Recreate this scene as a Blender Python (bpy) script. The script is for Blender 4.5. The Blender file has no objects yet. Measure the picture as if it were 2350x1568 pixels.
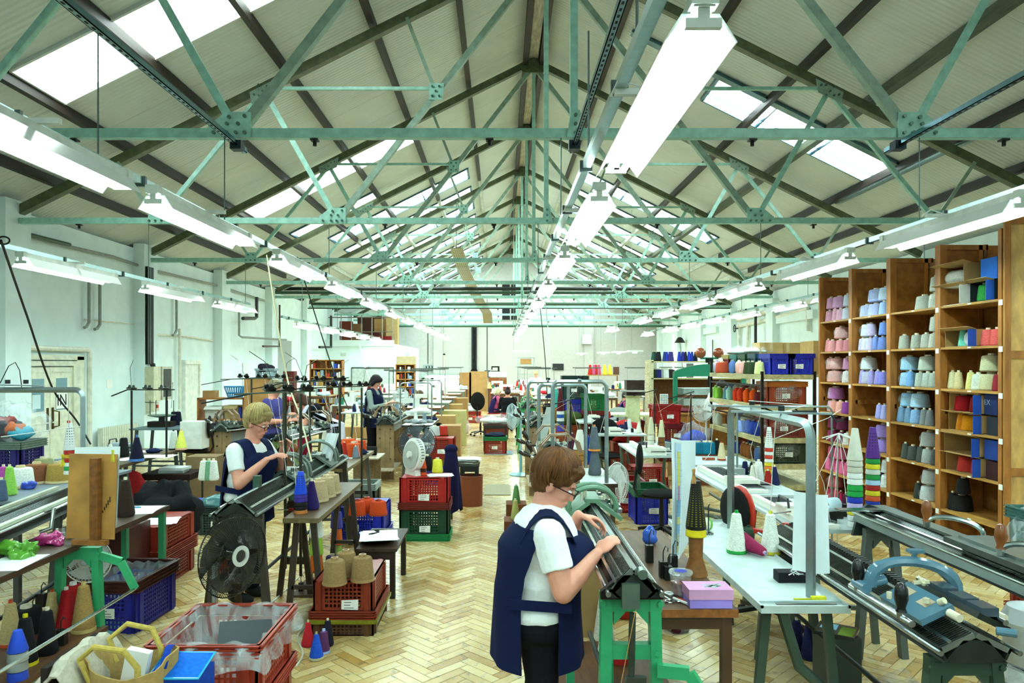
import bpy, bmesh, math, random
from mathutils import Vector, Matrix
R = random.Random(7)
PI = math.pi
scn = bpy.context.scene
COL = scn.collection
# ------------------------------------------------------------------ camera
F0, CX, CY, H = 1650.0, 1149.0, 836.0, 1.95
cam_d = bpy.data.cameras.new('camera'); cam = bpy.data.objects.new('camera', cam_d); COL.objects.link(cam)
cam.location = (0, 0, H); cam.rotation_euler = (PI/2, 0, 0)
cam_d.sensor_width = 36; cam_d.lens = 36*F0/2350
cam_d.shift_x = (1175-CX)/2350; cam_d.shift_y = (CY-784)/2350
cam_d.clip_start = .05; cam_d.clip_end = 200
scn.camera = cam
# ------------------------------------------------------------------ world, exposure
w = bpy.data.worlds.new('overcast'); scn.world = w; w.use_nodes = True
w.node_tree.nodes['Background'].inputs[0].default_value = (.80, .93, 1, 1)
w.node_tree.nodes['Background'].inputs[1].default_value = 1.6
vs = scn.view_settings
vs.view_transform = 'Standard'; vs.look = 'None'; vs.gamma = 1; vs.use_curve_mapping = False
vs.exposure = 0.95
LAMP_E, SKY_E = 21.0, 8.5
LAMP_C = (.71, 1.0, 1.0)
def P(px, py, Y): return Vector(((px-CX)*Y/F0, Y, H+(CY-py)*Y/F0))
def Q(px, py, z):
    Y = F0*(H-z)/(py-CY); return Vector(((px-CX)*Y/F0, Y, z))
# ------------------------------------------------------------------ materials
def lin(h):
    h = h.lstrip('#'); c = [int(h[i:i+2], 16)/255 for i in (0, 2, 4)]
    return tuple((x/12.92 if x <= .04045 else ((x+.055)/1.055)**2.4) for x in c)
MC = {}
KIND = dict(plastic=(.38, 0, .05, 25), gloss=(.15, 0, .03, 10), paint=(.42, 0, .14, 9), metal=(.32, .85, .12, 14), steel=(.22, 1, .1, 20),
            wool=(.95, 0, .22, 220), cloth=(.92, 0, .14, 60), wood=(.5, 0, .3, 5), paper=(.8, 0, .03, 12), skin=(.5, 0, .10, 14),
            wall=(.75, 0, .05, 3), card=(.8, 0, .1, 8), hair=(.6, 0, .3, 40), rub=(.7, 0, .1, 20), iron=(.45, .5, .3, 12))
def M(hexc, kind='plastic', **k):
    key = (hexc, kind, tuple(sorted(k.items())))
    if key in MC: return MC[key]
    rough, metal, var, sc = KIND[kind]
    m = bpy.data.materials.new(kind+'_'+hexc); m.use_nodes = True; nt = m.node_tree; N = nt.nodes; L = nt.links
    b = N['Principled BSDF']; c = lin(hexc)
    b.inputs['Roughness'].default_value = k.get('rough', rough); b.inputs['Metallic'].default_value = metal
    tc = N.new('ShaderNodeTexCoord'); src = tc.outputs['Object']
    mp = N.new('ShaderNodeMapping'); L.new(src, mp.inputs[0])
    if kind == 'wood': mp.inputs['Scale'].default_value = k.get('gs', (6, 1, 6))
    if kind == 'wool': mp.inputs['Scale'].default_value = (.35, .35, 1)
    if kind == 'hair': mp.inputs['Scale'].default_value = (1.5, 1.5, .35)
    n = N.new('ShaderNodeTexNoise'); n.inputs['Scale'].default_value = k.get('sc', sc); n.inputs['Detail'].default_value = 4
    L.new(mp.outputs[0], n.inputs[0])
    r = N.new('ShaderNodeMapRange'); r.inputs[1].default_value = .3; r.inputs[2].default_value = .7
    v = k.get('var', var); r.inputs[3].default_value = 1-v; r.inputs[4].default_value = 1+v; L.new(n.outputs[0], r.inputs[0])
    mx = N.new('ShaderNodeVectorMath'); mx.operation = 'SCALE'; mx.inputs[0].default_value = c
    L.new(r.outputs[0], mx.inputs['Scale']); L.new(mx.outputs[0], b.inputs['Base Color'])
    if kind in ('wool', 'cloth', 'skin', 'hair', 'iron', 'wall', 'wood'):
        bp = N.new('ShaderNodeBump'); bp.inputs['Strength'].default_value = .35 if kind in ('wool', 'hair') else .12
        bp.inputs['Distance'].default_value = .004; L.new(n.outputs[0], bp.inputs['Height']); L.new(bp.outputs[0], b.inputs['Normal'])
    if kind in ('rub', 'cloth', 'wool', 'wood', 'card', 'iron', 'paper', 'plastic', 'hair'): b.inputs['Specular IOR Level'].default_value = .3 if kind != 'cloth' else .12
    if kind == 'skin': b.inputs['Subsurface Weight'].default_value = .08; b.inputs['Subsurface Radius'].default_value = (.01, .004, .002)
    MC[key] = m; return m
def emis(name, rgb, s):
    m = bpy.data.materials.new(name); m.use_nodes = True; b = m.node_tree.nodes['Principled BSDF']
    b.inputs['Base Color'].default_value = (.8, .8, .8, 1); b.inputs['Emission Color'].default_value = (*rgb, 1); b.inputs['Emission Strength'].default_value = s
    return m
def film(name, rgb, a, rough=.12):
    m = bpy.data.materials.new(name); m.use_nodes = True; nt = m.node_tree; N = nt.nodes; L = nt.links; b = N['Principled BSDF']
    b.inputs['Base Color'].default_value = (*rgb, 1); b.inputs['Roughness'].default_value = rough
    n = N.new('ShaderNodeTexNoise'); n.inputs['Scale'].default_value = 7; n.inputs['Detail'].default_value = 7; n.inputs['Distortion'].default_value = 2.5; mp_ = N.new('ShaderNodeMapping'); mp_.inputs['Scale'].default_value = (1, 1, .35)
    tc = N.new('ShaderNodeTexCoord'); L.new(tc.outputs['Object'], mp_.inputs[0]); L.new(mp_.outputs[0], n.inputs[0])
    r = N.new('ShaderNodeMapRange'); r.inputs[1].default_value = .4; r.inputs[2].default_value = .75; r.inputs[3].default_value = a*.35; r.inputs[4].default_value = min(1, a*1.7)
    L.new(n.outputs[0], r.inputs[0]); L.new(r.outputs[0], b.inputs['Alpha'])
    bp = N.new('ShaderNodeBump'); bp.inputs['Strength'].default_value = .8; bp.inputs['Distance'].default_value = .02; L.new(n.outputs[0], bp.inputs['Height']); L.new(bp.outputs[0], b.inputs['Normal'])
    return m
FILM = film('clear_plastic', (.85, .95, .95), .2)
FILMW = film('milky_plastic', (.8, .9, .88), .42)
# ------------------------------------------------------------------ mesh builder
class MB:
    def __init__(s): s.v = []; s.f = []; s.mi = []; s.ci = 0
    def add(s, vs, fs, T=None):
        o = len(s.v)
        s.v += [tuple(T @ Vector(v)) for v in vs] if T else [tuple(v) for v in vs]
        s.f += [tuple(i+o for i in f) for f in fs]; s.mi += [s.ci]*len(fs); return s
    def bx(s, x0, x1, y0, y1, z0, z1, T=None):
        return s.add([(x0,y0,z0),(x1,y0,z0),(x1,y1,z0),(x0,y1,z0),(x0,y0,z1),(x1,y0,z1),(x1,y1,z1),(x0,y1,z1)],
                     [(0,3,2,1),(4,5,6,7),(0,1,5,4),(1,2,6,5),(2,3,7,6),(3,0,4,7)], T)
    def frame(s, a, b):
        a = Vector(a); b = Vector(b); d = b-a; L = d.length; z = d.normalized()
        up = Vector((0,0,1)) if abs(z.z) < .95 else Vector((0,1,0))
        x = up.cross(z).normalized(); y = z.cross(x)
        return Matrix(((x.x,y.x,z.x,a.x),(x.y,y.y,z.y,a.y),(x.z,y.z,z.z,a.z),(0,0,0,1))), L
    def beam(s, a, b, w, h=None):          # w across, h in the up plane
        T, L = s.frame(a, b); h = h or w
        return s.bx(-w/2, w/2, -h/2, h/2, 0, L, T)
    def cyl(s, a, b, r0, r1=None, n=12, cap=True):
        r1 = r0 if r1 is None else r1
        T, L = s.frame(a, b); vs = []; fs = []
        for i in range(n):
            c, q = math.cos(2*PI*i/n), math.sin(2*PI*i/n); vs += [(r0*c, r0*q, 0), (r1*c, r1*q, L)]
        for i in range(n):
            j = (i+1) % n; fs.append((2*i, 2*j, 2*j+1, 2*i+1))
        if cap: fs.append(tuple(2*i for i in range(n))[::-1]); fs.append(tuple(2*i+1 for i in range(n)))
        return s.add(vs, fs, T)
    def lathe(s, pr, n=16, T=None, cap=True):
        vs = []; fs = []; m = len(pr)
        for i in range(n):
            c, q = math.cos(2*PI*i/n), math.sin(2*PI*i/n); vs += [(r*c, r*q, z) for r, z in pr]
        for i in range(n):
            j = (i+1) % n
            for k in range(m-1): fs.append((i*m+k, j*m+k, j*m+k+1, i*m+k+1))
        if cap: fs.append(tuple(i*m for i in range(n))[::-1]); fs.append(tuple(i*m+m-1 for i in range(n)))
        return s.add(vs, fs, T)
    def tube(s, pts, r, n=8, closed=False):
        pts = [Vector(p) for p in pts]; m = len(pts); vs = []; fs = []; rr = r if isinstance(r, (list, tuple)) else [r]*m
        px = None
        for i, p in enumerate(pts):
            if closed: d = pts[(i+1) % m]-pts[i-1]
            else: d = pts[min(i+1, m-1)]-pts[max(i-1, 0)]
            d.normalize()
            if px is None: px = (Vector((0,0,1)) if abs(d.z) < .9 else Vector((0,1,0))).cross(d).normalized()
            else: px = (px-d*px.dot(d)).normalized()
            py = d.cross(px)
            for k in range(n): vs.append(p+rr[i]*(px*math.cos(2*PI*k/n)+py*math.sin(2*PI*k/n)))
        for i in range(m if closed else m-1):
            a = i*n; b = ((i+1) % m)*n
            for k in range(n): fs.append((a+k, a+(k+1) % n, b+(k+1) % n, b+k))
        if not closed: fs.append(tuple(range(n))[::-1]); fs.append(tuple((m-1)*n+k for k in range(n)))
        return s.add(vs, fs)
    def prism(s, poly, d, T=None):          # poly in xy, extruded z 0..d
        n = len(poly); vs = [(x, y, 0) for x, y in poly]+[(x, y, d) for x, y in poly]
        fs = [tuple(range(n))[::-1], tuple(range(n, 2*n))]+[(i, (i+1) % n, n+(i+1) % n, n+i) for i in range(n)]
        return s.add(vs, fs, T)
    def ell(s, c, r, T=None, n=12, m=8):
        vs = [(0,0,-1)]; fs = []
        for j in range(1, m):
            t = -PI/2+PI*j/m
            for i in range(n): vs.append((math.cos(t)*math.cos(2*PI*i/n), math.cos(t)*math.sin(2*PI*i/n), math.sin(t)))
        vs.append((0,0,1)); 
        for i in range(n): fs.append((0, 1+(i+1) % n, 1+i)); fs.append((len(vs)-1, len(vs)-1-n+i, len(vs)-1-n+(i+1) % n))
        for j in range(m-2):
            a = 1+j*n; b = a+n
            for i in range(n): fs.append((a+i, a+(i+1) % n, b+(i+1) % n, b+i))
        S = Matrix.Translation(Vector(c)) @ (T or Matrix.Identity(4)) @ Matrix.Diagonal((r[0], r[1], r[2], 1))
        return s.add(vs, fs, S)
    def grid(s, nx, ny, fn, thick=0):
        vs = [Vector(fn(i/nx, j/ny)) for j in range(ny+1) for i in range(nx+1)]
        fs = [(j*(nx+1)+i, j*(nx+1)+i+1, (j+1)*(nx+1)+i+1, (j+1)*(nx+1)+i) for j in range(ny) for i in range(nx)]
        if thick:
            W = nx+1; nr = []
            for j in range(ny+1):
                for i in range(nx+1):
                    a = vs[j*W+min(i+1, nx)]-vs[j*W+max(i-1, 0)]; b = vs[min(j+1, ny)*W+i]-vs[max(j-1, 0)*W+i]
                    c = a.cross(b); nr.append(c.normalized()*thick if c.length > 1e-9 else Vector((0,0,thick)))
            k = len(vs); vs = vs+[v-n for v, n in zip(vs, nr)]; fs = fs+[tuple(q+k for q in f[::-1]) for f in fs]
            ed = [j*W for j in range(ny+1)]; 
            bd = list(range(W))+[j*W+nx for j in range(1, ny+1)]+[ny*W+i for i in range(nx-1, -1, -1)]+[j*W for j in range(ny-1, 0, -1)]
            for q in range(len(bd)):
                a, b = bd[q], bd[(q+1) % len(bd)]; fs.append((b, a, a+k, b+k))
        return s.add(vs, fs)
    def mesh(s, name, mats, ang=35):
        me = bpy.data.meshes.new(name); me.from_pydata(s.v, [], s.f)
        for m in (mats if isinstance(mats, (list, tuple)) else [mats]): me.materials.append(m)
        if any(s.mi): me.polygons.foreach_set('material_index', s.mi)
        if ang: me.shade_smooth(); me.set_sharp_from_angle(angle=math.radians(ang))
        me.update(); return me
def obj(name, mesh, parent=None, loc=None, rz=0, mats=None):
    if isinstance(mesh, MB): mesh = mesh.mesh(name, mats)
    o = bpy.data.objects.new(name, mesh); COL.objects.link(o)
    if parent: o.parent = parent
    if loc is not None: o.location = loc
    if rz: o.rotation_euler = (0, 0, rz)
    return o
def thing(name, label, cat, loc=(0,0,0), rz=0, group=None):
    o = bpy.data.objects.new(name, None); COL.objects.link(o); o.empty_display_size = .1
    o.location = loc; o.rotation_euler = (0,0,rz); o['label'] = label; o['category'] = cat
    if group: o['group'] = group
    return o
def tag(o, label, cat, group=None):
    o['label'] = label; o['category'] = cat
    if group: o['group'] = group
    return o
def copy_tree(o, parent=None, skip=()):
    c = o.copy(); COL.objects.link(c)
    if parent: c.parent = parent
    for ch in o.children: copy_tree(ch, c)
    return c
def dup(o, label, loc, rz=None):
    c = copy_tree(o); c.location = loc; c['label'] = label
    if rz is not None: c.rotation_euler = (0, 0, rz)
    return c
def struct(name, mesh, mats=None, parent=None):
    o = obj(name, mesh, parent, mats=mats)
    if parent is None: o['kind'] = 'structure'
    return o
def sempty(name):
    o = bpy.data.objects.new(name, None); COL.objects.link(o); o['kind'] = 'structure'; return o
ORD = ['first','second','third','fourth','fifth','sixth','seventh','eighth','ninth','tenth','eleventh','twelfth','thirteenth','fourteenth','fifteenth','sixteenth','seventeenth','eighteenth']
# ------------------------------------------------------------------ floor: herringbone oak blocks
XL, XR, YB = -7.3, 8.64, 39.2
XK, ZR, ZE = .67, 8.35, 4.06
def zroof(x): return ZR-.5*abs(x-XK)
base = struct('floor', MB().bx(XL-.3, XR+.3, -7, YB+.3, -.12, -.008), M('4a3a22', 'wood'))
def wood_floor():
    m = bpy.data.materials.new('oak_block'); m.use_nodes = True; nt = m.node_tree; N = nt.nodes; L = nt.links; b = N['Principled BSDF']
    a = N.new('ShaderNodeAttribute'); a.attribute_name = 'tone'
    tc = N.new('ShaderNodeTexCoord'); n = N.new('ShaderNodeTexNoise'); n.inputs['Scale'].default_value = .9; n.inputs['Detail'].default_value = 6
    L.new(tc.outputs['Object'], n.inputs[0])
    n2 = N.new('ShaderNodeTexNoise'); n2.inputs['Scale'].default_value = 14; n2.inputs['Detail'].default_value = 6; L.new(tc.outputs['Object'], n2.inputs[0])
    cr = N.new('ShaderNodeValToRGB'); e = cr.color_ramp.elements
    e[0].position = 0; e[0].color = (*lin('6e4e26'), 1); e[1].position = 1; e[1].color = (*lin('e2d0a2'), 1)
    q = cr.color_ramp.elements.new(.35); q.color = (*lin('a9813f'), 1); q = cr.color_ramp.elements.new(.65); q.color = (*lin('cfb57c'), 1)
    ad = N.new('ShaderNodeMath'); ad.operation = 'MULTIPLY_ADD'; ad.inputs[1].default_value = .75; L.new(n.outputs[0], ad.inputs[0]); 
    s2 = N.new('ShaderNodeMath'); s2.operation = 'MULTIPLY_ADD'; s2.inputs[1].default_value = .38; s2.inputs[2].default_value = .02; L.new(a.outputs['Fac'], s2.inputs[0]); L.new(s2.outputs[0], ad.inputs[2])
    L.new(ad.outputs[0], cr.inputs[0])
    st = N.new('ShaderNodeMapRange'); st.inputs[1].default_value = .55; st.inputs[2].default_value = .72; st.inputs[3].default_value = 1; st.inputs[4].default_value = .45; L.new(n2.outputs[0], st.inputs[0])
    mx = N.new('ShaderNodeVectorMath'); mx.operation = 'SCALE'; L.new(cr.outputs[0], mx.inputs[0]); L.new(st.outputs[0], mx.inputs['Scale']); L.new(mx.outputs[0], b.inputs['Base Color'])
    rr = N.new('ShaderNodeMapRange'); rr.inputs[3].default_value = .16; rr.inputs[4].default_value = .36; L.new(n2.outputs[0], rr.inputs[0]); L.new(rr.outputs[0], b.inputs['Roughness'])
    return m
WF = wood_floor()
def herring():
    Lb, Wb, g = .30, .075, .0022; c = math.sqrt(.5)
    one = []; tris = []
    n = 4; u = Wb
    for i in range(-260, 700):
        for k in range(-140, 140):
            # herringbone lattice in a 45 degree frame (unit = block width)
            bxs = []
            x = i+ k*n; y = i - k*n
            bxs.append((x, y, n, 1)); bxs.append((x, y+1, 1, n))
            for (a, b2, ww, hh) in bxs:
                cx = (a+ww/2)*u; cy = (b2+hh/2)*u
                wx = (cx-cy)*c; wy = (cx+cy)*c
                if wy < 2.2 or wy > YB or wx < XL or wx > XR: continue
                if abs(wx) > wy*.85+.6: continue
                tris.append((wy+abs(wx)*.3, a*u+g, b2*u+g, (a+ww)*u-g, (b2+hh)*u-g))
    tris.sort()
    def put(lst, name, stuff):
        v = []; f = []; t = []
        for _, x0, y0, x1, y1 in lst:
            h = R.uniform(-.0012, 0); tn = R.random(); o = len(v)
            pts = [((x-y)*c, (x+y)*c) for x, y in ((x0,y0),(x1,y0),(x1,y1),(x0,y1))]
            v += [(p[0], p[1], -.012) for p in pts]+[(p[0], p[1], h) for p in pts]
            f += [(o+4,o+5,o+6,o+7),(o,o+1,o+5,o+4),(o+1,o+2,o+6,o+5),(o+2,o+3,o+7,o+6),(o+3,o,o+4,o+7)]; t += [tn]*8
        me = bpy.data.meshes.new(name); me.from_pydata(v, [], f); me.materials.append(WF)
        at = me.attributes.new('tone', 'FLOAT', 'POINT'); at.data.foreach_set('value', t); me.update()
        o = obj(name, me, base)
        if stuff: o['kind'] = 'stuff'
    vis = [t for t in tris if t[0] > 4.2]
    near = vis[:290]
    for t in near: put([t], 'floor_block', False)
    put([t for t in tris if t[0] <= 4.2]+vis[290:], 'floor_blocks', True)
herring()
# ------------------------------------------------------------------ walls
WALL = M('dff0ee', 'wall'); BRICKW = M('bdbfba', 'wall', sc=9)
wl = struct('wall_left', MB().bx(XL-.3, XL, -7, YB+.3, -.1, zroof(XL)-.1), WALL)
wr = struct('wall_right', MB().bx(XR, XR+.3, -7, YB+.3, -.1, zroof(XR)-.1), WALL)
m = MB(); m.prism([(XL-.3, -.1), (XR+.3, -.1), (XR+.3, zroof(XR+.3)), (XK, ZR), (XL-.3, zroof(XL-.3))], .3, Matrix(((1,0,0,0),(0,0,-1,YB+.3),(0,1,0,0),(0,0,0,1))))
wb = struct('wall_back', m, BRICKW)
m = MB(); m.prism([(XL-.3, -.1), (XR+.3, -.1), (XR+.3, zroof(XR+.3)), (XK, ZR), (XL-.3, zroof(XL-.3))], .3, Matrix(((1,0,0,0),(0,0,-1,-7),(0,1,0,0),(0,0,0,1))))
struct('wall_front', m, WALL)
TY = [6.56+4*i for i in range(9)]
for y in TY:
    obj('pilaster', MB().bx(XL, XL+.22, y-.28, y+.28, 0, 4.35), wl, mats=WALL)
    obj('pilaster', MB().bx(XR-.22, XR, y-.28, y+.28, 0, 4.0), wr, mats=WALL)
for x in (-3.4, 4.8): obj('pilaster', MB().bx(x-.25, x+.25, YB-.15, YB, 0, 4.6), wb, mats=BRICKW)
# ------------------------------------------------------------------ roof
ceil = sempty('ceiling')
def roofmat():
    m = bpy.data.materials.new('roof_board'); m.use_nodes = True; nt = m.node_tree; N = nt.nodes; L = nt.links; b = N['Principled BSDF']
    tc = N.new('ShaderNodeTexCoord'); sx = N.new('ShaderNodeSeparateXYZ'); L.new(tc.outputs['Object'], sx.inputs[0])
    n = N.new('ShaderNodeTexNoise'); n.inputs['Scale'].default_value = 1.3; n.inputs['Detail'].default_value = 5; L.new(tc.outputs['Object'], n.inputs[0])
    cr = N.new('ShaderNodeMix'); cr.data_type = 'RGBA'; cr.inputs['A'].default_value = (*lin('bfc6bd'), 1); cr.inputs['B'].default_value = (*lin('d8ddd6'), 1)
    L.new(n.outputs[0], cr.inputs['Factor']); L.new(cr.outputs['Result'], b.inputs['Base Color']); b.inputs['Roughness'].default_value = .6
    wv = N.new('ShaderNodeMath'); wv.operation = 'SINE'; ml = N.new('ShaderNodeMath'); ml.operation = 'MULTIPLY'; ml.inputs[1].default_value = 2*PI/.086
    L.new(sx.outputs['Y'], ml.inputs[0]); L.new(ml.outputs[0], wv.inputs[0])
    bp = N.new('ShaderNodeBump'); bp.inputs['Strength'].default_value = .35; bp.inputs['Distance'].default_value = .01; L.new(wv.outputs[0], bp.inputs['Height']); L.new(bp.outputs[0], b.inputs['Normal'])
    return m
RM = roofmat(); PAN = emis('roof_light_sheet', (.83, 1, .98), SKY_E)
DK = M('2b211a', 'wood', gs=(4, .6, 4)); OLV = M('4d5540', 'wood', gs=(4, .6, 4)); BLU = M('4f6d78', 'steel')
pitch = 1.035; y0 = 8.05-7*pitch
# strips with roof lights: (side, Ya) -> (x outer, x inner)
sky = {}
for k in range(-8, 38):
    ya = y0+k*pitch
    yc = ya+pitch/2
    if k in (-7, -1): sky[(1, k)] = (3.7, 6.7)
    if k in (-5,): sky[(-1, k)] = (-5.5, -2)
    if k == 7: sky[(-1, k)] = (-5.5, -2.0)
    if k == 14: sky[(-1, k)] = (-5.5, -1.95)
    if k == 11: sky[(1, k)] = (3.7, 6.73)
    if k == 17: sky[(-1, k)] = (-5.4, -3.2)
    if k >= 19 and k % 2 == 1: sky[(-1, k)] = (-4.9, -.95); sky[(1, k)] = (2.3, 6.2)
nwin = 0
def slab(m, sg, xa, xb, ya, yb, t=.05, off=0):
    # xa nearer the ridge
    pts = []
    for x in (xa, xb):
        z = zroof(x)+off; pts += [(x, ya, z), (x, yb, z), (x, yb, z+t), (x, ya, z+t)]
    m.add(pts, [(0,1,5,4), (3,7,6,2), (0,4,7,3), (1,2,6,5), (0,3,2,1), (4,5,6,7)])
for sg in (-1, 1):
    xe = XL-.3 if sg < 0 else XR+.3
    for k in range(-8, 38):
        ya = y0+k*pitch; yb = ya+pitch-.006
        if (sg, k) in sky:
            a, b = sky[(sg, k)]; xi, xo = (b, a) if sg < 0 else (a, b)
            m = MB(); slab(m, sg, XK, xi, ya, yb); slab(m, sg, xo, xe, ya, yb); obj('roof_panel', m, ceil, mats=RM)
            nwin += 1; wn = sempty('window_%d' % nwin); wn['label'] = 'roof light'
            del wn['label']
            m = MB(); slab(m, sg, xi, xo, ya, yb, .01, .04); obj('pane', m, wn, mats=PAN)
            m = MB()
            for yy in (ya, yb): m.beam((xi, yy, zroof(xi)-.01), (xo, yy, zroof(xo)-.01), .04, .07)
            for xx in (xi, xo): m.beam((xx, ya, zroof(xx)-.01), (xx, yb, zroof(xx)-.01), .06, .07)
            if k >= 11 and k != 14:
                for q in (1/3, 2/3):
                    xx = xi+(xo-xi)*q; m.beam((xx, ya, zroof(xx)), (xx, yb, zroof(xx)), .03, .04)
                m.beam((xi, ya+.75, zroof(xi)), (xo, ya+.75, zroof(xo)), .02, .03)
            obj('glazing_bar', m, wn, mats=BLU if k >= 11 and k != 14 else RM)
        else:
            m = MB(); slab(m, sg, XK, xe, ya, yb); obj('roof_panel', m, ceil, mats=RM)
for x in (-6.6, -5.55, -4.4, -3.2, -1.9, -.65, 2.0, 3.25, 4.5, 5.5, 6.7, 7.6):
    wy = x in (5.5,)
    for a, b in ((-6.9, 2), (2, 8.0), (8.0, 16.5), (16.5, 22), (22, YB)):
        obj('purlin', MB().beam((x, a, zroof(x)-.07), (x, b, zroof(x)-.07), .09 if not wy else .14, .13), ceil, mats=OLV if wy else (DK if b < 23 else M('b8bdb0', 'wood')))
for dx in (-.16, .16):
    obj('ridge_beam', MB().bx(XK+dx-.05, XK+dx+.05, -6.9, YB, ZR-.36, ZR-.05), ceil, mats=DK)
obj('ridge_board', MB().bx(XK-.09, XK+.09, -6.9, YB, ZR-.2, ZR-.03), ceil, mats=M('c9c4ae', 'wood'))
# steel trim by the right roof light
obj('steel_channel', MB().beam((6.75, 9.8, zroof(6.75)-.12), (6.75, 14.4, zroof(6.75)-.12), .12, .06), ceil, mats=M('b8cdd2', 'steel'))
obj('steel_channel', MB().beam((2.2, 12.1, zroof(2.2)-.05), (6.7, 12.1, zroof(6.7)-.05), .16, .05), ceil, mats=BLU)
# ------------------------------------------------------------------ roof trusses
TG = M('98c9b8', 'paint', var=.2); TG2 = M('8ba592', 'paint', var=.25); TO = M('565f42', 'paint', var=.3); BOLT = M('5f7d70', 'metal')
def angle_bar(m, a, b, w, t=.012, flip=1):
    a = Vector(a); b = Vector(b); d = (b-a).normalized(); n = Vector((0, 1, 0)); u = n.cross(d).normalized()
    if u.z < 0: u = -u
    T = Matrix(((u.x, n.x, d.x, a.x), (u.y, n.y, d.y, a.y), (u.z, n.z, d.z, a.z), (0,0,0,1))); L = (b-a).length
    m.bx(-w/2, w/2, -t/2, t/2, 0, L, T)                         # face web
    m.bx(-w/2, -w/2+t, -w*.0, w*.9, 0, L, T)                  # flange behind
def build_truss(y):
    t = thing('roof_truss', '', 'roof truss', (0, y, 0))
    def bar(name, a, b, w, mat, dy=0):
        m = MB(); angle_bar(m, (a[0], dy, a[1]), (b[0], dy, b[1]), w); return obj(name, m, t, mats=mat)
    bar('bottom_chord', (XL+.1, ZE), (XR-.1, ZE), .085, TG)
    for sg in (-1, 1):
        xe = XL+.1 if sg < 0 else XR-.1
        bar('rafter', (XK, ZR-.24), (xe, zroof(xe)-.24), .13, TO, .02)
        def X(d): return XK+sg*d
        n1, n2 = X(3.07), X(5.72); r1 = X(4.15); r2 = X(6.3); q = X(1.62); ra = X(2.05)
        zq = ZE+(ZR-.3-ZE)*(3.07-1.62)/3.07
        z1 = zroof(r1)-.3
        bar('strut', (n1, ZE), (r1, z1), .075, TG); bar('strut', (n1, ZE), (XK, ZR-.35), .085, TG2, -.012)
        bar('strut', (n2, ZE), (r1, z1), .06, TG); bar('strut', (n2, ZE), (r2, zroof(r2)-.28), .05, TG2)
        bar('tie', (r1, z1+.03), (q, zq+.06), .045, TG); bar('strut', (q, zq), (ra, zroof(ra)-.28), .05, TG2)
        def plate(poly, bolts, mat=TG):
            m = MB(); m.prism(poly, .014, Matrix(((1,0,0,0),(0,0,-1,-.02),(0,1,0,0),(0,0,0,1)))); p = obj('gusset_plate', m, t, mats=mat)
            m = MB()
            for bx_, bz in bolts: m.cyl((bx_, -.058, bz), (bx_, -.03, bz), .017, .015, 8)
            obj('bolt', m, p, mats=BOLT)['kind'] = 'stuff'
        x = n1; s = sg
        plate([(x-s*.12, ZE-.05), (x+s*.24, ZE-.05), (x+s*.24, ZE+.04), (x+s*.06, ZE+.16), (x-s*.12, ZE+.16)][::s if s > 0 else -1] if False else
              ([(x-s*.13, ZE-.05), (x+s*.26, ZE-.05), (x+s*.26, ZE+.05), (x+s*.1, ZE+.18), (x-s*.13, ZE+.18)]),
              [(x-s*.08, ZE-.01), (x, ZE-.01), (x+s*.08, ZE-.01), (x+s*.2, ZE-.01), (x-s*.02, ZE+.07), (x-s*.08, ZE+.14), (x+s*.06, ZE+.13), (x+s*.08, ZE+.07)])
        x = n2
        plate([(x-.13, ZE-.05), (x+.13, ZE-.05), (x+.1, ZE+.15), (x-.1, ZE+.15)], [(x-.09, ZE-.01), (x, ZE-.01), (x+.09, ZE-.01), (x-.05, ZE+.1), (x+.05, ZE+.1)])
        zz = z1+.02
        plate([(r1-.22, zz-.07-sg*.09+.06), (r1+.22, zz-.07+sg*-.09*-1*-1+.06 if False else zz-.01-sg*.11), (r1+.17, zz-.16-sg*.06), (r1-.17, zz-.16+sg*.06)] if False else
              [(r1-.2, zz+.04+sg*.1), (r1-.17, zz-.14+sg*.08), (r1+.17, zz-.14-sg*.08), (r1+.2, zz+.04-sg*.1)],
              [(r1-.13, zz-.03+sg*.07), (r1, zz-.05), (r1+.13, zz-.03-sg*.07), (r1-.06, zz-.11), (r1+.06, zz-.11), (r1-.06, zz+.04), (r1+.06, zz+.02)], TG2)
        plate([(q-.1, zq-.12), (q+.1, zq-.12), (q+.12, zq+.12), (q-.1, zq+.12)], [(q-.05, zq-.07), (q+.05, zq-.07), (q, zq), (q-.05, zq+.07), (q+.05, zq+.07)])
    bar('king_post', (XK, ZE), (XK, ZR-.3), .07, TG)
    m = MB(); m.prism([(XK-.07, ZE-.05), (XK+.1, ZE-.05), (XK+.05, ZE+.2), (XK-.03, ZE+.2)], .014, Matrix(((1,0,0,0),(0,0,-1,-.02),(0,1,0,0),(0,0,0,1)))); p = obj('gusset_plate', m, t, mats=TG)
    m = MB(); [m.cyl((XK+.01, -.058, ZE+d), (XK+.01, -.03, ZE+d), .017, .015, 8) for d in (-.01, .07, .15)]; obj('bolt', m, p, mats=BOLT)['kind'] = 'stuff'
    m = MB(); m.prism([(XK-.3, ZR-.38), (XK-.22, ZR-.5), (XK+.22, ZR-.5), (XK+.3, ZR-.38), (XK, ZR-.2)], .014, Matrix(((1,0,0,0),(0,0,-1,-.02),(0,1,0,0),(0,0,0,1)))); obj('ridge_plate', m, t, mats=TO)
    for x in (-6.2, -3.9, -1.7, -.1, 2.3, 4.6, 7.0):
        m = MB(); m.bx(x-.035, x+.035, -.02, .05, ZE-.07, ZE-.055); m.cyl((x, .015, ZE-.115), (x, .015, ZE-.06), .018, n=8); obj('clamp', m, t, mats=M('1c1c1a', 'iron'))
    return t
tr = build_truss(TY[0]); tr['group'] = 'steel roof trusses'
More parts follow.
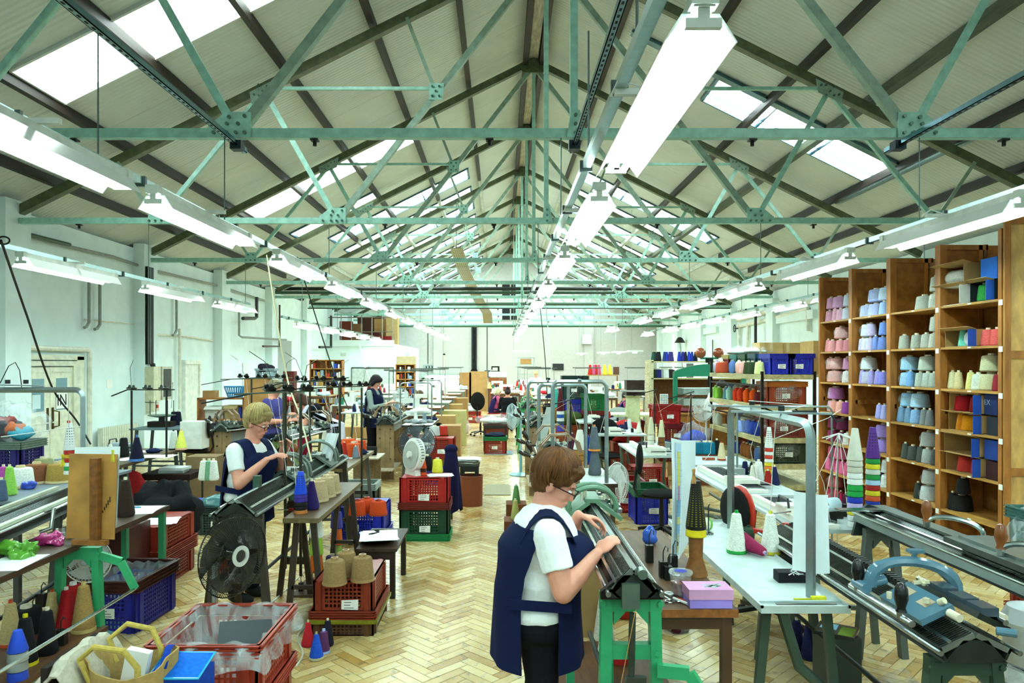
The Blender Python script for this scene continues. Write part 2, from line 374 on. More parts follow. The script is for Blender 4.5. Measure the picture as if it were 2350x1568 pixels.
for i, y in enumerate(TY):
    o = tr if i == 0 else dup(tr, '', (0, y, 0))
    o['label'] = 'pale green bolted steel roof truss, ' + ('nearest the camera' if i == 0 else ORD[i]+' from the camera')
# ------------------------------------------------------------------ lamps
TUBE = emis('lamp_tube', LAMP_C, LAMP_E); REF = M('eef5f0', 'gloss'); HOU = M('dfe6dc', 'paint')
def build_lamp():
    t = thing('strip_lamp', '', 'lamp', (0,0,0)); L = 1.85
    m = MB(); T = Matrix(((1,0,0,0),(0,0,-1,L),(0,1,0,0),(0,0,0,1)))
    prof = [(-.125, 0), (-.06, .085), (.06, .085), (.125, 0), (.128, .012), (.064, .095), (-.064, .095), (-.128, .012)]
    m.prism([(-.125, 0), (-.12, 0), (-.058, .085), (.058, .085), (.12, 0), (.125, 0), (.064, .095), (-.064, .095)], L-.1, Matrix(((1,0,0,0),(0,0,-1,L-.05),(0,1,0,0),(0,0,0,1))))
    obj('reflector', m, t, mats=REF)
    obj('housing', MB().bx(-.035, .035, 0, L, .095, .15), t, mats=HOU)
    for x in (-.04, .04): obj('tube', MB().cyl((x, .06, .045), (x, L-.06, .045), .019, n=8), t, mats=TUBE)
    obj('hanger', MB().bx(-.15, .15, L*.5-.015, L*.5+.015, .148, .176), t, mats=HOU)
    for y in (.02, L-.02):
        m = MB(); m.bx(-.02, .02, y-.012, y+.012, .05, .13); m.bx(-.06, .06, y-.012, y+.012, .03, .062); m.bx(-.045, .045, y-.03, y+.03, .1, .155); obj('lamp_holder', m, t, mats=M('cfd8cb', 'plastic'))
    m = MB(); m.tube([(-.05, L*.45, .15), (-.14, L*.47, .2), (-.16, L*.52, .16), (-.1, L*.56, .2)], .006, 6); obj('flex', m, t, mats=M('e9efe9', 'plastic'))
    return t
lp = build_lamp(); first = True
rows = [(-5.05, [4.9, 7.55, 10.2, 12.8], 2.98, 'outer left'), (-2.4, [2.75, 4.95, 7.7, 10.2, 12.8, 15.5, 18.1, 20.7, 23.3, 26, 28.6, 31.2], 3.03, 'inner left'),
        (XK, [2.36, 4.87, 7.5, 10.1, 12.7, 15.4, 18, 20.6, 23.2, 25.9, 31], 3.03, 'centre'),
        (3.7, [2.55, 5.08, 7.6, 10.3, 12.7, 15.3, 18, 23], 3.03, 'inner right'), (6.1, [4.1, 6.7, 9.4, 12.1, 14.5, 17.1, 19.7, 22.3, 25, 29], 3.12, 'outer right'),  # nearer outer right lamps are out of sight, added for bounce onto the roof
        (-5.0, [17.6, 20.2, 22.8, 25.4, 28], 2.86, 'low left')]
for X, ys, z, nm in rows:
    if ys[0] < 6 and nm != 'low left': ys = ys+[ys[0]-2.62, ys[0]-5.24, ys[0]-7.9]  # unseen lamps added to each row to light the near hall
    for i, y in enumerate(ys):
        i = i if y >= ys[0] else 14+int((ys[0]-y)/2.6)
        o = lp if first else copy_tree(lp); first = False
        o.location = (X, y, z); o['group'] = 'strip lamps of the %s row' % nm
        o['label'] = ('white trough strip lamp, %s from the camera in the %s row' % (ORD[i], nm)) if i < 14 else 'white trough strip lamp added unseen behind the camera, %s, %s row' % (ORD[i-15], nm)
    ya, yb = min(ys)-.8, max(ys)+2
    t = thing('lamp_rail', 'long galvanised trunking carrying the %s row of strip lamps' % nm, 'rail', (X-(.12 if X < 1 else -.12), ya, z+.175))
    m = MB(); m.bx(-.025, .025, 0, yb-ya, 0, .05); obj('channel', m, t, mats=M('a9c0bf', 'steel'))
    y = .5; bm_ = MB().bx(-.04, .04, -.012, .012, -.012, .058).mesh('bracket', M('55625f', 'metal'))
    while y < yb-ya: obj('bracket', bm_, t, (0, y, 0)); y += 1.31
    rm_ = MB().cyl((0, 0, .05), (0, 0, ZE-z-.2), .006, n=6).mesh('drop_rod', M('6c7f80', 'metal'))
    for ty in TY+[2.9, 4.5]:
        if ya < ty < yb: obj('drop_rod', rm_, t, (0, ty-ya, 0))
for x in (-2.4, XK, 3.62):
    t = thing('slotted_channel', 'bluish slotted steel channel hung below the first roof truss on the '+('left' if x < 0 else 'right' if x > 3 else 'middle'), 'rail', (x, 1, 3.93))
    m = MB(); m.bx(-.022, .022, 0, 5.75, 0, .006); m.bx(-.022, -.016, 0, 5.75, 0, .045); m.bx(.016, .022, 0, 5.75, 0, .045)
    obj('channel', m, t, mats=M('6f93a0', 'steel'))
    obj('slot', MB().bx(0,0,0,0,0,0) if False else [mm for mm in [MB()] if [mm.bx(-.007, .007, y*.075, y*.075+.03, -.0015, 0) for y in range(2, 74)]][0], t, mats=M('14181a', 'rub'))['kind'] = 'stuff'
    obj('clamp', MB().bx(-.05, .05, 5.5, 5.6, -.03, .05), t, mats=M('2c3a40', 'iron'))
# ================================================================== library: small things
def cone_profile(r0, r1, h):
    return [(r0*.9, 0), (r0, .012), (r0*.99, h*.12), (r1*1.03, h*.9), (r1*.93, h*.97), (r1*.6, h), (r1*.3, h)]
CT = dict(S=(.048, .03, .17), N=(.066, .05, .155), B=(.1, .082, .155), T=(.055, .02, .19), P=(.05, .042, .17), W=(.085, .068, .17), L=(.06, .03, .25))
CCACHE = {}
def cone_mesh(ty, col, band=None):
    key = (ty, col, band)
    if key not in CCACHE:
        r0, r1, h = CT[ty]; m = MB(); 
        if ty == 'P': m.lathe([(.034, 0), (.05, .03), (.05, .13), (.036, .155), (.02, .17), (.02, .18)], 14)
        else: m.lathe(cone_profile(r0, r1, h), 14 if r0 > .06 else 12)
        a = m.mesh('yarn', M(col, 'wool')); m = MB()
        bb = MB().lathe([(r0*.95, -.001), (r0*1.04, 0), (r0*1.03, .018), (r0*.95, .019)], 14).mesh('band', M(band, 'plastic')) if band else None
        m.lathe([(r1*.42, h*.97), (r1*.4, h+.018), (r1*.25, h+.018), (r1*.25, h*.97)], 10)
        CCACHE[key] = (a, m.mesh('core', M(band or 'ddd2b4', 'plastic')), bb)
    return CCACHE[key]
def yarn(ty, col, loc, label, group=None, band=None, lay=None, sc=1, film_=False, tp=False):
    t = thing('yarn_cone', label, 'yarn', loc, R.uniform(0, 6), group)
    a, b, c_ = cone_mesh(ty, col, band); obj('yarn', a, t); obj('core', b, t)
    if c_: obj('band', c_, t)
    if sc != 1: t.scale = (sc,)*3
    if lay is not None: t.rotation_euler = lay
    if film_:
        r0, r1, h = CT[ty]; key = ('wrap', ty)
        if key not in CCACHE: CCACHE[key] = blob_mesh('plastic_wrap', (r0*1.12, r0*1.12, h*.58), .014, 5, FILM, n=14)
        obj('plastic_wrap', CCACHE[key], t, (0, 0, h*.5))
    return t
def blob_mesh(name, r, amp, seed, mat, n=24, fr=6, flat=False):
    m = MB().ell((0,0,0), (1,1,1), n=n, m=max(6, n*2//3)); rr = random.Random(seed); o = Vector((rr.uniform(0,9), rr.uniform(0,9), rr.uniform(0,9)))
    from mathutils import noise
    out = []
    for v in m.v:
        v = Vector(v); p = Vector((v.x*r[0], v.y*r[1], v.z*r[2])); k = noise.noise(p*fr+o)+.5*noise.noise(p*fr*2.3+o)
        p += v*k*amp*2.2
        if flat and p.z < -r[2]*.75: p.z = -r[2]*.75
        out.append(tuple(p))
    m.v = out
    return m.mesh(name, mat, 80)
def blob(name, label, cat, loc, r, col, amp=.03, seed=1, kind='cloth', n=22, fr=6, group=None, parent=None, mat=None, rz=0):
    me = blob_mesh(name, r, amp, seed, mat or M(col, kind), n, fr, True)
    o = obj(name, me, parent, (loc[0], loc[1], loc[2]+r[2]*.75), rz)
    if not parent: tag(o, label, cat, group)
    return o
def bag(label, loc, r, inner='e8e8e4', seed=1, group=None, amp=.035):
    t = thing('plastic_bag', label, 'bag', loc, 0, group)
    o = obj('contents', blob_mesh('contents', (r[0]*.8, r[1]*.8, r[2]*.72), amp*.7, seed, M(inner, 'cloth'), 16, 7, True), t, (0, 0, r[2]*.55))
    obj('film', blob_mesh('film', r, amp, seed+3, FILM, 26, 9, True), t, (0, 0, r[2]*.75))
    return t
def carton(label, loc, w, d, h, col='b08a58', rz=0, group=None, open_=False, tape=True, name='cardboard_box', cat='box', inside=None):
    t = thing(name, label, cat, loc, rz, group); m = MB(); e = .006
    if open_:
        m.bx(-w/2, w/2, -d/2, -d/2+e, 0, h); m.bx(-w/2, w/2, d/2-e, d/2, 0, h); m.bx(-w/2, -w/2+e, -d/2+e, d/2-e, 0, h); m.bx(w/2-e, w/2, -d/2+e, d/2-e, 0, h); m.bx(-w/2+e, w/2-e, -d/2+e, d/2-e, 0, e)
        obj('body', m, t, mats=M(col, 'card'))
        f = MB(); f.grid(1, 1, lambda u, v: (-w/2+u*w, -d/2-v*h*.35, h-v*h*.25), .004); obj('flap', f, t, mats=M(col, 'card'))
        f = MB(); f.grid(1, 1, lambda u, v: (w/2+v*h*.3, -d/2+u*d, h-v*h*.1), .004); obj('flap', f, t, mats=M(col, 'card'))
    else:
        obj('body', m.bx(-w/2, w/2, -d/2, d/2, 0, h), t, mats=M(col, 'card'))
        if tape: obj('tape', MB().bx(-w/2-.001, w/2+.001, -.025, .025, h*.7, h+.001) if w > d else MB().bx(-.025, .025, -d/2-.001, d/2+.001, h*.7, h+.001), t, mats=M('c9b184', 'gloss'))
    return t
CRC = {}
def crate_meshes(w, d, h, col, rim, inv):
    key = (w, d, h, col, rim, inv)
    if key in CRC: return CRC[key]
    t = .012; b = MB(); rz0 = h*.78
    tp = .018  # taper
    def wall(T, W, hole=True):
        # local x along wall, z up, wall thickness y
        pr = W*.22 if W > .3 else W*.15
        b.bx(-W/2+tp, -W/2+pr, 0, t, 0, rz0, T); b.bx(W/2-pr, W/2-tp, 0, t, 0, rz0, T)
        b.bx(-W/2+pr*.45, -W/2+pr*.75, -.012, 0, 0, rz0, T); b.bx(W/2-pr*.75, W/2-pr*.45, -.012, 0, 0, rz0, T)
        z0, z1 = h*.08, rz0-.02
        b.bx(-W/2+pr, W/2-pr, 0, t, 0, z0, T); b.bx(-W/2+pr, W/2-pr, 0, t, z1, rz0, T)
        nx = max(3, int((W-2*pr)/.028)); nz = max(3, int((z1-z0)/.028)); sx = (W-2*pr)/nx; sz = (z1-z0)/nz
        for i in range(1, nx): b.bx(-W/2+pr+i*sx-.0055, -W/2+pr+i*sx+.0055, .002, t-.002, z0, z1, T)
        for i in range(1, nz): b.bx(-W/2+pr, W/2-pr, .003, t-.001, z0+i*sz-.0055, z0+i*sz+.0055, T)
    def rot(k, off): return Matrix.Rotation(k*PI/2, 4, 'Z') @ Matrix.Translation((0, off, 0))
    for k, W, off in ((0, w, -d/2+tp), (2, w, -d/2+tp), (1, d, -w/2+tp), (3, d, -w/2+tp)): wall(rot(k, off), W)
    b.bx(-w/2+tp, w/2-tp, -d/2+tp, d/2-tp, 0, .008)
    r = MB()
    for k, W, D in ((0, w, d), (2, w, d), (1, d, w), (3, d, w)):
        T = rot(k, -D/2)
        r.bx(-W/2, W/2, 0, .008, rz0, h, T)
        for q in (0, .34, .68, 1): z = rz0+(h-rz0-.006)*q; r.bx(-W/2, W/2, -.014, .008, z, z+.006, T)
        r.bx(-W/2, W/2, 0, .02, h-.008, h, T)
    if inv:
        for mm in (b, r): mm.v = [(x, -y, h-z) for x, y, z in mm.v]
    CRC[key] = (b.mesh('basket', M(col, 'plastic', var=.12)), r.mesh('rim', M(rim, 'plastic', var=.15)))
    return CRC[key]
LABT = M('f2f2ea', 'paper')
def crate(label, loc, w, d, h, col, rim=None, inv=False, rz=0, group=None, tag_=True, name='plastic_crate'):
    t = thing(name, label, 'crate', loc, rz, group); a, b = crate_meshes(w, d, h, col, rim or col, inv)
    obj('basket', a, t); obj('rim', b, t)
    if tag_:
        m = MB(); x = R.uniform(-.06, .06); z = h*.38; m.add([(x-.06, -d/2+.001, z-.03), (x+.06, -d/2+.001, z-.035), (x+.062, -d/2+.001, z+.04), (x-.058, -d/2+.001, z+.035)], [(0,1,2,3)])
        obj('paper_label', m, t, mats=LABT)
        m = MB()
        for q in range(3): m.bx(x-.04, x+R.uniform(0, .04), -d/2-.0005, -d/2, z+.018-q*.02, z+.022-q*.02)
        obj('handwriting', m, t, mats=M('20222a', 'rub'))['kind'] = 'stuff'
    return t
def sheet(name, label, cat, loc, w, d, col='f1f3ee', rz=0, n=1, group=None, parent=None):
    m = MB()
    for i in range(n):
        a = R.uniform(-.2, .2) if i else 0; T = Matrix.Translation((R.uniform(-.02, .02) if i else 0, R.uniform(-.02, .02) if i else 0, i*.0016)) @ Matrix.Rotation(a, 4, 'Z')
        m.bx(-w/2, w/2, -d/2, d/2, 0, .0012, T)
    o = obj(name, m, parent, loc, rz, M(col, 'paper')); 
    if not parent: tag(o, label, cat, group)
    return o
def empties_cone(label, loc, cols, h0=.17, r0=.055, step=.05, top='f0ece0', group=None, holes=True):
    """a tower of nested empty plastic cones: coloured rims under one tall cone"""
    t = thing('cone_stack', label, 'cones', loc, 0, group); z = 0; r = r0
    for i, c in enumerate(cols[:-1]):
        m = MB().lathe([(r, z), (r*1.03, z+.004), (r*.95, z+step*.9), (r*.8, z+step*.92)], 16); obj('cone_rim', m, t, mats=M(c, 'plastic')); z += step
    m = MB().lathe([(r, z), (r*1.03, z+.005), (r*.42, z+h0), (r*.3, z+h0)], 16); o = obj('top_cone', m, t, mats=M(cols[-1], 'plastic'))
    if holes:
        m = MB()
        for k in range(1, 9):
            q = k/10; rr = r*(1.0*(1-q)+.44*q)+.0005; zz = z+h0*q
            for a in range(12):
                A = 2*PI*a/12; m.add([(rr*math.cos(A+x)*1.002, rr*math.sin(A+x)*1.002, zz+dz) for x, dz in ((-.1, -.005), (.1, -.005), (.1, .005), (-.1, .005))], [(0,1,2,3)])
        obj('perforation', m, o, mats=M('2a2622', 'rub'))['kind'] = 'stuff'
    return t
COLN = {}
def cname(c):
    import colorsys
    r, g, b = [int(c[i:i+2], 16)/255 for i in (0, 2, 4)]; h, l, s = colorsys.rgb_to_hls(r, g, b)
    if l < .12: return 'black'
    if s < .13 or (max(r, g, b)-min(r, g, b)) < .07: return 'dark grey' if l < .35 else 'mid grey' if l < .62 else 'pale grey' if l < .85 else 'white'
    pre = 'dark ' if l < .3 else 'pale ' if l > .72 else ''
    h *= 360
    n = 'red' if h < 14 or h > 345 else 'orange' if h < 36 else 'yellow' if h < 66 else 'green' if h < 165 else 'turquoise' if h < 195 else 'blue' if h < 245 else 'violet' if h < 290 else 'pink'
    if n == 'orange' and (l < .4 or s < .55): n = 'tan' if l > .45 else 'brown'
    if n == 'yellow' and s < .5: n = 'cream' if l > .7 else 'olive'
    if n == 'red' and l > .6: n = 'pink'
    return pre+n
# ================================================================== the tall wooden shelving on the right
SX, SD = 4.5, .45; SY = [10.16, 9.24, 8.33, 7.39, 6.45]; RZ = [2.54, 2.12, 1.70, 1.29, .88, .475, .06]; ST = 3.17
SWD = M('a3682c', 'wood', gs=(3, 3, .7)); SWB = M('986026', 'wood', gs=(2, 2, 2)); SHF = M('b5853f', 'wood', gs=(3, .6, 3))
BAYN = ['far', 'second', 'third', 'nearest']
for b in range(4):
    ya, yb = SY[b+1], SY[b]; t = thing('shelving_unit', 'tall brown wooden yarn shelving bay, %s' % ['farthest of four', 'second from the far end', 'second from the near end', 'nearest of four'][b], 'shelving', (SX, ya, 0), 0)
    W = yb-ya-.004
    e = .022
    def post(y, nm='upright'):
        m = MB(); m.bx(-.01, .04, y-e, y+e, 0, ST); obj(nm, m, t, mats=SWD)
    obj('side_panel', MB().bx(.02, SD, W-.014, W, 0, ST), t, mats=SWB); obj('side_panel', MB().bx(.02, SD, 0, .014, 0, ST), t, mats=SWB)
    post(.02); post(W-.02)
    obj('back_panel', MB().bx(SD-.01, SD, .014, W-.014, 0, ST-.12), t, mats=M('8a5c26', 'wood', gs=(2,2,2)))
    for z in RZ:
        m = MB().bx(-.005, SD-.01, .03, W-.03, z-.022, z); obj('shelf', m, t, mats=SHF)
    m = MB(); m.bx(.04, SD, W-.035, W-.014, ST-.05, ST); m.bx(SD-.06, SD-.02, W-.035, W-.014, 0, ST); m.bx(.04, .07, W-.03, W-.014, 0, ST); m.bx(.04, SD, W-.03, W-.014, RZ[3]+.15, RZ[3]+.2)
    obj('panel_frame', m, t, mats=SWD)
    for i, z in enumerate(RZ[:-1]):
        obj('shelf_tag', MB().bx(-.013, -.01, -.02, .03, z-.06, z-.01), t, mats=LABT)
        obj('shelf_tag', MB().bx(-.008, -.005, W*.45, W*.45+.05, z-.018, z-.004), t, mats=LABT)
t = thing('shelving_unit', 'second row of wooden shelving back to back behind the yarn bays', 'shelving', (SX+SD+.02, SY[-1], 0))
obj('back_panel', MB().bx(0, .02, 0, SY[0]-SY[-1], 0, ST-.05), t, mats=SWB)
for y in (0, .94, 1.88, 2.79, 3.69): obj('side_panel', MB().bx(.02, .45, y, y+.02, 0, ST), t, mats=SWB)
for y in (0, .94, 1.88, 2.79, 3.69): obj('upright', MB().bx(.0, .04, y-.0, y+.04, 0, ST+.01), t, mats=SWD)
for z in RZ: obj('shelf', MB().bx(.02, .45, .02, SY[0]-SY[-1]-.02, z-.02, z), t, mats=SHF)
# end panel facing the camera
t = thing('end_panel', 'framed wooden end panel closing the near end of the yarn shelving', 'panel', (SX, SY[-1]-.03, 0))
obj('board', MB().bx(.0, .95, .005, .018, 0, ST+.1), t, mats=M('c79a58', 'wood', gs=(2, 2, 1)))
for a, b_, c, d in ((-.005, .05, 0, ST+.1), (.42, .5, 0, ST+.1), (.9, .95, 0, ST+.1)): obj('stile', MB().bx(a, b_, -.012, .005, c, d), t, mats=SWD)
for z in (.05, .95, 2.0, ST+.03): obj('rail', MB().bx(.05, .9, -.010, .005, z, z+.07), t, mats=SWD)
pk, lil, gy, bl = 'd6a0b4', 'b9b0dc', 'a5a79c', '7ba3cc'
B1 = {0: [(1903,0,'N','d69aae'),(1917,0,'S','dba3b6'),(1930,0,'N','dca6ba'),(1944,0,'N','c9cfdd'),(1906,1,'N','d096b6'),(1926,1,'B','cf9dc2'),(1945,1,'N','cdd3e2')],
 1: [(1897,0,'S','df9094'),(1911,0,'N','e39a9c'),(1929,0,'N','e2959a'),(1946,0,'N','c77c86'),(1931,1,'B','dba3a0',1)],
 2: [(1896,0,'B','e2a59f',1),(1919,0,'B','e0a5a0',1),(1944,0,'N','e6dcd8',1),(1898,1,'N','e0a3a0',1),(1920,1,'B','e0a49e',1),(1944,1,'N','c58ab0')],
 3: [(1894,0,'B','c9a4b8',1),(1914,0,'N','eba197'),(1929,0,'N','eda79b'),(1943,0,'N','8f4294'),(1897,1,'B','cb9cc0',1),(1920,1,'B','bb77b4')],
 4: [(1895,0,'B','8a2f55'),(1912,0,'N','93254d'),(1932,0,'N','6d2a48'),(1946,0,'N','e2e0da',1),(1895,1,'B','7b2a4e'),(1935,1,'B','6a2847')],
 5: [(1893,0,'S','d66a95'),(1903,0,'S','e0719c'),(1913,0,'S','df6c98'),(1924,0,'S','e2739e'),(1934,0,'S','dd6a96'),(1944,0,'S','d86391'),(1912,1,'B','d5527f'),(1931,1,'B','e0709a')],
 6: [(1890,0,'B','c23a56',1),(1908,0,'N','b52a50'),(1920,0,'S','c42452'),(1930,0,'S','ba2350'),(1941,0,'S','4a1c40'),(1893,1,'B','d5606c',1)]}
B2 = {0: [(1985,0,'B','bcc0e0',1),(2012,0,'B','b4b9e2'),(2030,0,'N','9db4e0'),(2010,1,'B','b2bbe8',1),(2034,1,'B','c4d6ec',1)],
 1: [(1969,0,'B','cfc9d8',1),(1982,0,'N','c1b4d3'),(1998,0,'N','c0b5da'),(2010,0,'S','7488c4'),(2027,0,'N','6d84c4'),(1972,1,'B','cbd0d4',1),(1998,1,'N','c3b4d6'),(2028,1,'N','6b85c6')],
 2: [(1968,0,'B','b9b4cf',1),(1980,0,'S','a497d4'),(2000,0,'S','a398d2'),(2015,0,'S','9a90cf'),(2028,0,'N','7f7bc8'),(1990,1,'B','dadee2',1)],
 3: [(2018,0,'S','a3a2dd'),(2030,0,'S','a6a4de')], 4: [(2027,0,'B','9d86d8'),(2027,1,'B','a28bdc')],
 5: [(2010,0,'S','2a1d3a'),(2022,0,'S','241a30'),(2034,0,'N','dfe3e2',1),(2034,1,'N','dcdfdf',1)], 6: [(2000,0,'N','1c1a1c'),(2020,0,'N','221d28'),(2030,0,'N','1a181c')]}
B3 = {0: [(2123,0,'B','b7b9ab'),(2146,0,'N','d0cfc0',1),(2147,1,'N','bfc0b4')],
 1: [(2076,0,'N','a7a89c'),(2104,0,'N','a2a497'),(2127,0,'N','aaab9e'),(2146,0,'N','b4b4a6'),(2146,1,'N','b8b9ab')],
 2: [(2066,0,'B','8fb9d8',1),(2090,0,'S','76a4d4'),(2114,0,'N','aab1a6'),(2130,0,'N','adb4a9'),(2146,0,'N','a8b0a5'),(2070,1,'B','9cc3dd',1),(2128,1,'B','b0b6a7')],
 3: [(2056,0,'S','6c90b0'),(2071,0,'S','7193b2'),(2085,0,'S','7495b0'),(2103,0,'N','83a6cd'),(2121,0,'S','7c8284'),(2134,0,'S','7a7d80'),(2080,1,'B','8ab6d8',1),(2110,1,'B','a4c6de',1)],
 4: [(2078,0,'S','4c524e'),(2096,0,'N','464b49'),(2113,0,'S','494e4c'),(2130,0,'N','9a9e9c',1),(2146,0,'S','474b4a'),(2133,1,'B','a9adab',1)],
 5: [(2107,0,'S','3a3d39'),(2134,0,'B','b9bdbb',1),(2136,1,'B','b4b8b6',1)], 6: [(2088,0,'N','1f2140'),(2110,0,'N','191a26'),(2130,0,'N','17171d')]}
B4 = {0: [(2182,1,'W','e6e7e2',1)], 1: [(2211,0,'S','6fc9ae'),(2268,0,'N','d95f58'),(2290,0,'N','d65a53')],
 2: [(2184,0,'S','d2cba0'),(2200,0,'S','d6c391'),(2228,0,'S','d8cc80'),(2246,0,'N','d4d6c4',1),(2274,0,'B','bbb48c'),(2295,0,'N','8f2430'),(2274,1,'B','b9b48e')],
 3: [(2206,0,'S','e08a1e'),(2232,0,'B','e6930f'),(2205,1,'B','c4222a'),(2240,1,'N','8f1c20')],
 4: [(2222,0,'B','b8322a'),(2254,0,'B','a52a26')], 5: [(2171,0,'S','1b1a1a'),(2184,0,'S','1d1c1c'),(2206,0,'B','191818'),(2208,1,'N','1f1e1d')], 6: []}
ROWN = ['top', 'second', 'third', 'fourth', 'fifth', 'sixth', 'bottom']
for bn, B in zip(BAYN, (B1, B2, B3, B4)):
    for r, items in B.items():
        lows = sorted([i for i in items if not i[1]]); ups = sorted([i for i in items if i[1]])
        for lst, lv in ((lows, 0), (ups, 1)):
            for k, it in enumerate(lst):
                px, _, ty, c = it[:4]; r0, r1, h = CT[ty]
                x = SX+.04+r0+(0 if ty != 'B' else .01); Y = F0*(x)/(px-CX)
                b_ = BAYN.index(bn); Y = min(max(Y, SY[b_+1]+r0+.045), SY[b_]-r0-.045)
                z = RZ[r]+(.001 if not lv else .18 if r != 0 or bn != 'nearest' else .2)
                if lv and bn == 'nearest' and r == 3: z = RZ[3]+.19
                if lv and bn == 'nearest' and r == 0: continue
                two = bool(ups) and bool(lows)
                lbl = '%s %syarn cone, %s from left%s, %s shelf, %s bay' % (cname(c), 'plastic-wrapped ' if len(it) > 4 else '', ORD[k], (' of the upper row' if lv else ' of the lower row') if two else '', ROWN[r], bn)
                o = yarn(ty, c, (x, Y, z), lbl, 'yarn cones on the tall wooden shelves', film_=len(it) > 4)
                if lv: o.location.x += .01
def shelfbox(py0, py1, r, h, col, label, d=.36, z=0, open_=False, name='cardboard_box'):
    ya, yb = sorted((F0*4.56/(py0-CX), F0*4.56/(py1-CX)))
    return carton(label, (SX+.03+d/2, (ya+yb)/2, RZ[r]+z+.001), d, yb-ya, h, col, 0, open_=open_, tape=False, name=name)
def openbox(p0, p1, r, h, label, z=0, c='a98450', side='2a55b8'):
    ya, yb = sorted((F0*4.56/(p0-CX), F0*4.56/(p1-CX))); W = yb-ya
    t = thing('cardboard_box', label, 'box', (SX+.02, ya, RZ[r]+z+.001)); m = MB(); d = .38
    for a in ((0, d, 0, .006, 0, h), (0, d, W-.006, W, 0, h), (0, d, 0, W, 0, .006), (0, d, 0, W, h-.006, h), (d-.006, d, 0, W, 0, h)): m.bx(*a)
    obj('body', m, t, mats=M(c, 'card')); obj('flap', MB().grid(1, 1, lambda u, v: (-.08*v, u*W, h-.0+.02*v), .004), t, mats=M('b9965f', 'card'))
    obj('flap', MB().grid(1, 1, lambda u, v: (-.09*v, -.02*v, u*h*.95), .004), t, mats=M(side, 'card')); return t
openbox(2163, 2230, 0, .19, 'open box on the top shelf with white print beside the mirror-dark gap', 0, 'e6e4da', 'e8e6dc')
openbox(2236, 2292, 0, .19, 'blue printed box with green cone, lower right on top shelf of nearest bay', 0, '1d2426', '2f63c6')
openbox(2160, 2240, 0, .2, 'open brown box holding white wool, upper left on top shelf of nearest bay', .195, 'a98450', 'a98450')
shelfbox(2258, 2296, 0, .2, '2f6fcf', 'bright blue closed box, upper right on top shelf of nearest bay', z=.195)
yarn('N', '2f8a3c', (SX+.1, F0*4.6/(2257-CX)-.02, RZ[0]+.01), 'green yarn cone inside the box on the top shelf')
for px, z, r in ((2200, .21, (.13, .2, .085)), (2280, .02, (.1, .13, .075))): blob('wool_bundle', 'white wool bundle in the %s of the nearest bay top shelf' % ('upper open box' if z > .1 else 'lower right corner'), 'wool', (SX+.17, F0*4.65/(px-CX), RZ[0]+z), r, 'dcdccf', .012, int(px), 'wool')
openbox(2178, 2250, 1, .17, 'open brown box with mint cone on the second shelf of the nearest bay')
blob('wool_bundle', 'white wool in blue film beside the mint cone, second shelf', 'wool', (SX+.15, F0*4.65/(2238-CX), RZ[1]+.003), (.09, .11, .09), 'dfe9f2', .012, 8, 'wool')
openbox(2186, 2262, 3, .18, 'lower open box with orange yarn on the fourth shelf'); openbox(2188, 2262, 3, .19, 'upper open box with red yarn on the fourth shelf', .185)
shelfbox(2266, 2296, 3, .2, '1d2a5a', 'navy printed box at right of the fourth shelf', z=.19); shelfbox(2272, 2297, 3, .17, '2b2f38', 'charcoal box below the navy printed box'); 
openbox(2180, 2260, 4, .18, 'lower open box with brick red yarn on the fifth shelf'); openbox(2176, 2258, 4, .19, 'empty open box topmost on the fifth shelf', .185)
shelfbox(2266, 2297, 4, .18, '20408c', 'blue box at right end of the fifth shelf, upper', z=.185); shelfbox(2270, 2297, 4, .17, '3a1c1c', 'dark maroon box at right end of the fifth shelf, lower')
# printed letters on the navy box
# ================================================================== metal rack with crates and cones (further back)
RX, RY0, RY1, RW = 3.98, 10.95, 13.6, .8
t = thing('metal_rack', 'dark metal rack with pale wooden shelves beyond the wooden shelving', 'rack', (RX, RY0, 0))
PO = M('2a241e', 'iron'); RS = M('b9ad7c', 'wood', gs=(3, .6, 3)); LZ = [.1, .42, .82, 1.32, 1.79]
for x in (0, RW):
    for y in (0, RY1-RY0): obj('post', MB().bx(x-.02, x+.02, y-.02, y+.02, 0, 2.0 if y else 1.84), t, mats=PO)
for z in LZ: obj('shelf', MB().bx(-.025, RW+.02, -.01, RY1-RY0+.01, z-.075, z), t, mats=RS)
for z in (1.62, 1.1): obj('cross_bar', MB().beam((0, 0, z), (0, RY1-RY0, z), .02, .03), t, mats=PO)
obj('cross_bar', MB().beam((0, -.01, 1.3), (RW, -.01, .9), .02, .03), t, mats=PO)
def rackc(lst, z, nm):
    for k, (px, ty, c) in enumerate(sorted(lst)):
        x = RX+.075; Y = min(max(F0*x/(px-CX), RY0+.08), RY1-.05); s = 1.25
        yarn(ty, c, (x, Y, z+.001), '%s yarn cone, %s from the left on the rack\'s %s' % (cname(c), ORD[k], nm), 'yarn cones on the metal rack', sc=s)
rackc([(1645,'P','b9aed0'),(1657,'B','b5482c'),(1681,'P','5d7cba'),(1696,'P','eab3a8'),(1707,'N','e8a9a0'),(1717,'N','33401c'),(1727,'N','2f3f26'),(1743,'N','d8d896')], LZ[4], 'top board')
rackc([(1641,'P','8bc04a'),(1650,'N','86bb44'),(1666,'S','5f8a9a'),(1674,'P','a9d6c6'),(1690,'P','dd3a1e'),(1700,'P','e0401c'),(1714,'P','ea5a16'),(1729,'P','ea5512'),(1741,'N','5a1a18')], LZ[3], 'second board')
rackc([(1641,'P','e9ecdf'),(1650,'P','e6eadf'),(1677,'S','2a2018'),(1690,'T','b4ac6c'),(1706,'B','8ea6e0'),(1719,'P','5f77cc'),(1729,'P','2f4cae'),(1739,'P','2a3f9a')], LZ[2], 'third board')
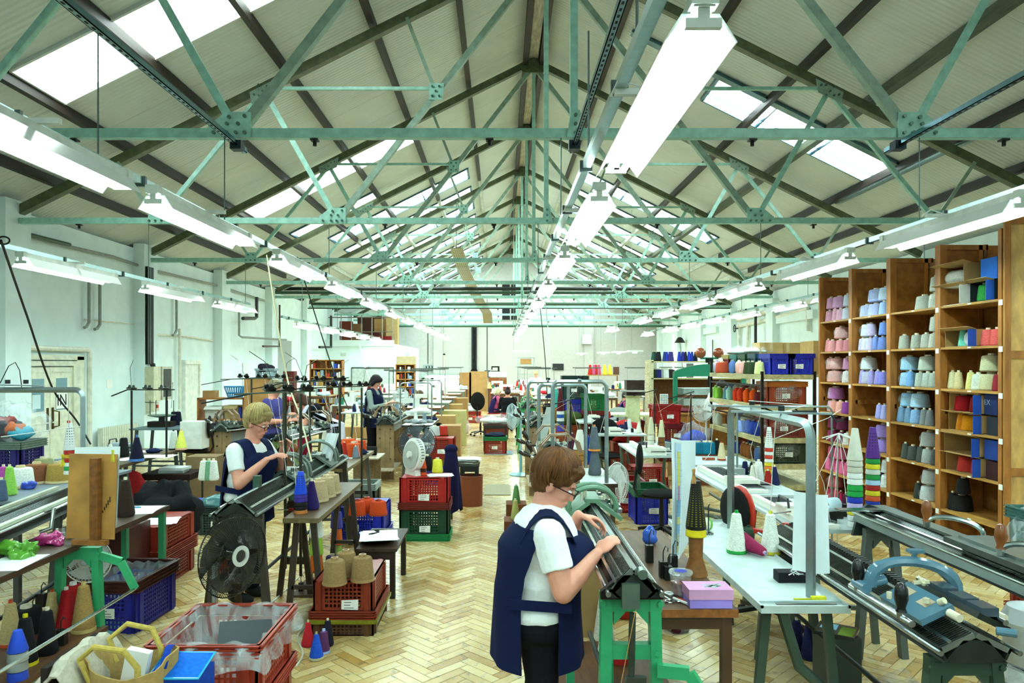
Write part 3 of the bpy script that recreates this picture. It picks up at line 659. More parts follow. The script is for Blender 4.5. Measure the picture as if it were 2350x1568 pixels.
rackc([(1707,'P','8a5426'),(1714,'P','8c5526'),(1722,'P','8a5224'),(1740,'P','4a6aa0'),(1690,'N','40509a')], LZ[1], 'fourth board')
CA = [('2a7f74','top left teal'),('a33a2a','brick red')]
for i, (y, c) in enumerate(((13.3,'a03826'),(12.85,'2f8a7c'),(12.4,'33603a'),(11.9,'2f5a6a'))):
    crate('%s crate behind the cones atop the metal rack, %s from the far end' % (cname(c), ORD[i]), (RX+.42, y, LZ[4]+.001), .5, .38, .33, c, 'b9a24a' if i == 0 else c)
for i, y in enumerate((13.2, 12.3)):
    bag('crumpled clear plastic bag on the crates atop the metal rack, %s' % ('far one' if i == 0 else 'near one'), (RX+.4, y, LZ[4]+.34), (.25, .4, .07), 'd8ddd2', 3+i)
for i, px in enumerate((1781, 1823)):
    crate('bright blue crate on top of the metal rack end, %s one' % ('left' if i == 0 else 'right'), (P(px, 0, RY0+.3).x, RY0+.28, LZ[4]+.001), .38 if i == 0 else .42, .5, .32, '2a36b4', inv=False)
for i, px in enumerate((1760, 1800, 1850)):
    carton('brown cardboard box behind the blue rack crates, %s from the left' % ORD[i], (P(px, 0, 12.2).x, 12.2+i*.05, LZ[4]+.001), .38, .4, .52, 'b8955c')
carton('large brown cardboard box on the right end of the metal rack', (4.98, 11.35, 1.79), .3, .5, .52, 'b48d50'); obj('shelf', MB().bx(RW, 1.25, .0, .9, LZ[4]-.04, LZ[4]-.002), t, mats=RS); obj('post', MB().bx(1.2, 1.24, 0, .04, 0, LZ[4]-.04), t, mats=PO)
for i, (z, c) in enumerate(((LZ[3], 'a4472a'), (LZ[2], '8f3a2c'), (.43, '3c4a34'))):
    crate('%s crate in clear plastic on the %s board at the metal rack end' % (cname(c), ['second', 'third', 'fourth'][i]), (RX+.42, RY0+.32, z+.001), .62, .5, .36 if i < 2 else .34, c, 'c7722e' if i == 0 else None)
    bag_ = obj('plastic_sleeve', blob_mesh('plastic_sleeve', (.37, .3, .2), .02, i+4, FILM, 26, 8), None, (RX+.42, RY0+.32, z+.2)); tag(bag_, 'clear plastic sleeve over the %s crate at the rack end' % ['upper', 'middle', 'lower'][i], 'plastic')
for i in range(7):
    for lv, z in enumerate((LZ[3], LZ[2], LZ[1])):
        c = ['8a3a2e', '7a4a30', 'a08a70', '6a2f2a', '8a7a66', '9aa08a', '5c6a8a'][(i+lv*2) % 7]
        blob('wrapped_yarn', '%s plastic-wrapped yarn bundle, %s along the back of the %s rack board' % (cname(c), ORD[i], ['second', 'third', 'fourth'][lv]), 'yarn', (RX+.3, RY0+.75+i*.27, z), (.1, .11, .16), c, .015, i*7+lv, mat=None)
# ================================================================== library: furniture and machines
def rot3(t, x=0, y=0, z=0): return Matrix.Translation(Vector(t)) @ Matrix.Rotation(z, 4, 'Z') @ Matrix.Rotation(y, 4, 'Y') @ Matrix.Rotation(x, 4, 'X')
def part(name, m, t, mat, loc=None, lab=None, stuff=False):
    o = obj(name, m, t, loc, mats=mat)
    if lab: o['label'] = lab
    if stuff: o['kind'] = 'stuff'
    return o
def table(label, x0, x1, y0, y1, z, top='b9c4bd', leg='4c5c4e', lip=False, style='trestle', thick=.025, kind='paint', name='work_table', rz=0, edge=None):
    cx, cy = (x0+x1)/2, (y0+y1)/2; w, d = x1-x0, y1-y0
    t = thing(name, label, 'table', (cx, cy, 0), rz); m = MB().bx(-w/2, w/2, -d/2, d/2, z-thick, z); part('tabletop', m, t, M(top, kind))
    if lip:
        m = MB(); 
        for a in ((-w/2, w/2, -d/2, -d/2+.012), (-w/2, w/2, d/2-.012, d/2), (-w/2, -w/2+.012, -d/2, d/2), (w/2-.012, w/2, -d/2, d/2)): m.bx(a[0], a[1], a[2], a[3], z, z+.012)
        part('lip', m, t, M(top, kind))
    if edge: part('edging', MB().bx(-w/2-.004, w/2+.004, -d/2-.004, -d/2, z-thick-.01, z+.001).bx(w/2, w/2+.004, -d/2, d/2, z-thick-.01, z+.001).bx(-w/2-.004, -w/2, -d/2, d/2, z-thick-.01, z+.001), t, M(edge, 'wood'))
    lm = M(leg, 'paint')
    if style == 'trestle':
        for y in (-d/2+.12, d/2-.12):
            for s in (-1, 1): part('leg', MB().beam((s*(w/2-.07), y, z-thick), (s*(w/2+.0), y, 0), .045, .03), t, lm)
            part('cross_bar', MB().beam((-w/2+.03, y, .25), (w/2-.03, y, .25), .03), t, lm)
    elif style == 'cleg':
        for y in (-d/2+.12, d/2-.12):
            pts = [(-w/2+.02, y, z-thick), (-w/2+.05, y, .35), (-w/2+.12, y, .15), (w/2-.15, y, .05), (w/2, y, .03)]
            part('leg', MB().tube(pts, .022, 8), t, lm); part('leg', MB().tube([(w/2-.05, y, z-thick), (w/2-.1, y, .4), (w/2-.02, y, .03)], .022, 8), t, lm)
        part('cross_bar', MB().cyl((0, -d/2+.12, .3), (0, d/2-.12, .3), .018), t, lm)
    else:
        for s in (-1, 1):
            for y in (-d/2+.04, d/2-.04): part('leg', MB().bx(s*(w/2-.04)-.022, s*(w/2-.04)+.022, y-.022, y+.022, 0, z-thick), t, lm)
        for y in (-d/2+.02, d/2-.04): part('rail', MB().bx(-w/2+.05, w/2-.05, y, y+.02, z-thick-.07, z-thick), t, lm)
    return t
def office_chair(label, loc, rz, back='1d1c1b', seat=None, base='1a1a1c', h=.48, bh=.36, bw=.4, tall=False):
    t = thing('office_chair', label, 'chair', loc, rz); bm_ = M(back, 'cloth'); pm = M(base, 'plastic')
    m = MB().ell((0, 0, h), (.23, .22, .045), n=20, m=8); part('seat', m, t, M(seat or back, 'cloth'))
    m = MB().ell((-.24, 0, h+.2+bh/2), (.04, bw/2, bh/2), n=20, m=10); part('backrest', m, t, bm_)
    part('back_support', MB().tube([(-.02, 0, h-.05), (-.25, 0, h-.04), (-.3, 0, h+.05), (-.27, 0, h+.3)], .018, 8), t, pm)
    part('gas_lift', MB().cyl((0, 0, .1), (0, 0, h-.04), .03, .022), t, pm)
    m = MB()
    for k in range(5):
        a = 2*PI*k/5+.3; p = part('base_arm', MB().beam((0, 0, .13), (.27*math.cos(a), .27*math.sin(a), .08), .045, .03), t, pm)
        q = part('castor', MB().cyl((.28*math.cos(a)-.02*math.sin(a), .28*math.sin(a)+.02*math.cos(a), .028), (.28*math.cos(a)+.02*math.sin(a), .28*math.sin(a)-.02*math.cos(a), .028), .028, n=12), t, pm)
    return t
def fan(label, loc, rz, r=.22, zc=1.0, guard='1c1c1a', blade='20201e', body='1a1a1a', pole='b9c0c2', hub='c9c9bf', tilt=0, base='disc', nb=5, pw=.018, clear=False, dense=72):
    """pedestal fan facing local -Y"""
    t = thing('fan', label, 'fan', loc, rz); gm = M(guard, 'gloss'); wr = .0019 if r > .26 else .0014
    T = rot3((0, 0, zc), x=tilt)
    m = MB()
    for k in range(dense):
        a = 2*PI*k/dense; c, s = math.cos(a), math.sin(a)
        m.tube([(r*.22*c, -.085, r*.22*s), (r*.6*c, -.082, r*.6*s), (r*.9*c, -.06, r*.9*s), (r*c, -.02, r*s)], wr, 3)
        m.tube([(r*.2*c, .075, r*.2*s), (r*.75*c, .06, r*.75*s), (r*c, -.02, r*s)], wr, 3)
    for q, y in ((1, -.02), (.9, -.06), (.6, -.082), (.75, .06)): m.tube([(r*q*math.cos(2*PI*k/40), y, r*q*math.sin(2*PI*k/40)) for k in range(40)], .004 if q == 1 else .002, 5, True)
    m.v = [tuple(T @ Vector(v)) for v in m.v]; part('guard', m, t, gm)
    bm_ = M(blade, 'gloss')
    for k in range(nb):
        a = 2*PI*k/nb+.5; m = MB()
        m.grid(4, 4, lambda u, v: T @ Vector(((r*.12+u*r*.78)*math.cos(a+(v-.5)*(.5+.7*u)), -.012+(v-.5)*.05, (r*.12+u*r*.78)*math.sin(a+(v-.5)*(.5+.7*u)))), .003); part('blade', m, t, bm_)
    m = MB(); m.lathe([(.01, 0), (r*.14, .0), (r*.16, .06), (.02, .07)], 18, T @ rot3((0, .01, 0), x=PI/2)); part('hub', m, t, bm_)
    m = MB(); m.lathe([(r*.15, 0), (r*.25, 0), (r*.25, .008), (r*.15, .008)], 24, T @ rot3((0, -.083, 0), x=PI/2), cap=False); part('badge_ring', m, t, M(hub, 'gloss'))
    m = MB(); m.lathe([(r*.02, 0), (r*.14, .0), (r*.13, .006), (r*.02, .007)], 20, T @ rot3((0, -.082, 0), x=PI/2)); part('badge', m, t, bm_)
    m = MB(); m.lathe([(.02, 0), (.055, .01), (.065, .05), (.055, .12), (.02, .14)], 18, T @ rot3((0, .20, 0), x=PI/2)); part('motor', m, t, M(body, 'gloss'))
    yb = .14
    if base == 'disc':
        part('pole', MB().cyl((0, yb, .03), (0, yb, zc-.04), pw, n=12), t, M(pole, 'metal' if pole == 'b9c0c2' else 'plastic')); part('base', MB().lathe([(.2, 0), (.2, .015), (.08, .035), (.02, .05)], 24, rot3((0, yb, 0))), t, M(body, 'gloss'))
        part('sleeve', MB().cyl((0, yb, .04), (0, yb, zc*.45), pw*1.5, pw*1.4, 14), t, M(body, 'gloss'))
    return t
def bucket(label, loc, r, h, col='7c3a22', name='waste_bin', fill=None):
    t = thing(name, label, 'bin', loc); m = MB().lathe([(r*.96, 0), (r, h), (r*.97, h), (r*.93, .01), (.01, .01)], 26, cap=False); m.lathe([(.01, 0), (r*.96, 0), (r*.96, .004)], 26, cap=False); part('body', m, t, M(col, 'plastic'))
    m = MB().tube([(r*math.cos(2*PI*k/30), r*math.sin(2*PI*k/30), h) for k in range(30)], .007, 6, True); part('rim', m, t, M(col, 'plastic'))
    if fill: part('contents', blob_mesh('contents', (r*.85, r*.85, h*.3), .03, 4, M(fill, 'cloth'), 18, 9), t, None, (0, 0, h*.75))
    return t
GR = M('3e9a68', 'paint', var=.12); IR = M('55605a', 'iron'); ST_ = M('9fa8a4', 'steel'); DKI = M('2f332e', 'iron'); CHR = M('c6cfcc', 'steel'); BLK = M('141414', 'gloss'); TAN = M('8f7458', 'plastic')
def handle(t, T, kind='black', s=1.0, name='handle'):
    c = dict(black='121212', wood='7c4418', cream='d8d4bc', dark='2a2018')[kind]
    m = MB().lathe([(.006*s, 0), (.017*s, .004), (.013*s, .02), (.022*s, .06), (.019*s, .1), (.012*s, .12), (.004*s, .124)], 14, T); o = part(name, m, t, M(c, 'gloss'))
    part('ferrule', MB().cyl(T @ Vector((0, 0, -.02*s)), T @ Vector((0, 0, .006*s)), .014*s, n=10), o, CHR); return o
def needle_beds(t, L, w=.17, ang=.62, mat=None, hooks=True, split=.02, pitch=.014, dark=False):
    """two inclined needle beds meeting in a ridge along local Y, ridge at z=0"""
    pm = mat or M('8b9490', 'metal'); 
    for s in (-1, 1):
        T = rot3((s*split/2, 0, 0), y=s*ang)
        o = part('needle_bed', MB().bx(0 if s > 0 else -w, w if s > 0 else 0, 0, L, -.022, 0, T), t, pm)
        m = MB(); n = int(L/pitch)
        for k in range(n):
            y = (k+.5)*L/n; a, b = .004, w*.93; x0, x1 = (a, b) if s > 0 else (-b, -a); m.bx(x0, x1, y-.0022, y+.0022, 0, .005, T)
        part('needle', m, o, M('5c625e' if not dark else '3a3f3c', 'steel'), stuff=True)
        if hooks: part('slide_bar', MB().bx(w*.62 if s > 0 else -w*.72, w*.72 if s > 0 else -w*.62, 0, L, .005, .014, T), o, M('c9cfc6', 'steel'))
        e = w+.012; part('guide_rail', MB().cyl(T @ Vector((s*e, -.03, .0)), T @ Vector((s*e, L+.03, .0)), .011, n=10), t, CHR)
        part('bed_edge', MB().bx(w-.01 if s > 0 else -w, w if s > 0 else -w+.01, 0, L, -.05, .004, T), t, DKI)
def portal(t, x0, x1, y, z1, mat, z0=0, leg=.055, th=.045, splay=.06, bars=(.45,), name='stand'):
    """cast end frame: two splayed legs with a rounded top rail and a mid rail, in the XZ plane"""
    o = part(name, MB().bx(x0, x1, y-th/2, y+th/2, z1-.075, z1), t, mat); m = MB()
    for s, x in ((-1, x0), (1, x1)):
        xa = x-s*leg/2; xb = x+s*splay-s*leg/2; p = MB().beam((xb, y, z0), (xa, y, z1-.02), th, leg); part('leg', p, o, mat)
        m.add([(x-s*leg, y-th/2+.004, z1-.075), (x-s*(leg+.05), y-th/2+.004, z1-.075), (x-s*leg, y-th/2+.004, z1-.13), (x-s*leg, y+th/2-.004, z1-.075), (x-s*(leg+.05), y+th/2-.004, z1-.075), (x-s*leg, y+th/2-.004, z1-.13)], [(0,1,2), (3,5,4), (1,4,5,2), (0,3,4,1), (0,2,5,3)])
    part('corner_web', m, o, mat, stuff=True)
    for b in bars:
        q = (z1-b)/(z1-z0); m = MB(); m.beam((x0-splay*q+.02, y, b), (x1+splay*q-.02, y, b), th*.9, .06)
        part('mid_rail', m, o, mat)
        m = MB()
        for s in (-1, 1): m.cyl(((x0+x1)/2+s*(x1-x0)*.42, y-th/2-.014, b+.0), ((x0+x1)/2+s*(x1-x0)*.42, y-th/2+.002, b), .013, n=8); m.cyl(((x0+x1)/2+s*(x1-x0)*.47, y-th/2-.014, z1-.04), ((x0+x1)/2+s*(x1-x0)*.47, y-th/2, z1-.04), .013, n=8)
        part('bolt', m, o, mat)
    return o
def arch(m, a, b, h, r, n=14, lean=(0, 0, 0), flat=None):
    a, b = Vector(a), Vector(b); pts = []
    for k in range(n+1):
        th = PI*k/n; p = a.lerp(b, .5-.5*math.cos(th)); p = p+Vector((0, 0, h*math.sin(th)**.75))+Vector(lean)*math.sin(th); pts.append(p)
    return m.tube(pts, r, 8)
def carriage_tan(t, y, s=1.0, tilt=0, handles=True):
    """saddle carriage with two flat tan U handles and black grips"""
    o = part('carriage', MB().bx(-.17, -.02, y-.12, y+.12, .0, .02, rot3((0, 0, .02), y=-.6)).bx(.02, .17, y-.12, y+.12, .0, .02, rot3((0, 0, .02), y=.6)).bx(-.04, .04, y-.1, y+.1, .01, .03), t, IR)
    for k, dy in enumerate((-.07, .05)):
        m = MB(); pts = [(-.2, y+dy, .0), (-.17, y+dy, .1), (-.09, y+dy, .19), (.07, y+dy, .2), (.16, y+dy, .13), (.19, y+dy, .03)]
        for a, b in zip(pts, pts[1:]): m.beam(a, b, .035, .014)
        for p in pts[1:-1]: m.cyl((p[0], p[1]-.0175, p[2]), (p[0], p[1]+.0175, p[2]), .0075, n=8)
        part('bridge', m, o, TAN)
    rr = random.Random(int(y*100)); m = MB()
    for k in range(10):
        x = rr.choice((-1, 1))*rr.uniform(.04, .15); yy = y+rr.uniform(-.1, .1); z = .03-.5*abs(x)+.02; m.cyl((x, yy, z), (x, yy, z+rr.uniform(.02, .05)), rr.uniform(.008, .016), n=8)
    part('knob', m, o, M('cfcab4', 'gloss'), stuff=True); m = MB()
    for k in range(8):
        x = rr.choice((-1, 1))*rr.uniform(.03, .15); yy = y+rr.uniform(-.1, .1); z = .03-.5*abs(x); m.bx(x-.012, x+.03, yy-.008, yy+.02, z, z+.025)
    part('cam_lever', m, o, ST_, stuff=True)
    if handles:
        handle(o, rot3((-.27, y-.05, .0), y=-1.2), 'dark', 1.15); handle(o, rot3((-.25, y+.09, .02), y=-.5), 'dark', 1.1)
        part('handle_arm', MB().tube([(-.17, y-.05, -.02), (-.24, y-.05, -.02)], .01, 6).tube([(-.17, y+.09, 0), (-.25, y+.09, .0)], .01, 6), o, DKI)
    return o
def carriage_arch(t, y, mat, hk='wood', r=.12, arcs=(-.07, .06), side=-1, mini=True, tube=.013, hs=1.0, hpos=None):
    o = part('carriage', MB().bx(-.19, -.02, y-.15, y+.15, .0, .022, rot3((0, 0, .02), y=-.6)).bx(.02, .19, y-.15, y+.15, .0, .022, rot3((0, 0, .02), y=.6)).bx(-.045, .045, y-.13, y+.13, .012, .035), t, mat)
    for dy in arcs: part('bridge', arch(MB(), (-r-.03, y+dy, -.04), (r+.03, y+dy, -.04), r*1.25, tube), o, mat)
    rr = random.Random(int(y*77)); m = MB()
    for k in range(12):
        x = rr.choice((-1, 1))*rr.uniform(.03, .16); yy = y+rr.uniform(-.13, .13); z = .03-.5*abs(x)+.02; m.cyl((x, yy, z), (x, yy, z+rr.uniform(.015, .045)), rr.uniform(.006, .015), n=8)
    part('knob', m, o, M('cfcab4' if mini else '6d746e', 'gloss'), stuff=True); m = MB()
    for k in range(12):
        x = rr.choice((-1, 1))*rr.uniform(.03, .15); yy = y+rr.uniform(-.13, .13); z = .03-.5*abs(x); m.bx(x-.012, x+rr.uniform(.01, .04), yy-.006, yy+rr.uniform(.01, .06), z, z+.02)
    part('cam_lever', m, o, ST_, stuff=True)
    for hx, hy, hz, ax, ay in (hpos or [(-.24, y-.13, .0, -.3, 0), (-.24, y+.13, .0, -.3, 0)]):
        handle(o, rot3((hx, hy, hz), x=ax if ay == 9 else 0, y=ax if ay != 9 else 0), hk, 1.15*hs)
        part('handle_arm', MB().tube([(-.17, hy, -.07), (hx*.95, hy, hz-.02)], .01, 6), o, mat)
    return o
def chip_stand(t, L, z, w=.3):
    CB = M('8f7450', 'wood', gs=(1, 1, 1))
    for y in (.05, L-.05):
        for k in range(4): part('plank', MB().bx(-w/2+k*w/4+.002, -w/2+(k+1)*w/4-.002, y-.012-(.004 if k % 2 else 0), y+.012, 0, z-.12), t, CB)
        m = MB(); [m.cyl((x, y-.024, zz), (x, y-.014, zz), .012, n=8) for x in (-w*.3, w*.3) for zz in (.12, .35, z-.35, z-.2)]; part('bolt', m, t, M('3a2a18', 'iron'), stuff=True)
    part('beam', MB().bx(-.05, .05, .05, L-.05, z-.3, z-.14), t, M('8b9490', 'paint')); part('shelf_board', MB().bx(-w/2-.02, w/2+.02, -.25, L*.4, .18, .2), t, M('b3a68c', 'wood'))
def machine(label, loc, rz, L=1.2, z=1.0, style='tan', stand='chip', at=(.35,), mat=None, roll=0, leg='3e9a68', group=None, ang=.62, car=None, bw=.17, sp=.07, bars=(.45,), caster=1):
    t = thing('knitting_machine', label, 'machine', loc, rz, group)
    sub = MB()
    bed = part('bed_casting', MB().prism([(-bw*.85, -.12), (bw*.85, -.12), (.05, -.03), (-.05, -.03)], L, Matrix(((1,0,0,0),(0,0,1,0),(0,-1,0,0),(0,0,0,1)) if False else ((1,0,0,0),(0,0,1,0),(0,1,0,0),(0,0,0,1)))), t, DKI)
    bed.location = (0, 0, z); bed.rotation_euler = (0, roll, 0)
    needle_beds(bed, L, ang=ang) if False else None
    n0 = set(COL.objects)
    needle_beds(t, L, ang=ang, mat=mat, w=bw)
    if style == 'tan':
        for a in at: carriage_tan(t, L*a)
    elif style == 'arch':
        for a in at: carriage_arch(t, L*a, **(car or {}))
    for o in set(COL.objects)-n0:
        if o.parent == t: o.location = (0, 0, z); o.rotation_euler = (0, roll, 0)
    if stand == 'chip': chip_stand(t, L, z)
    elif stand == 'portal':
        for y in (.08, L-.08): portal(t, -bw, bw, y, z-.12, M(leg, 'paint'), splay=sp, bars=bars)
        part('stretcher', MB().cyl((0, .08, .35), (0, L-.08, .35), .014), t, DKI)
    return t
def home_machine(label, loc, rz, L=1.0, z=.8, cpos=.3, legs=True, group=None, col='e6e4d6', d=.24, topc='b9c4bd'):
    """cream plastic flat knitting machine lying on a narrow table, long axis local Y"""
    t = thing('flat_knitter', label, 'machine', loc, rz, group); pm = M(col, 'plastic')
    m = MB().bx(-d/2, d/2, 0, L, z+.001, z+.03); m.bx(-d/2, -d/2+.05, 0, L, z+.03, z+.05); part('body', m, t, pm)
    part('needle_plate', MB().bx(-d/2+.055, d/2-.03, .06, L-.06, z+.03, z+.04), t, M('a5acac', 'steel'))
    m = MB(); n = int(L/.03); [m.bx(-d/2+.06, d/2-.035, .07+k*(L-.14)/n, .076+k*(L-.14)/n, z+.04, z+.043) for k in range(n)]; part('needle', m, t, M('33383a', 'iron'), stuff=True)
    part('rail', MB().bx(d/2-.025, d/2-.01, .02, L-.02, z+.03, z+.048), t, CHR)
    y = L*cpos; c = part('carriage', MB().bx(-d/2-.02, d/2, y-.11, y+.11, z+.05, z+.085).bx(-d/2-.03, d/2-.06, y-.08, y+.08, z+.085, z+.1), t, pm)
    part('handle', MB().tube([(-d/2, y-.1, z+.09), (-d/2, y-.08, z+.15), (-d/2, y+.08, z+.15), (-d/2, y+.1, z+.09)], .009, 6), c, M('2a2a28', 'plastic'))
    part('dial', MB().cyl((.03, y, z+.085), (.03, y, z+.105), .03, n=16), c, M('cfcfc4', 'plastic')); part('brush_arm', MB().bx(d/2, d/2+.07, y-.13, y+.13, z+.04, z+.055), c, M('1c1c1c', 'plastic'))
    return t
def yarn_mast(label, loc, x0, x1, z0, z1, depth=0, col='9aa8a6', arms=2, rz=0, r=.011, wires=True, flat=False):
    """inverted U mast with tension arms; spans local x0..x1 (or local Y when depth is set)"""
    t = thing('yarn_mast', label, 'mast', loc, rz); m = MB(); c = M(col, 'metal')
    dx = x1-x0; k = .06; n = 6; pts = [(x0, 0, z0)]
    for i in range(n+1): a = PI-PI/2*i/n; pts.append((x0+k+k*math.cos(a), 0, z1-k+k*math.sin(a)))
    for i in range(n+1): a = PI/2-PI/2*i/n; pts.append((x1-k+k*math.cos(a), 0, z1-k+k*math.sin(a)))
    pts.append((x1, 0, z0)); part('frame', m.tube(pts, r*1.3 if flat else r, 4 if flat else 8), t, c)
    for i in range(arms):
        x = x0+dx*(i+1)/(arms+1); p = part('tension_arm', MB().beam((x-.02, -.22, z1+.025), (x+.02, .22, z1+.02), .03, .01), t, c)
        m = MB(); [m.cyl((x, y, z1+.03), (x, y, z1+.055), .016, n=10) for y in (-.18, -.06, .08)]; part('tension_disc', m, p, M('2a2c2a', 'metal'), stuff=True)
        if wires: part('spring_wire', MB().tube([(x, -.2, z1+.03), (x-.03, -.3, z1+.2), (x-.05, -.34, z1+.32)], .0018, 4).tube([(x, .1, z1+.03), (x+.05, .2, z1+.22), (x+.06, .3, z1+.2)], .0018, 4), p, M('c6cfcd', 'steel'), stuff=True)
    return t
def cable(name, label, pts, r, col, cat='cable', kind='plastic', n=10):
    pts = [Vector(p) for p in pts]; out = []
    for i in range(len(pts)-1):
        p0, p1, p2, p3 = pts[max(i-1, 0)], pts[i], pts[i+1], pts[min(i+2, len(pts)-1)]
        for k in range(n):
            u = k/n; out.append(.5*((2*p1)+(p2-p0)*u+(2*p0-5*p1+4*p2-p3)*u*u+(3*p1-p0-3*p2+p3)*u**3))
    out.append(pts[-1]); o = obj(name, MB().tube(out, r, 6), None, mats=M(col, kind)); return tag(o, label, cat)
def peg(label, loc, rz, col='b98a50', parent=None):
    m = MB(); m.beam((-.008, 0, 0), (.004, 0, .075), .01, .008); m.beam((.008, 0, 0), (-.004, 0, .075), .01, .008)
    o = obj('clothes_peg', m, None, loc, rz, M(col, 'wood')); o.rotation_euler = (0, 0, rz); return tag(o, label, 'peg')
def sewing_machine(label, loc, rz, col='e4e6de', group=None):
    t = thing('sewing_machine', label, 'machine', loc, rz, group); pm = M(col, 'gloss')
    part('bed', MB().bx(-.24, .24, -.09, .09, 0, .05), t, pm); part('arm', MB().bx(.12, .24, -.06, .06, .05, .3).bx(-.2, .24, -.05, .05, .21, .3).bx(-.24, -.15, -.045, .045, .12, .3), t, pm)
    part('needle_bar', MB().cyl((-.2, 0, .05), (-.2, 0, .13), .006, n=6), t, CHR); part('hand_wheel', MB().cyl((.24, 0, .24), (.275, 0, .24), .06, n=16), t, M('2a2c2c', 'gloss'))
    part('thread_post', MB().cyl((.1, .05, .3), (.1, .05, .5), .004, n=5).bx(-.05, .2, .045, .055, .49, .5), t, CHR); return t
# ================================================================== library: people
def remesh(o, v, it=4, fac=.6):
    md = o.modifiers.new('union', 'REMESH'); md.mode = 'VOXEL'; md.voxel_size = v; md.use_smooth_shade = True
    sm = o.modifiers.new('soften', 'SMOOTH'); sm.factor = fac; sm.iterations = it
def cap(m, a, b, r0, r1, n=12, q=(1, 1)):
    a, b = Vector(a), Vector(b); m.cyl(a, b, r0, r1, n); m.ell(a, (r0,)*3, n=n, m=8); m.ell(b, (r1,)*3, n=n, m=8)
def hand_geo(m, wrist, dirv, palm_n, curl=.6, s=1.0, side=1, tilt=0):
    """palm and five curled fingers; dirv = along the hand, palm_n = where the palm faces"""
    d = Vector(dirv).normalized(); n = Vector(palm_n); n = (n-d*n.dot(d)).normalized(); x = d.cross(n)*side
    w = Vector(wrist); T = Matrix(((x.x, d.x, n.x, 0), (x.y, d.y, n.y, 0), (x.z, d.z, n.z, 0), (0, 0, 0, 1)))
    m.ell(w+d*.048*s, (.04*s, .05*s, .016*s), T, 14, 8)
    for k, (o, l, r) in enumerate(((-.03, .072, .0075), (-.0105, .082, .008), (.0095, .078, .008), (.029, .06, .007))):
        p = w+d*.085*s+x*o*s; a = curl*(.5+.12*k); seg = l*s/3; pts = [w+d*.05*s+x*o*s*.8, p]; ang = a*.5
        for j in range(3): ang += a*.65; p = p+(d*math.cos(ang)+n*math.sin(ang))*seg*(1.15-.15*j); pts.append(p)
        for q in range(len(pts)-1): cap(m, pts[q], pts[q+1], r*s*(1.1-.07*q), r*s*(1.03-.07*q), 8)
    p0 = w+d*.02*s-x*.022*s; p1 = w+d*.05*s-x*.05*s+n*.012*s; p2 = p1+(d*.75-x*.1+n*.5).normalized()*.035*s; p3 = p2+(d*.8+x*.25+n*.4).normalized()*.027*s
    cap(m, p0, p1, .015*s, .011*s, 8); cap(m, p1, p2, .0105*s, .0095*s, 8); cap(m, p2, p3, .0093*s, .0078*s, 8)
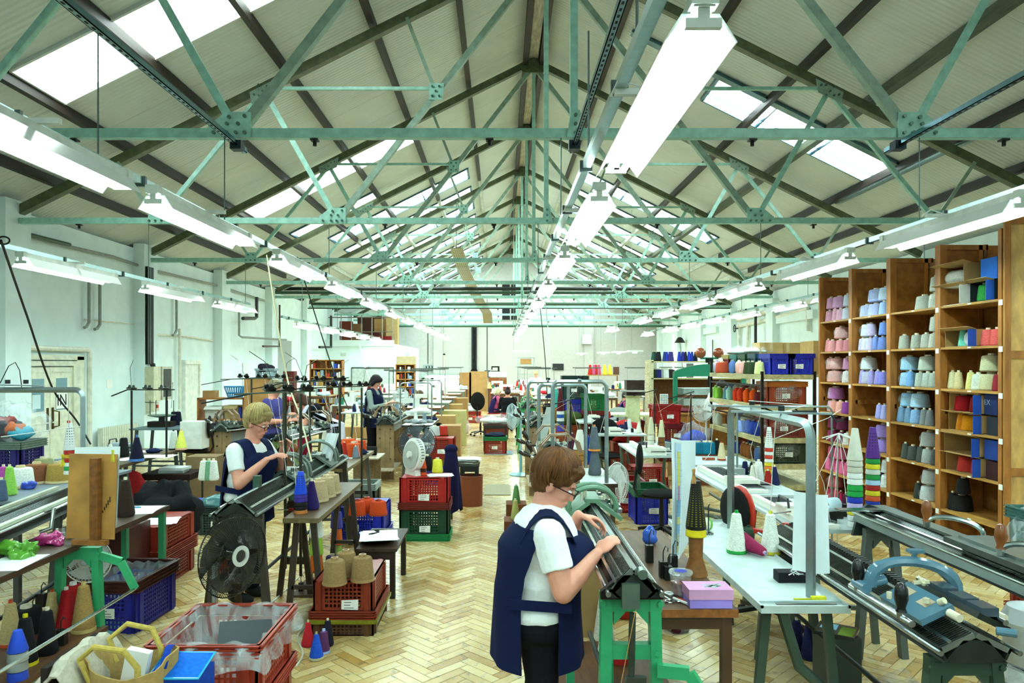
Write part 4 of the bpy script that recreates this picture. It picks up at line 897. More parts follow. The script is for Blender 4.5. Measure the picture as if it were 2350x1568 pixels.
def person(label, loc, rz, J=None, skin='dc967c', top='e4e6e2', vest='131b3c', legs='15151a', hair='5a3a1c', hairlen='short', vestlen=.0, fat=1.0, sleeve='short', glasses=False, vox=.012, h=1.0, head=(0, .5), sit=False, facevox=None, hand=(.7, .7), vest_on=True, ponytail=False, hands_dir=None, shoes='16161a', strap=True, parent_group=None):
    t = thing('person', label, 'person', loc, rz, parent_group)
    D = dict(pel=(0, 0, .86), che=(.02, 0, 1.2), nek=(.03, 0, 1.37), shL=(.02, .17, 1.31), shR=(.02, -.17, 1.31), elL=(.08, .22, 1.05), elR=(.08, -.22, 1.05),
             wrL=(.3, .12, 1.05), wrR=(.3, -.12, 1.05), hiL=(0, .09, .85), hiR=(0, -.09, .85), knL=(.02, .1, .46), knR=(.02, -.1, .46), anL=(-.03, .1, .08), anR=(-.03, -.1, .08), hed=(.06, 0, 1.49))
    if sit: D.update(pel=(0, 0, .5), che=(.06, 0, .82), nek=(.09, 0, 1.0), hed=(.13, 0, 1.12), shL=(.07, .17, .95), shR=(.07, -.17, .95), elL=(.15, .22, .7), elR=(.15, -.22, .7), wrL=(.38, .12, .78), wrR=(.38, -.12, .78), hiL=(0, .1, .49), hiR=(0, -.1, .49), knL=(.4, .12, .47), knR=(.4, -.12, .47), anL=(.38, .12, .08), anR=(.38, -.12, .08))
    if J: D.update(J)
    D = {k: Vector(v)*h for k, v in D.items()}; g = fat
    hd = D['hed']; yaw, pit = head; HT = Matrix.Translation(hd) @ Matrix.Rotation(yaw, 4, 'Z') @ Matrix.Rotation(pit, 4, 'Y')
    def e(m, c, r, n=16): m.ell((0, 0, 0), (1, 1, 1), HT @ Matrix.Translation(Vector(c)) @ Matrix.Diagonal((*r, 1)), n, 10)
    m = MB()
    e(m, (-.012, 0, .035), (.094, .074, .085)); e(m, (.022, 0, -.015), (.066, .064, .085)); e(m, (.035, 0, -.072), (.05, .047, .038)); e(m, (.0, 0, -.06), (.06, .055, .04))
    e(m, (.066, 0, -.1), (.02, .022, .016), 10); e(m, (.088, 0, -.018), (.014, .012, .03), 10); e(m, (.098, 0, -.034), (.014, .0145, .012), 10); e(m, (.086, 0, -.062), (.009, .024, .006), 10); e(m, (.084, 0, -.074), (.009, .02, .006), 10)
    e(m, (.073, 0, .022), (.02, .05, .009), 12); e(m, (.055, .038, -.035), (.024, .022, .024), 10); e(m, (.055, -.038, -.035), (.024, .022, .024), 10)
    for s in (-1, 1): e(m, (-.01, s*.077, -.02), (.02, .009, .031), 10); e(m, (-.004, s*.083, -.02), (.012, .006, .022), 8)
    nb = HT @ Vector((-.02, 0, -.06)); cap(m, D['nek']-Vector((0, 0, .04)), nb, .062*g**.5, .054, 14)
    cap(m, D['nek']-Vector((0, 0, .05)), HT @ Vector((.015, 0, -.085)), .055*g**.5, .042, 14)
    # trunk core and limbs
    m.ell(D['che'], (.11*g, .15*g, .17), n=18, m=10); m.ell((D['pel']+D['che'])/2, (.115*g, .14*g, .18), n=18, m=10); m.ell(D['pel'], (.12*g, .16*g, .13), n=18, m=10)
    for s in 'LR':
        cap(m, D['sh'+s], D['el'+s], .05*g**.6, .04*g**.6); cap(m, D['el'+s], D['el'+s].lerp(D['wr'+s], .4), .04*g**.6, .039*g**.6); cap(m, D['el'+s].lerp(D['wr'+s], .4), D['wr'+s], .039*g**.6, .026)
        cap(m, D['nek']-Vector((0, 0, .03)), D['sh'+s], .05, .05)
        cap(m, D['hi'+s], D['kn'+s], .08*g**.7, .055); cap(m, D['kn'+s], D['an'+s], .054, .035)
        sd = 1 if s == 'L' else -1
        dv, pn = (hands_dir or {}).get(s, ((.8, -.3*sd, .25), (.1, -.6*sd, -.7)))
        hand_geo(m, D['wr'+s]+Vector(dv).normalized()*.01, dv, pn, hand[0], h, sd)
    b = obj('body', m, t, mats=M(skin, 'skin')); remesh(b, vox, 3 if vox > .008 else 4, .55)
    # features
    f = MB()
    for s in (-1, 1): e(f, (.076, s*.031, -.002), (.0125, .013, .009), 10)
    part('eye', f, b, M('e8e6e0', 'gloss')); f = MB()
    for s in (-1, 1): e(f, (.0855, s*.03, -.004), (.005, .006, .006), 8)
    part('iris', f, b, M('2a2018', 'gloss')) ; f = MB(); e(f, (.0885, 0, -.067), (.0055, .018, .0055), 10); part('lips', f, b, M('a65f55', 'skin'))
    f = MB(); [e(f, (.083, s*.032, .022), (.008, .02, .004), 8) for s in (-1, 1)]; part('eyebrow', f, b, M(hair, 'hair'))
    # hair
    m = MB(); e(m, (-.022, 0, .058), (.105, .09, .085), 18); e(m, (-.05, 0, .005), (.08, .085, .09), 18); e(m, (.03, 0, .095), (.068, .07, .036), 14); e(m, (.062, .0, .075), (.032, .06, .03), 12)
    for s in (-1, 1): e(m, (-.0, s*.068, .04), (.055, .024, .05), 12); e(m, (.045, s*.06, .045), (.026, .017, .032), 10)
    if hairlen in ('bob', 'long'):
        e(m, (-.06, 0, -.05), (.06, .08, .09), 14); [e(m, (-.01, s*.07, -.02), (.045, .025, .085), 12) for s in (-1, 1)]
    if hairlen == 'long': e(m, (-.07, 0, -.14), (.05, .085, .14), 14)
    if ponytail: e(m, (-.12, 0, .1), (.045, .045, .05), 12)
    if hairlen == 'short': e(m, (-.065, 0, -.035), (.045, .065, .055), 12)
    ho = obj('hair', m, t, mats=M(hair, 'hair')); remesh(ho, max(vox*.9, .006), 2, .5)
    tx = bpy.data.textures.get('hairtex') or bpy.data.textures.new('hairtex', 'CLOUDS'); tx.noise_scale = .016
    dm = ho.modifiers.new('tufts', 'DISPLACE'); dm.texture = tx; dm.strength = .013; dm.texture_coords = 'LOCAL'
    if vox <= .008:
        rr = random.Random(5)
        for tone in range(2):
            m = MB()
            for k in range(150):
                ph = rr.uniform(-PI, PI); fr_ = abs(ph) < .95; tm = (1.25 if fr_ else 1.75 if abs(ph) < 1.9 else 2.25)+rr.uniform(-.12, .12); t0 = rr.uniform(.05, tm*.55); pts = []; rad = []; tw = rr.uniform(-.25, .25); rk = rr.uniform(1.0, 1.06)
                for j in range(7):
                    q = j/6; th = t0+(tm-t0)*q; p_ = ph+tw*q; v_ = Vector((math.sin(th)*math.cos(p_)*.108, math.sin(th)*math.sin(p_)*.093, math.cos(th)*.106))*(rk+.05*math.sin(q*PI)); v_ = Matrix.Rotation(-.35, 3, 'Y') @ v_+Vector((-.022, 0, .045)); pts.append(HT @ v_); rad.append(.0075*(1-.75*q*q))
                m.tube(pts, rad, 5)
            part('hair_lock', m, ho, M(hair if tone else ''.join('%02x' % min(255, int(int(hair[i:i+2], 16)*1.15)) for i in (0, 2, 4)), 'hair'), stuff=True)
    # top
    m = MB(); up = .012
    m.ell(D['che'], (.11*g+up, .15*g+up, .18+up), n=18, m=10); m.ell((D['pel']+D['che'])/2, (.115*g+up, .14*g+up, .2), n=18, m=10); m.ell(D['pel']+Vector((0, 0, .03)), (.12*g+up, .16*g+up, .11), n=18, m=10)
    for s in 'LR':
        q = .62 if sleeve == 'short' else 1
        cap(m, D['nek']-Vector((0, 0, .055)), D['sh'+s], .05, .058); en = D['sh'+s].lerp(D['el'+s], q); m.ell(D['sh'+s], (.062*g**.5,)*3, n=12, m=8); m.cyl(D['sh'+s], en, .062*g**.6, (.058 if q < 1 else .048)*g**.6, 14)
        if q == 1: m.ell(en, (.048*g**.6,)*3, n=12, m=8); m.cyl(en, D['el'+s].lerp(D['wr'+s], .93), .048*g**.6, .034, 12)
    to = obj('shirt', m, t, mats=M(top, 'cloth', var=.04)); remesh(to, max(vox, .007), 3, .5)
    wt = bpy.data.textures.get('foldtex') or bpy.data.textures.new('foldtex', 'CLOUDS'); wt.noise_scale = .09
    dm = to.modifiers.new('folds', 'DISPLACE'); dm.texture = wt; dm.strength = .014; dm.texture_coords = 'LOCAL'
    if vest_on:
        up2 = .024; ax = (D['che']-D['pel']).normalized()
        for nm, sx in (('tabard_back', -1), ('tabard_front', 1)):
            m = MB()
            def tb(u, v, sx=sx):
                # v 0 shoulder .. 1 hem, u across
                zt = D['nek'].z-.05; sh = (1-min(v/.12, 1))
                if v < .45: q = v/.45; c = D['che'].lerp(D['pel'].lerp(D['che'], .5), q); c = Vector((c.x, c.y, 0)); c.z = zt+(D['pel'].z+.12*h-zt)*q*1.0
                else: q = (v-.45)/.55; c = Vector((D['pel'].x, D['pel'].y, 0)); c.z = D['pel'].z+.12*h-(.3+vestlen)*q
                if v < .45: c.x = (D['nek'].x-.02)*(1-q)**2+(D['che'].x)*2*q*(1-q)+D['pel'].x*q*q
                a = (u-.5)*PI*(.74 if v > .3 else .96-.22*v/.3); wv = 1 if v > .1 else (v/.1)**.5*.75+.25
                prof = [.35, .9, 1.0, 1.02, 1.08, 1.14, 1.2][min(6, int(v*7))]
                rx = (.125*g+up2)*(.55+.45*min(1, v/.14))*(1 if v < .45 else 1+.12*(v-.45)); ry = (.155*g+up2)*(.86+.14*min(1, v/.2))*(1 if v < .45 else 1+.16*(v-.45))
                bust = .035*g*math.exp(-((v-.2)/.12)**2)*math.cos(a) if sx > 0 else 0
                return Vector((c.x+sx*(rx*math.cos(a)+bust+.006*math.sin(u*19+v*4)*v), c.y+ry*math.sin(a), c.z-(.04 if sx > 0 else 0)*(1-min(1, v/.1))*(1-abs(u-.5)*2)))
            m.grid(26, 26, tb, .006*sx); part(nm, m, t, M(vest, 'cloth', var=.1))
        for s in (-1, 1):
            m = MB()
            def sp(u, v, s=s):
                a_ = D['nek']-Vector((0, 0, .05)); b_ = D['sh'+('L' if s > 0 else 'R')]; p = a_.lerp(b_, .38+.6*v); q = (u-.5)*2
                return Vector((p.x+q*.1*g**.6, p.y, p.z+.07*g**.3-.125*abs(q)**2.2))
            m.grid(10, 5, sp, .006)
            part('shoulder_strap', m, t, M(vest, 'cloth', var=.1))
        if strap:
            zc = (D['pel'].z+.12*h)
            for s in (-1, 1): m = MB(); m.grid(8, 1, lambda u, v, s=s: Vector((D['pel'].x+(-.10+.2*u)*g, D['pel'].y+s*(.155*g+up2+.008), zc-.03+.045*v-.02*u)), .004); part('side_strap', m, t, M(vest, 'cloth', var=.1))
    # trousers and shoes
    m = MB(); m.ell(D['pel']-Vector((0, 0, .02)), (.12*g+.015, .16*g+.015, .13), n=18, m=10)
    for s in 'LR': cap(m, D['hi'+s], D['kn'+s], .09*g**.7, .07); m.cyl(D['kn'+s], D['an'+s]+Vector((0, 0, -.0)), .072, .062, 14)
    lo = obj('trousers', m, t, mats=M(legs, 'cloth')); remesh(lo, max(vox, .01), 2, .5)
    for s in 'LR':
        m = MB(); a = D['an'+s]; m.ell((a.x+.05, a.y, .045), (.13, .045, .045), n=14, m=8); part('shoe', m, t, M(shoes, 'rub'))
    if glasses:
        m = MB()
        for s in (-1, 1):
            m.tube([HT @ Vector((.108, s*.033+.023*math.cos(a), -.005+.016*math.sin(a))) for a in [2*PI*k/14 for k in range(14)]], .0025, 5, True)
            m.tube([HT @ Vector((.107, s*.056, 0)), HT @ Vector((.05, s*.078, .0)), HT @ Vector((-.005, s*.086, -.003))], .0028, 5)
        m.tube([HT @ Vector((.109, -.01, 0)), HT @ Vector((.112, 0, .003)), HT @ Vector((.109, .01, 0))], .0022, 5); part('glasses', m, t, M('3a1a1c', 'gloss'))
    return t
# ================================================================== placement helpers
def yc(px, py, z, ty, col, label, sc=1, band=None, group=None, lay=None, dz=0):
    p = Q(px, py, z); p.z += dz; return yarn(ty, col, p+Vector((0, CT[ty][0]*sc*.0, .001)), label, group, band, lay, sc)
def machine_on(*a, **k): return machine(*a, **k)
# ------------------------------------------------------------------ foreground right: woman at the green machine
person('woman with short brown hair in a navy tabard working at the green knitting machine', (.17, 3.35, 0), 0, J=dict(pel=(0,0,.80), che=(.03,0,1.12), nek=(.03,0,1.27), hed=(.09,0,1.40), shR=(.04,-.19,1.2), elR=(.1,-.25,.965), wrR=(.26,-.13,1.1), shL=(.03,.19,1.2), elL=(.14,.24,1.0), wrL=(.2,.07,1.23)),
       fat=1.38, top='f6f8f4', glasses=True, vox=.006, head=(-.22, .5), hair='5c3716', hands_dir=dict(R=((.75, .35, .55), (.4, .5, -.75)), L=((.9, -.25, -.15), (0, -.3, -.9))), hand=(.9, .6), vestlen=.02)
mg = machine('long hand knitting machine on a bright green cast stand, nearest the camera beside the woman', (.53, 2.86, 0), 0, 1.5, 1.14, 'arch', 'portal', at=(.93,), leg='2f9a63', bw=.125, ang=.8, sp=.02, bars=(.78,),
     car=dict(mat=M('5f8468', 'paint'), hk='cream', r=.11, arcs=(-.1, .02), tube=.015, hpos=[(-.2, 1.32, .05, -1.5, 0), (-.2, 1.44, .06, -1.5, 0)]))
m = MB().prism([(-.13, -.13), (.12, -.13), (.12, -.09), (.03, -.02), (-.03, -.02), (-.13, -.1)], .03, Matrix(((1,0,0,0),(0,0,-1,.04),(0,1,0,1.14),(0,0,0,1)))); part('end_casting', m, mg, M('241c18', 'iron'))
part('clamp_block', MB().bx(-.05, .02, -.02, .01, .98, 1.08).cyl((.03, -.03, 1.12), (.03, .02, 1.12), .02, n=14), mg, M('7d9183', 'metal'))
part('weight_bar', MB().tube([(0, .03, .95), (-.01, .02, .6), (0, .03, .42)], .014, 6).bx(-.03, .05, .0, .03, .42, .7), mg, M('3f4438', 'iron'))
part('foot_lever', MB().beam((.1, .03, .72), (.22, .0, .72), .03, .05).beam((.22, .0, .72), (.36, -.06, .5), .03, .045), mg, M('2f9a63', 'paint'))
part('thread', MB().tube([(.02, -.01, 1.05), (-.06, -.05, .7), (-.14, -.05, .3), (-.14, -.05, .02)], .0016, 4), mg, M('b98a4a', 'wool'))
part('spring_bar', MB().tube([(-.12, -.02, .6), (.18, -.02, .61)], .006, 6), mg, M('b9bfae', 'steel'))
part('knot', MB().ell((-.17, 0, .61), (.06, .035, .02)), mg, M('d6dad4', 'cloth'))
table('narrow brown wooden bench behind the green machine, with a raised front edge', .66, 1.06, 3.22, 4.75, .85, '5c4028', '4a2f1a', style='post', kind='wood', edge='8a5226')
bt = .852
carton('small gift box with pink lid and lilac base on the bench corner', Q(1632, 1397, bt)+Vector((0, .06, 0)), .19, .12, .075, '9b84d8', tape=False, name='gift_box')
o = obj('lid', MB().bx(-.1, .1, -.065, .065, .04, .085), bpy.data.objects['gift_box'], mats=M('cf96bd', 'card')); m = MB()
for k in range(7): m.add([(R.uniform(-.05, .05)+q*.02, R.uniform(-.04, .03)+w_*.012, .0855) for q, w_ in ((0,0),(1,0),(1.3,1),(.2,1))], [(0,1,2,3)])
part('silver_print', m, o, M('9fb3b0', 'paper'))
t = thing('plastic_tub', 'round clear plastic tub of red sweets with a printed lid', 'tub', Q(1568, 1372, bt)+Vector((0, .05, 0))); part('body', MB().lathe([(.042, 0), (.052, .1), (.05, .1), (.04, .004)], 22), t, FILM); part('contents', MB().lathe([(.039, .002), (.046, .06), (.03, .068), (.01, .07)], 16), t, M('7a2a1c', 'gloss', sc=60, var=.5)); part('lid', MB().lathe([(.055, .1), (.057, .104), (.055, .112), (.045, .11), (.01, .111)], 24), t, FILMW); part('lid_print', MB().lathe([(.03, .112), (.01, .1125)], 18), t, M('3a3f9a', 'paper'))
def wire_thing(name, label, cat, loc, tubes, r, col, kind='steel', rz=0):
    m = MB(); [m.tube(p, r, 6) for p in tubes]; o = obj(name, m, None, loc, rz, M(col, kind)); return tag(o, label, cat)
def ring(cx, cy, z, r, n=14, sx=1): return [(cx+r*sx*math.cos(2*PI*k/n), cy+r*math.sin(2*PI*k/n), z) for k in range(n+1)]
wire_thing('scissors', 'steel scissors lying on the bench beside the gift box', 'scissors', Q(1533, 1378, bt)+Vector((0, 0, .005)), [ring(.0, -.03, 0, .02), ring(.045, -.015, 0, .02), [(.01, -.01, 0), (-.03, .11, .002)], [(.035, .003, 0), (-.02, .12, .004)]], .004, 'c9cdca')
t = thing('scissors', 'white handled scissors lying beside the tub of sweets', 'scissors', Q(1545, 1365, bt)+Vector((0, 0, .006))); part('handle', MB().tube(ring(-.02, 0, 0, .018), .005, 6).tube(ring(.02, .01, 0, .018), .005, 6), t, M('e2e4e4', 'gloss')); part('blade', MB().beam((0, 0, 0), (.05, -.09, 0), .012, .003), t, CHR)
for i, (px, c) in enumerate(((1578, 'e8ebe6'), (1588, 'c23a2a'))): tag(obj('pen', MB().cyl((0, 0, 0), (-.045, .08, 0), .006 if not i else .004, n=8), None, Q(px, 1390, bt)+Vector((0, 0, .008)), 0, M(c, 'gloss')), ['white marker pen lying by the gift box', 'thin red pen lying by the white marker'][i], 'pen')
for i, (px, py, s) in enumerate(((1490, 1290, 1.25), (1522, 1325, 1.1), (1533, 1330, .9), (1545, 1310, 1.1))):
    t = thing('machine_weight', 'dark iron hooked machine weight on the bench, %s from the left' % ORD[i], 'weight', Q(px, py, bt), 0, 'hooked weights on the bench'); part('block', MB().bx(-.02, .02, -.02, .02, 0, .075*s), t, M('26241f', 'iron')); part('hook', MB().tube([(0, 0, .075*s), (0, 0, .12*s), (.012, 0, .145*s), (.025, 0, .135*s), (.024, 0, .12*s)], .003, 6), t, M('3a3c38', 'metal'))
blob('sweet_bag', 'shiny blue and white sweet bag standing on the bench', 'bag', Q(1492, 1248, bt), (.05, .035, .06), '2f55b4', .012, 3, 'gloss', fr=14)
wire_thing('thin_needle', 'thin steel needle lying on the bench near the scissors', 'needle', Q(1560, 1322, bt)+Vector((0,0,.004)), [[(0, 0, 0), (-.09, -.02, 0)]], .003, 'c8ccc8')
# pattern sheet hanging and cones on a wooden cone
t = thing('pattern_sheet', 'tall hanging graph paper pattern of a yellow and blue figure', 'paper', (P(1532, 1010, 3.9).x, 3.9, 0))
def pat(u, v): return Vector((-.005+.095*u+.008*math.sin(v*3), -.10+.2*u*(1-.25*v), .87+.69*v+.03*(1-u)*(1-v)-.03*u*v))
part('paper', MB().grid(4, 8, pat, .0015), t, M('e4eeee', 'paper')); part('paper', MB().grid(3, 6, lambda u, v: pat(1, v)+Vector((.075*u, .05*u*(1-v), .1*u*(1-v))), .0015), t, M('dde8e8', 'paper'))
def patch(u0, u1, v0, v1, c, nm='print'):
    part(nm, MB().grid(2, 4, lambda u, v: pat(u0+(u1-u0)*u, v0+(v1-v0)*v)+Vector((.0015, -.003, 0))), t, M(c, 'paper'))
for a in ((.3, .85, .04, .97, 'b9d2e2'), (.45, .72, .6, .9, 'd9d26a'), (.5, .68, .5, .62, 'b98a9a'), (.4, .75, .36, .5, '7fb0d0'), (.42, .72, .3, .36, 'd6cf78'), (.4, .72, .22, .3, '86b4d4'), (.48, .56, .06, .22, 'd0cc86'), (.6, .68, .06, .22, 'd0cc86')):
    patch(*a); pat_o = pat; 
    def pat(u, v, f=pat_o): return f(u, v)+Vector((.0003, -.0006, 0))
m = MB()
for k in range(18): m.tube([pat(.3, .05+.05*k)+Vector((.001, -.0045, 0)), pat(.85, .05+.05*k)+Vector((.001, -.0045, 0))], .0006, 3)
part('grid_line', m, t, M('5f8fb8', 'paper'), stuff=True)
t = thing('cone_stand', 'tall wooden yarn former carrying a black perforated cone with yellow rim', 'cones', (P(1597, 0, 3.75).x, 3.75, .852)); 
m = MB().lathe([(.062, 0), (.05, .04), (.035, .09), (.04, .26), (.03, .3)], 18); part('wooden_former', m, t, M('7a4c1e', 'wood')); part('yellow_rim', MB().lathe([(.05, .2), (.054, .205), (.05, .245), (.04, .25)], 18), t, M('d6c21a', 'plastic'))
part('top_cone', MB().lathe([(.052, .24), (.053, .25), (.024, .49), (.015, .492)], 18), t, M('17130f', 'plastic')); m = MB()
for k in range(18):
    for a in range(14):
        q = k/18; r = .0515*(1-q)+.025*q+.0006; z = .262+.21*q; A = 2*PI*a/14; m.add([(r*math.cos(A+x), r*math.sin(A+x), z+dz) for x, dz in ((-.1, -.003), (.1, -.003), (.1, .003), (-.1, .003))], [(0,1,2,3)])
part('perforation', m, t, M('7a6f1c', 'rub'), stuff=True)
peg('wooden clothes peg clipped to the top of the black cone', (P(1592, 0, 3.7).x, 3.7, 1.335), .3); peg('wooden clothes peg on the left edge of the pattern sheet', P(1530, 1095, 3.8), 1.2)
# lower shelf under the bench with cones
o = obj('low_platform', MB().bx(.25, 1.0, 3.6, 4.9, .0, .06), None, mats=M('5c3a1e', 'wood')); tag(o, 'low wooden platform under the bench holding yarn cones', 'platform')
for i, (px, py, ty, c, s) in enumerate(((1430, 1415, 'L', 'b03018', 1.3), (1385, 1468, 'L', 'cfcfc4', 1.2), (1393, 1535, 'L', 'd2d3c8', 1.2), (1423, 1540, 'N', 'b01c1a', 1), (1405, 1530, 'N', 'd0522a', .9))):
    yc(px, py, .001, ty, c, '%s yarn cone on the floor under the green stand, %s from the left' % (cname(c), ORD[[1430,1385,1393,1423,1405].index(px)]), s)
bag('dark plastic bag under the bench behind the green stand', Q(1550, 1445, .0), (.14, .12, .09), '4a1f2a', 5)
# ------------------------------------------------------------------ grey table and mast
tb = table('pale grey lipped work table with dark green trestle legs, front right', 1.28, 1.72, 3.53, 5.5, .75, 'b9c6c2', '33493a', lip=True)
part('cross_strip', MB().bx(-.21, .21, -.91, -.895, .75, .762), tb, M('aab8b6', 'paint')); part('stand_brace', MB().tube([(-.1, -.93, .72), (-.02, -.95, .45), (.15, -.95, .3), (.5, -.9, .26)], .028, 8), tb, M('33493a', 'paint'))
gt = .752
yc(1690, 1268, gt, 'L', 'dfe0d4', 'large white yarn cone with green base on the grey table', 1.0, '1f9a3c'); yc(1768, 1270, gt, 'L', 'dfe0d6', 'large white yarn cone with yellow base on the grey table', 1.0, 'c9c23a')
o = yc(1716, 1275, gt, 'L', '8e1f48', 'crimson yarn cone lying on its side between the white cones', .95, 'b9a0c4', lay=(PI/2+.12, 0, .35)); o.location.z += .062; o.location.y += .16
m = thing('yarn_mast', 'large grey square tube yarn mast standing on the front right table', 'mast', (0, 0, 0)); fm = M('9ba8a8', 'metal')
a, b = Vector((1.60, 3.71, gt)), Vector((1.68, 5.25, gt)); pts = [a, Vector((1.60, 3.71, 1.56))]+[Vector((1.60, 3.71+.08-.08*math.cos(q*PI/12), 1.56+.08*math.sin(q*PI/12))) for q in range(1, 7)]+[Vector((1.68, 5.25-.08+.08*math.sin(q*PI/12), 1.56+.08*math.cos(q*PI/12))) for q in range(0, 7)]+[b]
part('frame', MB().tube(pts, .026, 4), m, fm)
for y, x in ((4.15, 1.62), (4.75, 1.66)):
    p = part('tension_arm', MB().beam((x-.28, y+.02, 1.675), (x+.28, y-.02, 1.665), .03, .012), m, fm); part('end_hook', MB().tube([(x+.27, y-.02, 1.67), (x+.31, y-.02, 1.62), (x+.35, y-.02, 1.63)], .006, 5), p, DKI)
    part('slot', MB().bx(x+.06, x+.2, y-.014, y-.002, 1.672, 1.683), p, M('2a2e30', 'rub')); part('tension_disc', MB().cyl((x, y, 1.68), (x, y, 1.71), .018, n=12), p, DKI)
WH = M('e6e6de', 'wool'); m2 = MB()
for q in ([P(1718, 920, 4.6), P(1850, 930, 4.2), (1.62, 4.1, 1.68)], [(1.4, 4.7, 1.68), P(1630, 1040, 5.2), P(1568, 1120, 5.3)], [(1.6, 4.4, 1.67), P(1722, 1030, 4.7), P(1735, 1100, 4.9), P(1850, 1140, 3.9)], [P(1770, 1010, 4.6), P(1900, 960, 4.8), P(1930, 940, 5.2)]): m2.tube(q, .0022, 4)
m2.tube([P(1768, 1182, 4.7), P(1772, 1080, 4.6), P(1780, 965, 4.5)], .0028, 4); part('thread', m2, m, WH, stuff=True)
o = obj('hanging_paper', MB().grid(3, 6, lambda u, v: Vector((-.07+.20*u-.02*(u-.5)*v, -.04*math.sin(u*3), -.42+.42*v-.02*u)), .002), None, (1.63, 3.85, 1.27), 0, M('e6f0f0', 'paper')); tag(o, 'sheet of white paper hanging behind the mast post', 'paper')
carton('small black open box of tools on the front right table', Q(1829, 1338, gt)+Vector((0, .04, 0)), .2, .08, .055, '141516', tape=False, open_=False, name='tool_box')
for i in range(5): wire_thing('hook_tool', 'small bent steel hook tool on the black box', 'tool', Q(1810+i*12, 1320, .815), [[(0, 0, 0), (.04, .01, .015), (.05, -.02, .01)]], .003, 'c6cac6', rz=i*1.3)['group'] = 'hook tools on the black box'
o = obj('steel_ruler', MB().bx(-.15, .15, -.008, .008, 0, .003), None, Q(1850, 1387, gt), 0, M('6d6a60', 'metal')); tag(o, 'worn steel ruler lying on the front edge of the grey table', 'ruler')
t = thing('small_brush', 'small yellow brush lying beside the ruler', 'brush', Q(1862, 1378, gt+.002)); part('handle', MB().beam((-.09, 0, .006), (0, 0, .006), .008), t, M('c9c41e', 'plastic')); part('bristles', MB().bx(0, .07, -.012, .012, 0, .02), t, M('d8d22a', 'wool'))
for i, (px, py, c) in enumerate(((1630, 1252, 'd9d6c4'), (1655, 1190, 'c9ccc0'))):
    pass
o = yc(1627, 1215, gt, 'S', 'dcd8c0', 'cream yarn cone lying on its side at the table far corner', .9, '6fae4a', lay=(PI/2, 0, -1.2)); o.location.z += .04
wire_thing('guide_stand', 'small wire guide standing on a round iron base on the grey table', 'tool', Q(1626, 1226, gt), [[(0, 0, 0), (0, 0, .2), (.01, 0, .21)], ring(0, 0, .005, .03)], .005, '5a6260')
for i, (px, py) in enumerate(((1700, 1212), (1718, 1222), (1707, 1204))): tag(obj('iron_weight', MB().lathe([(.05, 0), (.05, .03), (.03, .036), (.012, .036), (.012, .05), (.003, .05)], 14), None, Q(px, py, gt), 0, M('3f5a4a', 'iron')), 'round green iron weight on the grey table far side', 'weight', 'round green weights')
t = thing('hand_tool', 'red handled ribbed tool at the far edge of the grey table', 'tool', Q(1735, 1225, gt)); part('grip', MB().beam((-.05, .05, .02), (.05, -.05, .02), .04, .03), t, M('b02a1c', 'plastic'))
t = thing('hand_tool', 'red handled tool behind the hanging paper on the right', 'tool', Q(1822, 1215, .84)); part('grip', MB().beam((-.05, .05, .02), (.05, -.05, .02), .04, .03), t, M('b8321c', 'plastic')); part('hook', MB().tube([(-.05, .05, .02), (-.12, .1, .08), (-.02, .0, .12)], .005, 5), t, CHR)
# blue carriage machine
bm = machine('industrial flat knitting machine with a blue carriage on a dark green stand, far right foreground', (1.89, 2.86, 0), 0, 1.95, .88, 'none', 'portal', leg='2d4332', mat=M('9aa098', 'metal'), ang=.45, bw=.15)
BC = M('4f7384', 'gloss'); c = part('carriage', MB().bx(-.17, -.02, .1, .42, .0, .025, rot3((0, 0, .945), y=-.45)), bm, BC)
part('rear_plate', MB().bx(.02, .16, .02, .46, .0, .025, rot3((0, 0, .94), y=.45)), c, DKI)
part('bridge', arch(MB(), (-.19, .45, .93), (.19, .42, .9), .13, [.03]*4+[.024]*7+[.03]*4), c, BC); part('bridge_foot', MB().cyl((-.23, .45, .93), (-.12, .45, .96), .022, n=12).cyl((-.23, .4, .93), (-.23, .5, .93), .024, n=12), c, BC)
part('lever', MB().beam((.0, .44, 1.05), (.015, .44, 1.09), .016).bx(-.02, .045, .42, .46, 1.085, 1.1), c, BC)
part('pull_rail', MB().cyl((-.23, .04, .9), (-.23, .55, .9), .014, n=12), c, CHR); part('pull_rail', MB().cyl((.12, .0, .92), (.12, .6, .92), .012, n=12), c, CHR)
for y in (.48, .12): handle(c, rot3((-.23, y, .92)), 'black', 1.3)
part('knob', MB().cyl((-.09, .18, .94), (-.09, .18, .96), .013, n=12).cyl((-.06, .14, .955), (-.05, .12, .97), .014, n=12).cyl((-.13, .3, .91), (-.13, .3, .935), .011, n=12).cyl((-.15, .36, .9), (-.15, .36, .93), .011, n=12).beam((-.03, .38, .965), (.03, .36, .975), .014).beam((.0, .35, .965), (.01, .4, .98), .013), c, M('cfc7a6', 'gloss'), stuff=True)
for x in (-.05, .13): part('end_knob', MB().cyl((x, .09, .93), (x+.01, .035, .925), .017, n=14), c, M('d6cfb2', 'gloss')); 
for y in (.17, .31): part('scale_plate', MB().bx(-.1, -.05, y, y+.07, .025, .027, rot3((0, 0, .945), y=-.45)), c, M('b09c7e', 'paper'))
for y in (.04, .16, .3): part('cam_box', MB().bx(.05, .12, y, y+.1, .93, .965), c, M('3a4a52', 'gloss')); 
part('screw', MB().cyl((.06, -.03, .9), (.12, -.06, .9), .016, n=10), bm, BC)
part('chain', MB().bx(.02, .06, .5, 1.9, .885, .9), bm, M('1d1d1b', 'iron'))
for x in (-.02,): part('comb', [mm for mm in [MB()] if [mm.bx(.015, .065, .5+k*.03, .512+k*.03, .9, .912) for k in range(46)]][0], bm, M('2a2c2a', 'iron'), stuff=True)
